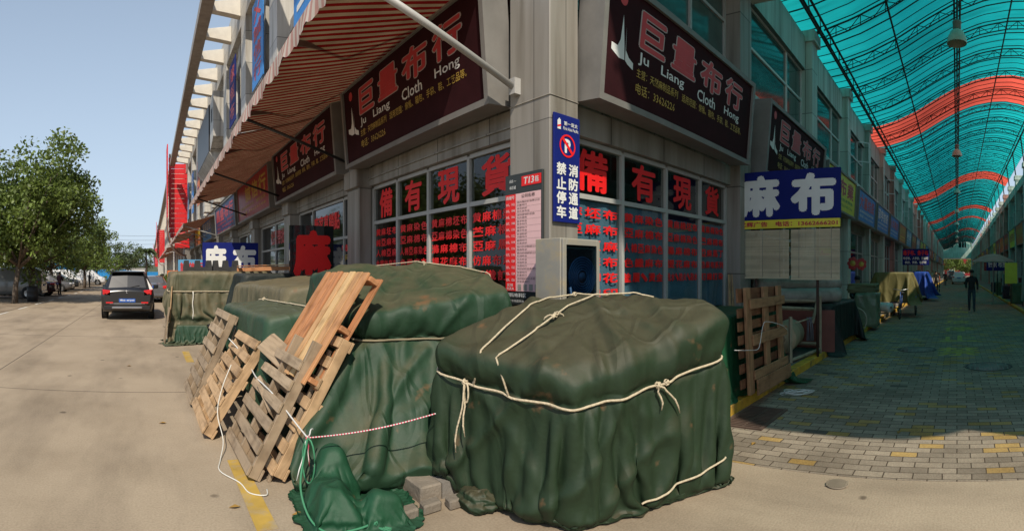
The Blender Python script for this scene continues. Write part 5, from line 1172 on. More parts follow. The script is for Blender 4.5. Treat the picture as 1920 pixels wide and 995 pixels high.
# near pair, more broken
pallet('grey broken pallet with a loose board at its top, leaning next to the brown one', (.86, 5.0, .0), (0, -1, 0), lean(.96, .50, -.02), 1.06, 1.18, WG, 7, .095, .13, broken=(6,), seed=6)
pallet('grey pallet leaning behind the broken one, its long side edge showing', (1.04, 4.9, .02), (0, -1, 0), lean(.96, .54, -.02), 1.05, 1.20, WB, 7, .095, .13, seed=7)
t = thing('loose_board', 'thick grey board slanting across the top of the broken pallet', 'board', (1.2, 4.7, .9)); boards('plank', [((1.24, 4.66, .86), Vector((.12, -.24, -.13)), Vector((.03, .012, .02))*1.2, Vector((-.055, -.005, -.045)))], WG, t, .004, 31)
t = thing('loose_board', 'short grey block board nailed across the middle of the broken pallet', 'board', (1.05, 4.5, .5)); boards('plank', [((1.06, 4.5, .52), Vector((.02, -.20, -.10)), Vector((.03, .012, .02)), Vector((-.04, -.005, .05)))], WG, t, .004, 32)
t = thing('loose_board', 'long thin board leaning up the near edge of the broken pallet', 'board', (.96, 3.95, .0)); boards('plank', [((1.2, 3.98, .50), Vector((.27, .03, .50)), Vector((0, .025, 0)), Vector((-.012, 0, .007)))], WG, t, .003, 33)
# new orange pallet, long slats upright
pn = thing('pallet', 'new orange wooden pallet with long close slats leaning on the peaked olive pile', 'pallet', (1.5, 4.2, .7), 'wooden pallets')
u = Vector((.03, -1, 0)).normalized(); v = Vector((.55, .10, .84)).normalized(); v = (v-u*v.dot(u)).normalized(); n = u.cross(v)
if n.x > 0: n = -n
o = Vector((1.28, 4.86, .70)); W_, H_ = 1.0, 1.06
boards('top_deck', [(o+u*(.045+i*.146+(.012 if i % 2 else 0))+v*(H_/2+rnd.uniform(-.01, .01))+n*.12, u*(.055 if i % 3 else .048), v*H_/2, n*.011) for i in range(7)], WN, pn, .003, 41)
for k in (0.05, .5, .95): boards('stringer', [(o+u*.5+v*H_*k+n*.06, v*.022, u*.5, n*.047)], WN, pn, .003, 50+int(k*9))
boards('bottom_deck', [(o+u*(.05+i*.45)+v*H_/2, u*.05, v*H_/2, n*.011) for i in range(3)], WN, pn, .003, 42)
WBR = mat_wood('brown crate wood', (.27, .145, .075), (.34, .195, .10))
# upright pallet at the mouth of the lane
pr = thing('pallet', 'upright red brown pallet standing at the mouth of the lane before the bright green tarpaulin', 'pallet', (6.4, 2.42, .3), 'wooden pallets')
o = Vector((5.55, 2.46, .20)); u = Vector((1, 0, 0)); v = Vector((0, .05, 1)).normalized(); n = Vector((0, -1, .05)).normalized()
for i, x in enumerate((.14, .72, 1.25)): boards('stringer', [(o+u*x+v*.62+n*.055, u*.075, v*.64, n*.02)], WBR, pr, .004, 60+i)
boards('top_deck', [(o+u*.80+v*.62+n*.09, u*.62, v*.065, n*.011), (o+u*.76+v*1.06+n*.09, u*.62, v*.06, n*.011), (o+u*.80+v*.20+n*.09, u*.62, v*.055, n*.011), (o+u*.82+v*.05+n*.115, u*.62, v*.095, n*.012)], WBR, pr, .003, 64)
boards('bottom_deck', [(o+u*.68+v*z+n*.0, u*.72, v*(.055 if z < 1 else .085), n*.011) for z in (.12, .30, .48, .64, .80, .96, 1.17)], WR, pr, .003, 65)
rope('white cord tying the upright pallet to the green tarpaulin', [Vector(p) for p in ((5.2, 2.40, .78), (5.5, 2.36, .74), (5.75, 2.345, .72), (5.83, 2.345, .80), (5.93, 2.345, 1.0), (6.1, 2.35, 1.02), (6.6, 2.345, .93), (6.85, 2.345, .84))], .004, mt=mat('white cord', (.6, .6, .58), .8, .1))
cw = MATS['white cord']; rr = random.Random(4); q0 = Vector((6.55, 2.12, .02)); pts = []
for i in range(90): a_ = i*.42; pts.append(q0 + Vector((.13*math.cos(a_)*(1+.35*math.sin(i*.31)) + .06*math.sin(i*.11), -.02 + .17*math.sin(a_*.93)*(1+.2*math.cos(i*.23)), .004 + .035*abs(math.sin(i*.37)))))
tag(MB().tube(pts, .004, 5).build('cord_tangle', cw, None, q0), 'tangle of white cord lying on the pavers by the upright pallet', 'cord')
# cords about the bundle and the leaning pallets
kt = Vector((1.12, 3.52, .46))
lpink = [kt.lerp(Vector((1.98, 3.18, .62)), i/14)+Vector((0, 0, -.02*math.sin(math.pi*i/14))) for i in range(15)]
pk = mat_stripes('red and white cord', (.62, .10, .16), (.7, .65, .62), .02, 0, 0)
rope('thin red and white cord stretched across the skirt of the olive pile', lpink, .0055, (kt,), mt=pk, tails=(tail(kt, (.02, -.03, -.12), 5, 1),))
rope('white cord running from the grey pallets down to the tied bundle', [Vector(p) for p in ((.92, 5.9, .88), (.98, 5.6, .80), (1.02, 5.2, .70), (1.0, 4.75, .66), (1.02, 4.45, .64), (1.05, 4.15, .60), (1.10, 3.75, .50))]+[kt], .006, mt=cw, tails=(tail(kt, (.10, .10, .14), 6, 2), tail(kt, (-.10, -.05, -.16), 6, 4)))
rope('white plastic strap trailing from the grey pallets onto the road', [Vector(p) for p in ((.82, 5.1, .72), (.72, 5.05, .50), (.66, 4.95, .28), (.68, 4.7, .10), (.62, 4.45, .015), (.58, 4.2, .012), (.70, 3.95, .010), (.74, 3.75, .010), (.85, 3.68, .012), (.88, 3.78, .012))], [.005]*10, mt=MATS['white strap'])
gcord = mat('green cord', (.04, .20, .10), .7, .2)
cg = Vector((1.20, 3.22, .20)); lpg = [kt + Vector((.03*math.cos(q)+.0, -.02, -.16+.16*math.sin(q)))+Vector((0, -.05*math.cos(q), 0)) for q in [i*2*math.pi/16 for i in range(17)]]
gpts = [kt, Vector((1.06, 3.42, .36)), Vector((1.0, 3.30, .20)), Vector((1.02, 3.16, .06)), Vector((1.10, 3.02, .02)), Vector((1.28, 2.98, .03)), Vector((1.40, 2.98, .05))]
rope('green cord tied round the bright green bundle, ending in a frayed tassel', gpts, .008, (gpts[-1],), mt=gcord, tails=[lpg]+[tail(gpts[-1]+Vector((0, 0, -.03)), (.12+.03*i, -.20+.03*i, -.0), 5, i) for i in range(6)])
# ------------------------------------------------------------------ trees along the street
def leaf_mat(name, c):
    m, n, out = new_mat(name); g = N(n, 'ShaderNodeNewGeometry'); b = N(n, 'ShaderNodeBsdfPrincipled', Roughness=.5)
    rp = ramp(n, [(0, mul(c, .55)), (.5, c), (1, mul(c, 1.7))]); L(n, g.outputs['Random Per Island'], rp.inputs[0]); L(n, rp.outputs[0], b.inputs['Base Color'])
    tr = N(n, 'ShaderNodeBsdfTranslucent'); L(n, rp.outputs[0], tr.inputs[0]); ms = N(n, 'ShaderNodeMixShader'); ms.inputs[0].default_value = .35
    L(n, b.outputs[0], ms.inputs[1]); L(n, tr.outputs[0], ms.inputs[2]); L(n, ms.outputs[0], out.inputs[0]); return m
LF = leaf_mat('dark tree leaf', (.125, .175, .035)); LF2 = leaf_mat('yellow green leaf', (.13, .19, .035)); LF3 = leaf_mat('olive leaf', (.085, .12, .045))
def leaves(cl, cnt, ls, seed):
    """leaf-sized folded faces clustered about the points cl = [(centre, radius)]"""
    r = np.random.RandomState(seed); w = np.array([c[1]**2 for c in cl]); w /= w.sum(); k = r.choice(len(cl), cnt, p=w); cen = np.array([list(c[0]) for c in cl])[k]; rad = np.array([c[1] for c in cl])[k]
    d = r.normal(size=(cnt, 3)); d /= np.linalg.norm(d, axis=1, keepdims=True); P = cen + d*(rad*r.uniform(.15, 1, cnt)**.6)[:, None]*np.array([1, 1, .75])
    a = r.normal(size=(cnt, 3)); a[:, 2] -= .3; a /= np.linalg.norm(a, axis=1, keepdims=True); b = np.cross(a, r.normal(size=(cnt, 3))); b /= np.linalg.norm(b, axis=1, keepdims=True)+1e-9
    s = ls*r.uniform(.6, 1.25, cnt)[:, None]; V = np.stack([P-a*s*.5, P+b*s*.28, P+a*s*.5, P-b*s*.28], 1).reshape(-1, 3)
    return V, [(4*i, 4*i+1, 4*i+2, 4*i+3) for i in range(cnt)]
def tree(label, loc, h, cr, cb, cnt, ls, leaf, seed, lean=(0, 0), group='trees along the parking strip', stretch=1.0, tr=.13, name='tree'):
    r = random.Random(seed); t = thing(name, label, 'tree', loc, group); L0 = Vector(loc); a = MB(); cl = []
    top = L0 + Vector((lean[0]*.4, lean[1]*.4, cb+.3)); a.tube([L0-Vector((0, 0, .1)), L0+Vector((.04, .02, cb*.5)), top], [tr*1.25, tr, tr*.75], 9)
    cc = L0 + Vector((lean[0], lean[1], (cb+h)/2)); hz = (h-cb)/2
    nl = 13
    for i in range(nl):
        q = 2*math.pi*i/nl + r.uniform(-.3, .3); e = r.uniform(-.35, 1.0); d = Vector((math.cos(q)*math.cos(e*1.2)*cr*stretch, math.sin(q)*math.cos(e*1.2)*cr, math.sin(e*1.35)*hz)); tip = cc + d*r.uniform(.72, 1.02)
        st = top.lerp(L0, r.uniform(0, .18)); mid = st.lerp(tip, .5) + Vector((0, 0, -.12*hz)) + Vector((r.uniform(-.2, .2), r.uniform(-.2, .2), 0)); a.tube([st, mid, tip], [tr*.5, tr*.3, .015], 5)
        for f in (.5, .72, .9, 1.04):
            p = (st.lerp(mid, f*2) if f < .5 else mid.lerp(tip, (f-.5)*2))
            for _ in range(3): cl.append((p + Vector((r.gauss(0, .22), r.gauss(0, .22), r.gauss(0, .18)))*cr*.8, cr*r.uniform(.13, .30)))
        for _ in range(2):
            sp = tip + (tip-cc).normalized()*r.uniform(.05, .22)*cr + Vector((r.gauss(0, .1), r.gauss(0, .1), r.uniform(0, .2)))*cr; cl.append((sp, cr*r.uniform(.05, .11)))
    a.build('trunk', M['bark'], t)
    V, F_ = leaves(cl, cnt, ls, seed); b = MB(); b.add(V.tolist(), F_, 0); b.build('crown', leaf, t); return t
tree('big leafy tree with a leaning pale trunk, nearest at the road edge', (-7.05, 26.3, 0), 7.9, 3.6, 1.8, 21000, .235, LF, 1, (.4, .5), stretch=1.1, tr=.15)
tree('leafy tree with a dark trunk behind the black bin', (-6.95, 29.5, 0), 7.6, 3.3, 1.8, 15000, .23, LF, 2, (.4, 0), tr=.17)
tree('leafy tree over the silver van, mostly outside the view', (-9.6, 28.0, 0), 8.4, 3.4, 2.2, 9000, .25, LF, 3)
tree('rounded dark tree with a forked trunk behind the parked sedans', (-8.5, 44, 0), 6.4, 3.4, 1.7, 9000, .25, LF, 4, tr=.16)
tree('dark tree with twin pale trunks beside the white van', (-6.6, 52, 0), 6.7, 2.7, 1.8, 8000, .25, LF, 5, tr=.15)
tree('small yellow green tree in the row, next to the far rubbish bin', (-7.7, 75, 0), 5.4, 2.0, 1.7, 5000, .24, LF2, 6)
tree('olive tree beyond the yellow green one, above the blue fence', (-7.2, 95, 0), 7.4, 3.2, 2.2, 3000, .36, LF3, 7)
tree('wide olive tree in the far row, behind the black car roof', (-4.2, 100, 0), 7.0, 3.1, 2.2, 3000, .36, LF3, 8)
tree('low yellowish bush tree in front of the far olive trees', (-6.2, 92, 0), 4.4, 1.6, .8, 1500, .3, LF2, 9)
tree('distant dark tree at the end of the parking strip', (-3.0, 150, 0), 8, 4, 2, 2500, .5, LF3, 10)
tree('distant tree behind the blue fence, farthest in the row', (-16, 120, 0), 8.5, 5, 2, 3000, .5, LF3, 11)
tree('dark tree seen under the crowns behind the silver van', (-15.5, 48, 0), 8, 4.5, 1.6, 4500, .34, LF, 12)
tree('dark tree behind the tan sedan, under the big crowns', (-13.0, 62, 0), 8, 4.5, 1.6, 3500, .36, LF, 13)
# palm
pt = thing('palm_tree', 'distant palm tree at the end of the street, beside the red screen walls', 'tree', (-.7, 108, 0)); a = MB(); a.tube([(-.7, 108, 0), (-.6, 108, 3), (-.7, 108, 6.2)], [.28, .2, .16], 8); a.build('trunk', M['bark'], pt)
a = MB(); r_ = random.Random(3)
for i in range(22):
    q = 2*math.pi*i/22 + r_.uniform(-.1, .1); up = r_.uniform(.1, 1.1); Lf = r_.uniform(2.2, 3.0); pts = [Vector((-.7, 108, 6.2)) + Vector((math.cos(q)*s*Lf*math.cos(up*.6), math.sin(q)*s*Lf*math.cos(up*.6), up*1.5*s - 1.9*s*s*(1.1-.4*up))) for s in [j/7 for j in range(8)]]
    a.tube(pts, [.03]*7+[.01], 4)
    for j in range(1, 8):
        d = (pts[j]-pts[j-1]).normalized(); s = d.cross(Vector((0, 0, 1))).normalized()
        for sg in (-1, 1):
            for f in (0, .5): p = pts[j-1].lerp(pts[j], f); e = p + s*sg*.75*(1-.08*j) + d*.4 - Vector((0, 0, .35)); a.add([p, p+d*.34, e+d*.12, e], [(0, 1, 2, 3)], 0)
a.build('crown', LF3, pt)
tree('sunlit tree framed by the opening under the bridge block', (215, 3, 0), 9.5, 5.5, 1.5, 4000, .7, LF2, 21, group='trees beyond the lane')
tree('second sunlit tree beyond the far opening of the lane', (222, -3.5, 0), 7.5, 4.5, 1.5, 3000, .7, LF2, 22, group='trees beyond the lane')
b = thing('red_building', 'red fronted building far beyond the lane opening', 'building', (245, 0, 0)); MB().box((245, -30, 0), (255, 30, 12)).build('wall', M['red_face'], b)
for i in range(6): MB().box((244.9, -14+i*5, 1), (244.99, -11.5+i*5, 4)).build('window', M['white_frame'], b)
# low hedge and blue fence, white wall
def hedge(label, x0, y0, x1, y1, h, cnt, seed):
    cl = []; r = random.Random(seed)
    for i in range(40): cl.append((Vector((r.uniform(x0, x1), r.uniform(y0, y1), r.uniform(.2, h))), .28))
    V, F_ = leaves(cl, cnt, .16, seed); a = MB(); a.add(V.tolist(), F_, 0); tag(a.build('hedge', LF2, None, ((x0+x1)/2, (y0+y1)/2, 0)), label, 'hedge')
hedge('clipped green bush on the pavement beside the seated man', .65, 33.5, 1.5, 36, 1.35, 1800, 31)
hedge('low hedge with red flowers at the far end of the parking strip', -7.6, 86, -4.6, 87, .9, 1600, 32)
hedge('clipped bush between the far trees of the parking strip', -9.0, 70, -7.8, 72, 1.1, 1200, 33)
bf = mat_stripes('blue corrugated sheet', (.03, .22, .55), (.05, .30, .66), .35, 0, 0)
for lab, x0, x1, y, h in (('blue corrugated fence behind the parked sedans', -14.5, -9.6, 66, 2.9), ('lower blue corrugated fence behind the far trees', -12, -5.0, 112, 2.2), ('small blue fence panel left of the palm', -1.8, 2, 118, 1.7)):
    t = thing('fence', lab, 'fence', ((x0+x1)/2, y, 0)); MB().box((x0, y, 0), (x1, y+.06, h)).build('sheet', bf, t); a = MB(); x = x0
    while x <= x1+.01: a.box((x-.04, y+.062, 0), (x+.04, y+.14, h)); x += (x1-x0)/3
    a.build('post', M['dark_metal'], t)
t = thing('low_building', 'long low white building beyond the far trees', 'building', (-4, 125, 0)); MB().box((-6.5, 125, 0), (-.8, 131, 2.4)).build('wall', M['white_paint'], t); MB().box((-6.7, 124.8, 2.4), (-.6, 131.2, 2.6)).build('roof', M['alu'], t)
t = thing('low_building', 'distant grey block closing the left side beyond the parked cars', 'building', (-40, 150, 0)); MB().box((-75, 150, 0), (-22, 160, 5)).build('wall', M['panel_teal'], t); MB().box((-75.5, 149.6, 5), (-21.5, 160.5, 5.5)).build('roof', M['alu'], t)
for i in range(7): MB().box((-70+i*6.8, 149.9, 1.6), (-67+i*6.8, 149.97, 3.6)).build('window', M['glass_dark'], t)
hills = MB(); K = 60
pts = [(-420 + i*16, 520) for i in range(K)]; vs = []; 
for x, y in pts: hh = 9 + 5*noise.noise((x*.013, 3, 0)) + 3*noise.noise((x*.06, 1, 0)); vs += [(x, y, -1), (x, y+4, hh*.8), (x, y+30, hh)]
hills.add(vs, [(i*3+q, i*3+q+1, (i+1)*3+q+1, (i+1)*3+q) for i in range(K-1) for q in range(2)], 0, True); structure(hills.build('hills', mat('far tree line', (.06, .08, .05), .9, .4, .3)))
structure(MB().box((-60, 5, -.19), (-5.9, 140, .012)).build('verge', M['dirt']))
w = MB()
for k in range(3): w.tube([(-60, 130+k*4, 13-k), (-5, 140+k*3, 11.5-k), (30, 150, 12-k)], .03, 4)
tag(w.build('power_line', M['dark_metal']), 'thin power lines strung across the sky above the far trees', 'power line')

# ------------------------------------------------------------------ vehicles
def paint(n, c, r=.25): return mat(n, c, r, .06, coat=.6, spec=.6)
GL = mat('car glass', (.014, .017, .018), .04, .1, spec=1.0); TY = mat('tyre rubber', (.015, .015, .015), .8, .3); RIM = mat('alloy rim', (.42, .42, .42), .3, .1, metal=.8); TL = mat('tail lamp red', (.55, .012, .015), .15, .1, coat=.6); HL = mat('head lamp', (.55, .57, .6), .1, .05, coat=.6); PLT = mat('number plate blue', (.02, .10, .42), .4, .05)
ST = {
 'suv': (4.6, [(0, .48, .66, .92, .98, .66, .80, .70), (.06, .36, .62, 1.02, 1.06, .78, .90, .74), (.14, .30, .60, 1.06, 1.12, .84, .915, .77), (.34, .27, .58, 1.08, 1.52, .86, .92, .66), (.52, .26, .56, 1.08, 1.645, .87, .92, .63), (1.5, .25, .5, 1.05, 1.70, .88, .92, .64), (2.5, .25, .5, 1.02, 1.66, .88, .92, .63), (3.35, .25, .5, 1.0, 1.08, .88, .91, .74), (3.6, .26, .5, .98, 1.04, .87, .90, .78), (4.3, .3, .5, .90, .95, .84, .86, .74), (4.52, .36, .52, .78, .82, .74, .78, .66), (4.6, .44, .55, .66, .68, .6, .66, .55)], (2, 7), (2, 4), (6, 7)),
 'sedan': (4.6, [(0, .45, .6, .82, .86, .62, .78, .66), (.08, .3, .56, .90, .96, .76, .87, .74), (.5, .24, .5, .95, 1.0, .84, .88, .74), (.95, .22, .48, .95, 1.06, .85, .88, .72), (1.5, .22, .46, .94, 1.38, .86, .88, .60), (2.1, .22, .46, .93, 1.45, .86, .88, .60), (2.7, .22, .46, .92, 1.40, .86, .88, .60), (3.45, .22, .46, .90, .98, .86, .88, .72), (4.2, .24, .48, .82, .88, .82, .85, .72), (4.5, .3, .5, .70, .76, .72, .78, .64), (4.6, .4, .5, .60, .62, .58, .66, .54)], (3, 7), (3, 4), (6, 7)),
 'van': (4.9, [(0, .45, .65, 1.0, 1.06, .7, .82, .74), (.06, .34, .6, 1.1, 1.5, .82, .88, .78), (.14, .3, .58, 1.12, 1.78, .84, .89, .74), (.4, .28, .55, 1.12, 1.92, .86, .89, .70), (1.7, .26, .5, 1.10, 1.96, .86, .89, .70), (3.2, .26, .5, 1.08, 1.92, .86, .89, .70), (4.15, .26, .5, 1.05, 1.14, .86, .88, .74), (4.6, .3, .5, .95, 1.02, .82, .84, .74), (4.85, .38, .5, .78, .82, .7, .76, .64), (4.9, .45, .55, .66, .68, .6, .66, .55)], (1, 6), (1, 3), (5, 6)),
}
def car(kind, label, loc, heading, col, name='parked_car', group='parked cars', plate=None, detail=0):
    """heading: direction of the nose in the plan, as an angle from +Y towards +X"""
    Ln, S, side, rear, front = ST[kind]; t = thing(name, label, 'car' if kind != 'van' else 'van', (0, 0, 0), group)
    body = MB(); glass = MB(); secs = []
    for (y, zb, zs, zbe, zr, wb, wbe, wr) in S: secs.append([(0, zb), (wb, zb), (wbe*.985, zs), (wbe, (zs+zbe)/2+.03), (wbe*.965, zbe), (wr, zr-.085), (wr*.84, zr-.012), (0, zr+.015)])
    for i in range(len(S)-1):
        for q in range(7):
            for sg in (1, -1):
                p = [(sg*secs[i][q][0], S[i][0], secs[i][q][1]), (sg*secs[i][q+1][0], S[i][0], secs[i][q+1][1]), (sg*secs[i+1][q+1][0], S[i+1][0], secs[i+1][q+1][1]), (sg*secs[i+1][q][0], S[i+1][0], secs[i+1][q][1])]
                if sg < 0: p = p[::-1]
                g = (q == 4 and side[0] <= i < side[1]) or (q >= 6 and (rear[0] <= i < rear[1] or front[0] <= i < front[1])) or (q == 5 and (rear[0] <= i < rear[1] or front[0] <= i < front[1]) and False)
                if g:   # pane with a body-coloured surround
                    c = sum((Vector(x) for x in p), Vector())/4; inn = [Vector(x).lerp(c, .10) for x in p]; nn = (inn[1]-inn[0]).cross(inn[3]-inn[0])
                    body.add(p, [(0, 1, 2, 3)], 0, False); glass.add([v + nn.normalized()*.006 for v in inn], [(0, 1, 2, 3)], 0, False)
                else: body.add(p, [(0, 1, 2, 3)], 0, True)
    for i in (0, -1):
        s = secs[i]; y = S[i][0]; pr = [(a, y, z) for a, z in s] + [(-a, y, z) for a, z in s[::-1]]; body.add(pr, [tuple(range(len(pr)))], 0)
    bm_ = bmesh.new(); bo = body.build('body', col, t); bm_.from_mesh(bo.data); bmesh.ops.remove_doubles(bm_, verts=bm_.verts, dist=.0005); bmesh.ops.recalc_face_normals(bm_, faces=bm_.faces); bm_.to_mesh(bo.data); bm_.free()
    glass.build('window', GL, t)
    W = max(s[6] for s in S)
    for y in (Ln*.18, Ln*.80):
        for sg in (-1, 1):
            rr = .34 if kind != 'sedan' else .31; x = sg*(W-.10)
            w = MB().lathe([(rr*.62, -.10), (rr*.93, -.11), (rr, -.07), (rr, .07), (rr*.93, .11), (rr*.62, .10)], (x, y, rr), 22, axis=(1, 0, 0)).build('wheel', TY, t)
            m = MB().lathe([(.001, .075), (rr*.2, .08), (rr*.6, .10), (rr*.63, .10), (rr*.63, -.05)], (x, y, rr), 20, axis=(sg, 0, 0))
            for k in range(5): q = 2*math.pi*k/5; m.bar((x+sg*.085, y, rr), (x+sg*.104, y+math.cos(q)*rr*.58, rr+math.sin(q)*rr*.58), .05, .02)
            m.build('rim', RIM, w); MB().lathe([(rr*1.16, .0), (rr*1.16, .012), (rr*.9, .012)], (sg*(W-.005), y, rr+.03), 22, axis=(sg, 0, 0)).build('arch', M['black'], t)
    zt = S[2][3]
    for sg in (-1, 1):
        a = MB(); a.obox((sg*.70, .06, zt-.12), (.145, 0, .02*sg), (0, .06, 0), (0, 0, .10)); a.obox((sg*.83, .18, zt-.08), (.05, .0, 0), (0, .12, 0), (0, 0, .07)); a.build('tail_lamp', TL, t, bevel=.03)
        MB().obox((sg*.66, Ln-.14, .72 if kind == 'sedan' else .80), (.15, 0, 0), (0, .10, 0), (0, 0, .06)).build('head_lamp', HL, t, bevel=.03)
        a = MB(); yw = S[front[1]][0]-.35; a.obox((sg*(W+.10), yw, S[front[1]][3]+.08), (.10, 0, 0), (0, .05, 0), (0, 0, .07)).build('mirror', col, t, bevel=.02)
    MB().box((-.28, -.025, .80 if not detail else .62), (.28, -.012, .92 if not detail else .745)).build('number_plate', PLT, t)
    a = MB(); a.box((-W+.12, -.05, .36), (W-.12, .06, .50)); a.build('bumper', col if not detail else M['black'], t, bevel=.02)
    if detail:
        pl_ = [o for o in C.objects if o.parent == t and o.name.startswith('number_plate')][0]; a = MB(); write(a, plate, (-.25, -.029, .645), (1, 0, 0), Zv, .50, .075, 0, .02); a.build('lettering', M['white_paint'], pl_)
        MB().box((-.52, -.09, .40), (.52, -.02, .47)).build('skid_plate', RIM, t, bevel=.02)
        a = MB()
        for sg in (-1, 1): a.box((sg*.48, -.085, .585), (sg*.72, -.04, .635)); 
        a.build('reflector', TL, t)
        a = MB(); a.tube([(.0 + .07*math.cos(q), .008, .955+.05*math.sin(q)) for q in [i*2*math.pi/18 for i in range(18)]], .009, 5, 0, True); a.tube([(-.04, .004, .955), (0, .0, .93), (.04, .004, .955)], .008, 5); a.build('emblem', RIM, t)
        MB().bar((-.02, .13, 1.10), (.42, .16, 1.19), .02, .02).build('wiper', M['black'], t); MB().obox((0, .40, 1.655), (.60, 0, 0), (0, .16, .0), (0, 0, .022)).build('spoiler', col, t, bevel=.015)
        for sg in (-1, 1): MB().tube([(sg*.60, .8, 1.70), (sg*.61, 1.2, 1.755), (sg*.61, 2.3, 1.75), (sg*.60, 2.7, 1.69)], .02, 6).build('roof_rail', RIM, t)
        MB().box((-.60, -.012, .56), (.60, .02, .585)).build('trim', RIM, t); MB().tube([(0, .6, 1.68), (0, .5, 1.90)], .006, 4).build('aerial', M['black'], t)
    t.location = loc; t.rotation_euler = (0, 0, -heading); return t
BLK = paint('black car paint', (.012, .012, .013)); SIL = paint('silver car paint', (.16, .165, .16)); DRED = paint('dark red car paint', (.06, .012, .014)); GRY = paint('grey car paint', (.10, .10, .105)); TAN = paint('tan car paint', (.25, .21, .17)); WHT = paint('white car paint', (.66, .67, .68))
car('suv', 'black SUV with a blue plate standing in the street, seen from behind', (-.76, 17.6, 0), .0, BLK, plate='粤B·4FJ40', detail=1, group=None, name='parked_suv')
car('sedan', 'dark sedan parked ahead of the black SUV by the kerb', (.15, 27.5, 0), .03, GRY)
car('van', 'silver van parked under the big leafy tree at the road edge', (-6.55, 31.6, 0), -R(90), SIL, 'parked_van')
car('sedan', 'dark red sedan parked beside the silver van, its tail lamp towards the road', (-6.3, 34.8, 0), -R(88), DRED)
car('sedan', 'tan sedan behind the dark red one under the trees', (-6.9, 38.2, 0), -R(90), TAN)
car('sedan', 'dark grey sedan with its nose and head lamp towards the road', (-10.9, 42.4, 0), R(90), GRY)
car('suv', 'silver car behind the dark grey sedan, with its alloy wheel showing', (-11.2, 48.5, 0), R(90), SIL)
car('van', 'white van parked beyond the twin-trunk tree', (-12.2, 57, 0), R(90), WHT, 'parked_van')
car('sedan', 'small black car at the far end of the parking strip', (-6.2, 84, 0), R(75), BLK)
car('van', 'second white van farther behind the small trees', (-10.5, 66, 0), R(90), WHT, 'parked_van')
car('suv', 'white car with a red rear driving down the middle of the lane', (70, -.25, 0), R(90), WHT, 'moving_car', None)
car('van', 'dark grey van farther down the lane beside the white car', (98, 1.2, 0), R(90), GRY, 'moving_van', None)
car('sedan', 'red car just outside the far opening of the lane', (172, -2.2, 0), R(60), DRED, 'parked_car', None)
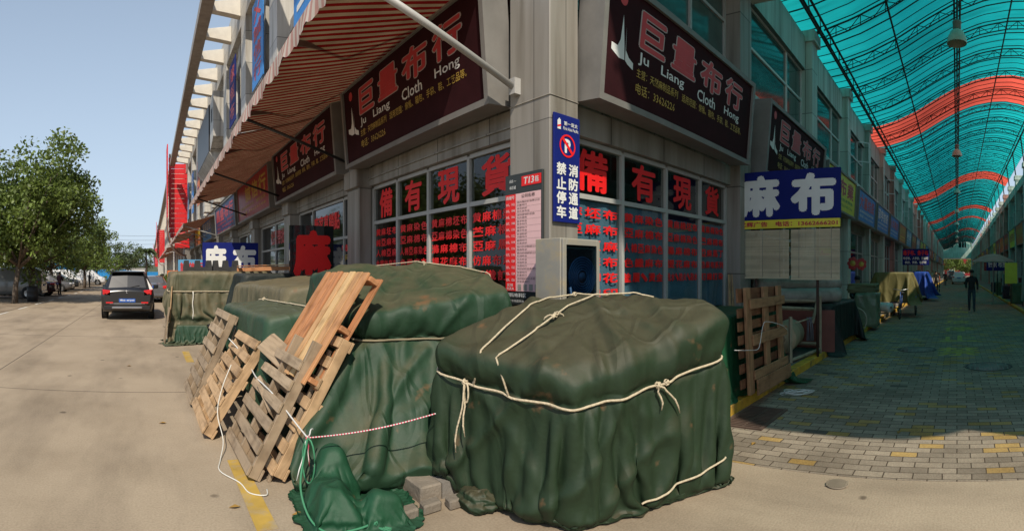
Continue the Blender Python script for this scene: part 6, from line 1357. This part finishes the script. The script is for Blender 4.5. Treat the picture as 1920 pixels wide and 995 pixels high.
# ------------------------------------------------------------------ people
SKIN = mat('skin', (.30, .17, .11), .5, .1); HAIR = mat('black hair', (.012, .010, .009), .6, .3); SHOE = mat('dark shoes', (.02, .018, .016), .5, .2)
def person(label, loc, face, jacket, trousers, pose='walk', h=1.68, group=None, extra=None):
    """one continuous body grown over a skeleton; face: heading from +Y towards +X"""
    s = h/1.72; J = {}
    if pose == 'sit':
        J = dict(pel=(0, 0, .52), wst=(0, -.03, .72), che=(0, 0, .98), nek=(0, .03, 1.13), hd0=(0, .05, 1.22), hd1=(0, .06, 1.36), shl=(-.17, 0, 1.06), shr=(.17, 0, 1.06), ell=(-.24, .10, .80), elr=(.24, .10, .80), hal=(-.12, .33, .68), har=(.12, .33, .68), hil=(-.09, .0, .50), hir=(.09, .0, .50), knl=(-.13, .42, .50), knr=(.14, .42, .50), anl=(-.13, .36, .09), anr=(.14, .40, .09), tol=(-.14, .53, .05), tor=(.15, .57, .05))
    else:
        a = .16 if pose == 'walk' else .03; b = .14 if pose == 'walk' else .02
        J = dict(pel=(0, 0, .93), wst=(0, .0, 1.10), che=(0, -.01, 1.33), nek=(0, .0, 1.47), hd0=(0, .02, 1.55), hd1=(0, .03, 1.66), shl=(-.18, 0, 1.40), shr=(.18, 0, 1.40), ell=(-.25, -b*.5, 1.14), elr=(.25, b*.3, 1.14), hal=(-.25, .02-b*.2, .88), har=(.22, .14, .95), hil=(-.09, 0, .89), hir=(.09, 0, .89), knl=(-.10, a*.9, .49), knr=(.10, -a*.3, .49), anl=(-.10, a*1.0, .09), anr=(.10, -a*1.3, .11), tol=(-.11, a*1.0+.16, .04), tor=(.11, -a*1.3+.15, .05))
        if pose == 'hold': J.update(ell=(-.23, .08, 1.14), hal=(-.08, .30, 1.12), elr=(.23, .08, 1.14), har=(.08, .30, 1.12))
    E = [('pel', 'wst'), ('wst', 'che'), ('che', 'nek'), ('nek', 'hd0'), ('hd0', 'hd1'), ('che', 'shl'), ('che', 'shr'), ('shl', 'ell'), ('shr', 'elr'), ('ell', 'hal'), ('elr', 'har'), ('pel', 'hil'), ('pel', 'hir'), ('hil', 'knl'), ('hir', 'knr'), ('knl', 'anl'), ('knr', 'anr'), ('anl', 'tol'), ('anr', 'tor')]
    RD = dict(pel=.145, wst=.135, che=.155, nek=.055, hd0=.085, hd1=.088, shl=.075, shr=.075, ell=.055, elr=.055, hal=.040, har=.040, hil=.095, hir=.095, knl=.070, knr=.070, anl=.055, anr=.055, tol=.04, tor=.04)
    names = list(J); me = bpy.data.meshes.new('p'); me.from_pydata([tuple(c*s for c in J[k]) for k in names], [(names.index(a), names.index(b)) for a, b in E], []); ob = bpy.data.objects.new('p', me); C.objects.link(ob)
    md = ob.modifiers.new('skin', 'SKIN'); md.use_smooth_shade = True; sv = me.skin_vertices[0].data
    for i, k in enumerate(names): sv[i].radius = (RD[k]*s, RD[k]*s*(.72 if k in ('pel', 'wst', 'che') else 1)); 
    sv[0].use_root = True; sb = ob.modifiers.new('sub', 'SUBSURF'); sb.levels = 2; sb.render_levels = 2
    dg = bpy.context.evaluated_depsgraph_get(); m2 = bpy.data.meshes.new_from_object(ob.evaluated_get(dg)); C.objects.unlink(ob); bpy.data.objects.remove(ob)
    for m in (jacket, trousers, SKIN, SHOE): m2.materials.append(m)
    hz = J['nek'][2]*s; hd = Vector(J['hd1'])*s
    segs = [(a, b, Vector(J[a])*s, Vector(J[b])*s) for a, b in E]
    def near(p):
        best = None
        for a, b, A, B in segs:
            d = B-A; f = max(0, min(1, (p-A).dot(d)/max(d.length_squared, 1e-9))); q = (p-(A+d*f)).length
            if best is None or q < best[0]: best = (q, a, b, f)
        return best
    for p in m2.polygons:
        q, a, b, f = near(p.center); mi = 0
        if b in ('hd0', 'hd1'): mi = 2
        elif b in ('hal', 'har') and f > .82: mi = 2
        elif b in ('tol', 'tor') or (b in ('anl', 'anr') and f > .93): mi = 3
        elif b in ('knl', 'knr', 'anl', 'anr') or (b in ('hil', 'hir') and p.center.z < J['pel'][2]*s-.02): mi = 1
        p.material_index = mi; p.use_smooth = True
    o = bpy.data.objects.new('person', m2); C.objects.link(o); o.location = loc; o.rotation_euler = (0, 0, -face); ORG[o.name] = Vector((0, 0, 0)); tag(o, label, 'person', group)
    hr = MB(); vs = []; fs = []; n, m = 18, 10; c = hd + Vector((0, -.012, .012))*s
    hr.lathe([(.001, .108), (.05, .100), (.085, .07), (.098, .03), (.096, -.01), (.075, -.035)], tuple(c), 18); hr.v = [(x, y + (.0 if z > c.z+.03 else -.02), z) for x, y, z in hr.v]
    h_ = hr.build('hair', HAIR, o); fc = MB()
    fc.lathe([(.001, .025), (.012, .012), (.016, .0)], (0, hd.y+.083*s, hd.z-.035*s), 8, axis=(0, 1, 0))
    for sg in (-1, 1): fc.lathe([(.001, .02), (.02, .01), (.028, -.005)], (sg*.088*s, hd.y-.005, hd.z-.03*s), 8, axis=(sg, 0, 0))
    fc.build('face', SKIN, o); ey = MB()
    for sg in (-1, 1): ey.box((sg*.033*s-.012, hd.y+.075*s, hd.z-.012*s), (sg*.033*s+.012, hd.y+.088*s, hd.z-.004*s))
    ey.box((-.024, hd.y+.078*s, hd.z-.075*s), (.024, hd.y+.086*s, hd.z-.068*s)); ey.build('eye', HAIR, o)
    fg = MB()
    for k in ('hal', 'har'):
        H = Vector(J[k])*s; E_ = Vector(J['ell' if k == 'hal' else 'elr'])*s; d = (H-E_).normalized(); sd = d.cross(Vector((0, 1, 0))).normalized()
        for i in range(4): fg.tube([H + d*.02 + sd*(i-1.5)*.016, H + d*.065 + sd*(i-1.5)*.019, H + d*(.105 if i in (1, 2) else .09) + sd*(i-1.5)*.017 + Vector((0, .02, 0))], [.010, .009, .006], 5)
        fg.tube([H + sd*.03, H + sd*.048 + d*.03 + Vector((0, .012, 0)), H + sd*.045 + d*.06 + Vector((0, .03, 0))], [.011, .010, .007], 5)
    fg.build('finger', SKIN, o); return o
JM = mat('maroon jacket', (.055, .012, .018), .8, .2); JB = mat('black jacket', (.012, .012, .013), .75, .3); JN = mat('navy jeans', (.035, .045, .065), .85, .3); JG = mat('grey trousers', (.05, .05, .052), .85, .3)
person('man in a black jacket and jeans walking up the lane', (21.6, -.62, .006), -R(90)+R(180)+R(180), JB, JN, 'walk', 1.70)
person('man in a dark maroon jacket standing at the road edge by the parked cars', (-6.25, 35.4, .012), R(20), JM, JB, 'hold', 1.62)
person('person in black standing by the twin-trunk tree', (-6.15, 52.6, .012), R(60), JB, JB, 'stand', 1.6)
person('man in a dark jacket sitting at the kerb past the far olive pile', (.78, 30.2, .1), R(200), JB, JG, 'sit', 1.7)
person('person with dark hair sitting behind the wrapped bale in the lane', (16.3, 3.2, .12), R(-110), JB, JG, 'sit', 1.65)
person('person in black wheeling a bicycle far down the lane', (43, 1.75, .006), R(-90), JB, JB, 'walk', 1.66)
person('distant person standing far down the lane by the small bollards', (62, 1.45, .006), R(-90), JG, JN, 'stand', 1.66)
# ------------------------------------------------------------------ street details by the piles
def block(label, cat_, name, a, b, m, bevel=.01, grp=None): return tag(MB().box(a, b).build(name, m, None, ((a[0]+b[0])/2, (a[1]+b[1])/2, min(a[2], b[2])), bevel=bevel), label, cat_, grp)
FO = mat('dark foam', (.035, .035, .034), .9, .3, 6)
def trough(label, x0, x1, y, z):
    t = thing('packing_block', label, 'block', ((x0+x1)/2, y, z), 'dark packing blocks on the far pile'); w = (x1-x0)/5
    a = MB(); a.box((x0, y, z), (x1, y+.4, z+.11))
    for i in range(0, 5, 2): a.prism([(x0+i*w, z+.11), (x0+(i+1)*w, z+.11), (x0+(i+.85)*w, z+.27), (x0+(i+.15)*w, z+.27)], (0, y+.01, 0), (1, 0, 0), (0, 0, 1), (0, .38, 0))
    a.build('body', FO, t)
trough('notched dark foam block on the far olive pile, nearer the road', .85, 1.55, 12.6, 1.67); trough('notched dark foam block on the far olive pile, next to the flat pallet', 1.58, 2.2, 12.5, 1.67)
t = thing('pallet', 'flat new pallet lying on top of the far piles below the blue linen board', 'pallet', (2.4, 11.6, 1.7), 'wooden pallets')
boards('stringer', [((2.75, 11.2+i*.5, 1.73), Vector((.65, 0, .02)), Vector((0, .03, 0)), Vector((0, 0, .045))) for i in range(1)], WN, t); boards('top_deck', [((2.15+i*.2, 11.7, 1.79+.006*i), Vector((.045, 0, .0)), Vector((0, .55, 0)), Vector((0, 0, .010))) for i in range(7)], WN, t); boards('stringer', [((2.75, 12.2, 1.73), Vector((.65, 0, .02)), Vector((0, .03, 0)), Vector((0, 0, .045)))], WN, t)
t = thing('loose_board', 'dirty brown board propped upright at the road end of the far olive pile', 'board', (.42, 11.95, 0)); boards('plank', [((.40, 11.9, .42), Vector((.06, .02, .42)), Vector((.015, -.0, -.002)), Vector((-.005, .16, 0)))], WG, t, .005, 71); boards('plank', [((.50, 12.0, .9), Vector((.03, .02, .42)), Vector((.012, 0, 0)), Vector((0, .05, 0)))], WB, t, .004, 72)
def lump(mb, c, rx, ry, rz_, seed, n=56, m=36, amp=.22, fr=2.4, mi=0):
    """crumpled bag: a ball whose surface is folded by ridged noise"""
    vs = []; fs = []; c = Vector(c)
    for i in range(m+1):
        ph = math.pi*i/m
        for j in range(n):
            th = 2*math.pi*j/n; d = Vector((math.sin(ph)*math.cos(th), math.sin(ph)*math.sin(th), math.cos(ph)))
            q = 1 + amp*(.5-abs(noise.noise(d*fr+Vector((seed, 0, 0))))*2) + amp*.5*(.5-abs(noise.noise(d*fr*2.3+Vector((0, seed, 0))))*2) + amp*.25*(.5-abs(noise.noise(d*fr*5+Vector((0, 0, seed))))*2)
            p = c + Vector((d.x*rx*q, d.y*ry*q, d.z*rz_*q)); vs.append((p.x, p.y, max(p.z, .004 if c.z < .6 else -9)))
    for i in range(m):
        for j in range(n): fs.append((i*n+j, (i+1)*n+j, (i+1)*n+(j+1) % n, i*n+(j+1) % n))
    return mb.add(vs, fs, mi, True)
a = MB(); lump(a, (2.15, 2.9, .05), .12, .16, .09, 2.2, amp=.2, fr=1.5); tag(a.build('cloth_scrap', TG, None, (2.15, 2.9, 0)), 'torn scrap of dark green canvas hanging to the road beside the kerb stones', 'cloth')
rb = random.Random(5)
for i in range(3): x = 1.66+i*.19; tag(MB().obox((x, 3.02+rb.uniform(-.02, .02), .035), (.075, rb.uniform(-.01, .01), 0), (rb.uniform(-.01, .01), .05, 0), (0, 0, .035)).build('loose_paver', M['kerb'], None, (x, 3.0, 0), bevel=.012), 'loose broken paving stone lying along the kerb under the olive canvas', 'paving stone', 'loose paving stones')
lfm = mat('dry leaf', (.28, .16, .03), .7, .3)
for i, (x, y) in enumerate(((-1.55, 4.3), (.55, 3.55), (.95, 3.35), (-.4, 9), (.1, 5.6), (4.5, 1.9), (5.2, .6))): tag(MB().add([(x, y, .006), (x+.05, y+.02, .018), (x+.09, y, .008), (x+.04, y-.03, .02)], [(0, 1, 2, 3)]).build('dry_leaf', lfm, None, (x, y, 0)), 'dry yellow leaf lying on the ground', 'leaf', 'dry leaves on the ground')
# bins
def bin_(label, x, y, h, r):
    t = thing('barrel_bin', label, 'bin', (x, y, .012)); MB().lathe([(.001, 0), (r, 0), (r*1.02, h*.33), (r*1.05, h*.35), (r*1.02, h*.37), (r*1.02, h*.66), (r*1.05, h*.68), (r*1.02, h*.7), (r, h), (r*.92, h), (r*.9, h*.8), (.001, h*.78)], (x, y, .012), 20).build('drum', mat('black drum', (.02, .021, .023), .6, .3), t); MB().tube([(x+r*1.0*math.cos(q), y+r*1.0*math.sin(q), .012+h) for q in [i*2*math.pi/20 for i in range(20)]], .018, 5, 0, True).build('rim', M['dark_metal'], t)
bin_('black drum used as a rubbish bin beside the dark tree trunk', -6.45, 27.9, .85, .31); bin_('small dark rubbish bin far along the parking strip', -7.15, 73, .95, .4)
block('orange board leaning on the pavement behind the seated man', 'board', 'orange_board', (1.1, 31.5, .12), (2.2, 31.6, 1.75), M['orange']); 
a = MB(); lump(a, (1.05, 29.6, .4), .5, .4, .35, 1.1); tag(a.build('sack', M['cream'], None, (1.05, 29.6, 0)), 'pale sack by the seated man on the pavement', 'sack')
# ------------------------------------------------------------------ goods along the lane
def roll(label, p, q, r, m, grp=None, core=True, name='fabric_roll'):
    p, q = Vector(p), Vector(q); t = thing(name, label, 'fabric roll', p, grp); d = (q-p); k = 14; pts = [p+d*i/k for i in range(k+1)]
    MB().tube(pts, [r*(1+.03*math.sin(i*1.7+p.x*5)) for i in range(k+1)], 18).build('cloth', m, t)
    if core:
        for e, s in ((p, -1), (q, 1)): MB().cyl(e+d.normalized()*s*.001, e+d.normalized()*s*.012, r*.28, 10).build('core', mat('cardboard core', (.22, .15, .09), .9, .2), t)
    return t
GC = M['grey_cloth']; PW = mat('plastic wrapped cloth', (.30, .34, .30), .25, .3, 5, .5, 14, coat=.3); PW2 = mat('dusty green plastic', (.16, .20, .13), .3, .3, 5, .5, 14)
ax = Vector((1.3, -1.35, 0)).normalized(); o_ = Vector((9.25, 3.72, 1.18)); sd = Vector((.72, .69, 0))
for i, (k, z, r, l) in enumerate(((0, 0, .15, 1.75), (.30, .02, .15, 1.8), (.6, .0, .15, 1.8), (.15, .25, .14, 1.85), (.45, .26, .14, 1.8))): roll('grey wrapped fabric roll in the heap behind the bamboo blinds, %s' % ('lowest and nearest', 'low, second', 'low, third', 'upper, nearest', 'upper, farther')[i], o_+sd*k+Zv*z, o_+sd*k+Zv*z+ax*l, r, GC, 'grey rolls behind the blinds')
for i, (x, y, z, r) in enumerate(((11.6, 3.3, 1.35, .2), (11.9, 2.95, 1.42, .2), (12.2, 3.4, 1.5, .21), (11.8, 3.3, 1.75, .19), (12.2, 3.15, 1.85, .19), (12.0, 3.4, 2.05, .16))): roll('clear plastic wrapped fabric roll piled beyond the blinds, %s' % ('at the lower edge', 'low and in the middle', 'low, by the wall', 'upper, nearest', 'upper, farther', 'topmost')[i], (x, y, z), (x-.9, y+.35, z+.02), r, PW, 'plastic wrapped rolls')
# racks, boards and a rolled mat behind the upright pallet
WF = mat_wood('cream painted wood', (.40, .35, .25), (.34, .29, .2)); t = thing('wooden_rack', 'cream wooden rack frame standing behind the upright pallet', 'rack', (9.2, 2.9, .12))
for nm, p, q in (('post', (9.35, 2.55, .12), (9.35, 2.55, 1.2)), ('post', (9.35, 3.6, .12), (9.35, 3.6, 1.2)), ('post', (8.2, 2.75, .12), (8.2, 2.75, .9)), ('rail', (9.35, 2.57, 1.1), (9.35, 3.58, 1.1)), ('rail', (9.33, 2.55, .20), (8.2, 2.75, .16)), ('rail', (9.33, 2.6, .95), (8.0, 2.9, 1.06)), ('rail', (9.0, 2.6, .72), (9.3, 2.58, 1.15)), ('rail', (9.33, 3.2, .3), (9.33, 2.57, .3))): a, b = Vector(p), Vector(q); d = (b-a)/2; u_ = d.orthogonal().normalized(); boards(nm, [((a+b)/2, d, u_*.024, d.cross(u_).normalized()*.024)], WF, t, .003, int(p[0]*9+q[2]*7))
t = thing('hardboard_sheet', 'red brown board standing on the yellow kerb end behind the rack', 'board', (9.55, 2.5, .12)); MB().obox((9.55, 2.46, .52), (.03, -.14, 0), (.012, .003, 0), (0, 0, .40)).build('sheet', mat('red brown hardboard', (.14, .04, .025), .6, .2), t)
t = thing('hardboard_sheet', 'wide red brown panel laid behind the cream rack', 'board', (9.6, 3.1, .3)); MB().box((9.5, 2.66, .2), (9.53, 3.5, .95)).build('sheet', MATS['red brown hardboard'], t)
roll('big beige roll lying in the rack behind the upright pallet', (8.3, 2.95, .5), (9.25, 3.1, .5), .26, cl[0])
t = thing('mop', 'grey mop hung over a stick by the beige roll', 'mop', (8.9, 2.62, .5)); MB().cyl((8.2, 2.66, .80), (9.1, 2.6, .82), .014, 8).build('stick', WF, t); a = MB()
for i in range(26): q = i*.9; a.tube([(8.85+.035*math.cos(q), 2.62+.035*math.sin(q), .84), (8.86+.05*math.cos(q), 2.60+.05*math.sin(q), .66), (8.86+.045*math.cos(q*1.1), 2.6+.05*math.sin(q), .42)], .010, 4)
a.build('strands', mat('grey mop yarn', (.13, .13, .15), .95, .3), t)
for i, y in enumerate((4.02, 3.98)): t = thing('loose_board', ('narrow plank leaning on the shop wall behind the big tarpaulin', 'second narrow plank leaning beside the first on the shop wall')[i], 'board', (8.5+i*.1, y, .12)); boards('plank', [((8.52+i*.13, 4.02, .85), Vector((.06+.02*i, .05, .76)), Vector((.035, 0, 0)), Vector((0, .012, 0)))], WB, t, .003, 80+i)
# bales
def bale(label, c, sx, sy, sz, m, seed):
    c = Vector(c); a = MB(); n = 14; vs = {}; 
    bm_ = bmesh.new(); bmesh.ops.create_cube(bm_, size=1); bmesh.ops.subdivide_edges(bm_, edges=bm_.edges, cuts=9, use_grid_fill=True)
    for v in bm_.verts:
        p = v.co.copy(); e = Vector((p.x**4, p.y**4, p.z**4)).length**.25; k = .5/max(e, 1e-6)*.22+.78; q = 1+.10*noise.noise(p*4+Vector((seed, 0, 0)))+.05*noise.noise(p*11+Vector((0, seed, 0))); v.co = Vector((p.x*k*sx*q, p.y*k*sy*q, p.z*sz*(1+.04*noise.noise(p*5))))+c
        v.co.z = max(v.co.z, c.z-sz/2)
    bm_.verts.index_update(); a.add([v.co for v in bm_.verts], [[v.index for v in f.verts] for f in bm_.faces], 0, True); bm_.free(); tag(a.build('fabric_bale', m, None, (c.x, c.y, c.z-sz/2)), label, 'bale')
bale('plastic wrapped greenish bale standing on the kerb in the lane', (14.6, 2.55, .58), .75, .62, .95, PW2, 1); bale('flat olive bale lying across the wrapped bale', (15.0, 2.75, 1.18), 1.0, .8, .26, mat('olive sack cloth', (.16, .16, .08), .7, .3), 2)
t = thing('bicycle', 'bicycle whose pale wheel shows between the black stack and the wrapped bale', 'bicycle', (12.6, 2.5, .45)); MB().tube([(12.6+.02*math.cos(q), 2.55+.32*math.cos(q), .45+.32*math.sin(q)) for q in [i*2*math.pi/30 for i in range(30)]], .018, 6, 0, True).build('wheel', mat('worn pale tyre', (.35, .33, .25), .7, .2), t)
pl2 = thing('pallet', 'low dark pallet under the white roll beside the cargo tricycle', 'pallet', (17, 2.8, .12), 'wooden pallets'); boards('top_deck', [((16.7+i*.17, 2.9, .27), Vector((.06, 0, 0)), Vector((0, .6, 0)), Vector((0, 0, .011))) for i in range(7)], WG, pl2); 
for k in (2.35, 2.9, 3.45): boards('stringer', [((17.2, k, .19), Vector((.56, 0, 0)), Vector((0, .03, 0)), Vector((0, 0, .06)))], WG, pl2)
roll('clean white fabric roll lying on the low pallet', (17.0, 2.2, .47), (17.6, 3.1, .47), .16, M['white_paint'])
# cargo tricycle under a khaki cover
def spoked(parent, c, r, axis=(0, 1, 0)):
    c = Vector(c); ax = Vector(axis); e = ax.orthogonal().normalized(); g = ax.cross(e); w = MB().tube([c + (e*math.cos(q)+g*math.sin(q))*r for q in [i*2*math.pi/28 for i in range(28)]], .022, 6, 0, True).build('wheel', TY, parent); a = MB()
    for i in range(14): q = 2*math.pi*i/14; a.tube([c + ax*.02*(-1)**i, c + (e*math.cos(q)+g*math.sin(q))*(r-.02)], .0035, 3)
    a.cyl(c-ax*.05, c+ax*.05, .025, 8); a.build('spokes', RIM, w)
BLU = mat('blue tricycle paint', (.02, .06, .20), .4, .2)
def tricycle(label, x, y, s=1.0):
    t = thing('cargo_tricycle', label, 'tricycle', (x, y, 0)); spoked(t, (x, y, .33), .33); spoked(t, (x+1.75, y+.42, .33), .33); spoked(t, (x+1.75, y-.42, .33), .33)
    a = MB(); a.tube([(x, y, .33), (x+.18, y, .75), (x+.22, y, .95)], .018, 6); a.tube([(x+.18, y, .70), (x+.6, y, .36), (x+1.0, y, .36), (x+1.8, y, .45)], .02, 6); a.tube([(x+.6, y, .36), (x+.75, y, .85)], .018, 6); a.tube([(x+.19, y, .78), (x+.72, y, .74)], .018, 6); a.build('frame', BLU, t)
    MB().tube([(x+.4, y+.28, 1.02), (x+.28, y+.24, 1.05), (x+.22, y, 1.0), (x+.28, y-.24, 1.05), (x+.4, y-.28, 1.02)], .014, 6).build('handlebar', RIM, t); a = MB(); lump(a, (x+.76, y, .90), .14, .09, .05, 2, 16, 10, .05); a.build('saddle', M['black'], t)
    MB().box((x+1.05, y-.5, .50), (x+2.3, y+.5, .54)).box((x+1.05, y-.5, .54), (x+2.3, y-.47, .78)).box((x+1.05, y+.47, .54), (x+2.3, y+.5, .78)).build('bed', BLU, t); return t
tricycle('blue cargo tricycle parked at the kerb under a khaki cover', 17.9, 2.0)
KH = mat_tarp('khaki canvas', (.145, .125, .045), (.20, .17, .08), amt=.3); BT = mat_tarp('bright blue tarpaulin', (.012, .055, .30), (.02, .08, .36), amt=.1)
hK = [hull_planes([(18.9, 1.7), (20.4, 1.7), (20.4, 3.1), (18.9, 3.1)], [((19, 2, 1.62), (0, 0, 1))], .02)]; PK = cached('K14', lambda: drape((19.6, 2.4), (3.3, 3.1), (64, 62), hK, [], .05, 1.7, 15, (70, 30), floor=.45, slack=1.04)); tarp_mesh('tarpaulin', PK, KH, 'khaki cover draped high over the load of the cargo tricycle')
hT = [hull_planes([(30, 1.75), (33, 1.75), (33, 3.3), (30, 3.3)], [((31, 2, 1.65), (0, 0, 1))], .03)]; PT = cached('T14', lambda: drape((31.5, 2.5), (5.4, 4.2), (70, 58), hT, [], .0, 1.8, 16, (70, 30), floor=.15, slack=1.04)); tarp_mesh('tarpaulin', PT, BT, 'bright blue tarpaulin covering a stall beneath the navy checked-cloth board')
t = thing('cloth_board', 'navy board with red and white characters above the bright blue tarpaulin', 'sign', (29, 2.3, 2.2)); MB().box((28.6, 1.55, 2.05), (28.66, 3.05, 2.95)).build('board', M['blue'], t); a = MB(); write(a, '格子布、条子布', (28.59, 3.0, 2.58), U_L, Zv, 1.4, .30, 0, .04); write(a, '牛仔布、人字纹、双面呢', (28.59, 3.0, 2.34), U_L, Zv, 1.4, .16, 1, .03); write(a, '斜纹、贡缎、格子呢', (28.59, 2.9, 2.12), U_L, Zv, 1.2, .15, 1, .03); a.build('lettering', [M['red_vinyl'], M['white_paint']], t); MB().cyl((28.7, 2.75, 0), (28.7, 2.75, 2.95), .035, 8).build('post', mat('red brown post', (.13, .025, .02), .6, .2), t)
bk = thing('bicycle', 'dark bicycle wheeled by the person in black', 'bicycle', (42.4, 1.5, 0)); spoked(bk, (42.0, 1.45, .32), .32); spoked(bk, (43.0, 1.45, .32), .32); a = MB(); a.tube([(42, 1.45, .32), (42.15, 1.45, .95)], .02, 5); a.tube([(42.12, 1.45, .8), (42.5, 1.45, .3), (43, 1.45, .32), (42.65, 1.45, .8), (42.12, 1.45, .8)], .02, 5); a.build('frame', M['dark_metal'], bk); MB().tube([(42.2, 1.7, 1.0), (42.15, 1.45, .97), (42.2, 1.2, 1.0)], .015, 5).build('handlebar', M['dark_metal'], bk)
# yellow small board and shop-front ornaments
t = thing('small_board', 'small yellow board with red characters hung at a shopfront past the blinds', 'sign', (13.2, 3.4, 1.9)); MB().box((13.2, 3.3, 1.75), (13.24, 3.75, 2.3)).build('board', M['yellow'], t); a = MB(); write(a, '布', (13.19, 3.7, 1.82), U_L, Zv, .36, .4, 0, .04); a.build('lettering', M['red_vinyl'], t)
for i, (x, y) in enumerate(((17.3, 3.55), (18.9, 3.55))):
    t = thing('paper_ornament', ('red and gold paper ornament hanging in the shop doorway above the seated person', 'second red and gold paper ornament, farther down the same shopfront')[i], 'ornament', (x, y, 2.0)); a = MB()
    for k in range(7): q = 2*math.pi*k/7; a.lathe([(.001, .02), (.07, .01), (.085, 0)], (x, y+.12*math.cos(q), 1.95+.15*math.sin(q)), 10, axis=(-1, 0, 0))
    a.build('petal', M['red_paint'], t); MB().lathe([(.001, .03), (.09, .01), (.10, 0)], (x-.02, y, 1.95), 12, axis=(-1, 0, 0)).build('centre', M['gold'], t)
# the far side of the lane: stalls, rolls, umbrella
um = thing('parasol', 'pale grey green parasol over a stall across the lane', 'parasol', (27, -1.9, 0)); n = 8; a = MB(); vs = [(27, -1.9, 2.62)]
for j in range(1, 5):
    for i in range(n*2): q = math.pi*i/n; rr = 1.15*j/4*(1 if i % 2 == 0 else .97); vs.append((27+rr*math.cos(q), -1.9+rr*math.sin(q), 2.62-.42*(j/4)**1.7-(.02 if i % 2 else 0)))
m_ = n*2; fs = [(0, 1+i, 1+(i+1) % m_) for i in range(m_)] + [(1+(j-1)*m_+i, 1+j*m_+i, 1+j*m_+(i+1) % m_, 1+(j-1)*m_+(i+1) % m_) for j in range(1, 4) for i in range(m_)]
a.add(vs, fs, 0, True); a.build('canopy', mat('parasol cloth', (.34, .40, .36), .8, .15, trans=.3), um); MB().cyl((27, -1.9, 0), (27, -1.9, 2.6), .025, 8).build('pole', M['pole'], um)
rg = random.Random(12); cols = [('grey', GC), ('sand', cl[0]), ('rust', cl[1]), ('moss green', cl[2]), ('cream', cl[3]), ('pale teal', mat('pale teal cloth', (.25, .36, .33), .8, .2)), ('maroon', JM), ('navy', JN)]
k = 0
for i in range(22):
    x = 13.5 + i*1.25 + rg.uniform(-.3, .3); c = cols[(i*3) % 8]; hgt = rg.uniform(.9, 1.7); kind = i % 4
    if kind in (0, 2): roll('%s fabric roll standing upright among the stalls across the lane' % c[0], (x, -3.1+rg.uniform(-.2, .2), .12), (x+.1, -3.25, .12+hgt), rg.uniform(.13, .2), c[1], 'upright rolls across the lane')
    elif kind == 1: bale('%s bale in the row of goods across the lane' % c[0], (x, -3.0, .12+hgt*.3), .9, .7, hgt*.6, c[1], i); C.objects[-1]['group'] = 'bales across the lane'
    else:
        t = thing('cloth_stand', '%s cloth hung over a rail stand across the lane' % c[0], 'stand', (x, -2.95, .12), 'cloth stands across the lane'); MB().cyl((x-.5, -2.95, .12), (x-.5, -2.95, 1.5), .018, 6).cyl((x+.5, -2.95, .12), (x+.5, -2.95, 1.5), .018, 6).cyl((x-.5, -2.95, 1.5), (x+.5, -2.95, 1.5), .018, 6).build('frame', M['dark_metal'], t)
        a = MB(); nn = 14; vs = [(x-.46+.92*j/nn, -2.95+(.03+.035*math.sin(j*1.7+i))*(1 if z > .9 else 1.8), z) for z in (1.53, 1.0, .38) for j in range(nn+1)]; a.add(vs, [(q*(nn+1)+j, q*(nn+1)+j+1, (q+1)*(nn+1)+j+1, (q+1)*(nn+1)+j) for q in range(2) for j in range(nn)], 0, True); a.build('cloth', c[1], t)
for i in range(14):
    x = 22 + i*4.3; c = cols[(i*5+1) % 8]; roll('%s fabric roll standing at a shopfront down the near side of the lane' % c[0], (x+12, 3.1, .12), (x+12.1, 3.2, 1.2+.3*(i % 3)), .2, c[1], 'upright rolls, near side of the lane')
t = thing('small_board', 'yellow notice board among the stalls under the parasol', 'sign', (24.6, -2.5, .9)); MB().box((24.6, -2.9, 1.1), (24.64, -2.3, 2.1)).build('board', M['yellow'], t); MB().cyl((24.65, -2.6, .1), (24.65, -2.6, 1.1), .02, 6).build('post', M['dark_metal'], t)
for i, (x, f, tx, c, lab) in enumerate(((33, 'blue', '针织 布批', 'white_paint', 'dark blue board with white characters across the lane, left of the parasol'), (36, 'red_face', '各类布', 'gold', 'dark red board across the lane behind the parasol'))): t = thing('stall_board', lab, 'sign', (x, -2.6, 1.7)); MB().box((x, -3.3, 1.75), (x+.05, -1.9, 2.55)).build('board', M[f], t); a = MB(); write(a, tx, (x-.01, -2.0, 1.95), U_L, Zv, 1.2, .4, 0, .03); a.build('lettering', M[c], t); MB().cyl((x+.08, -2.6, .1), (x+.08, -2.6, 1.75), .025, 6).build('post', M['dark_metal'], t)
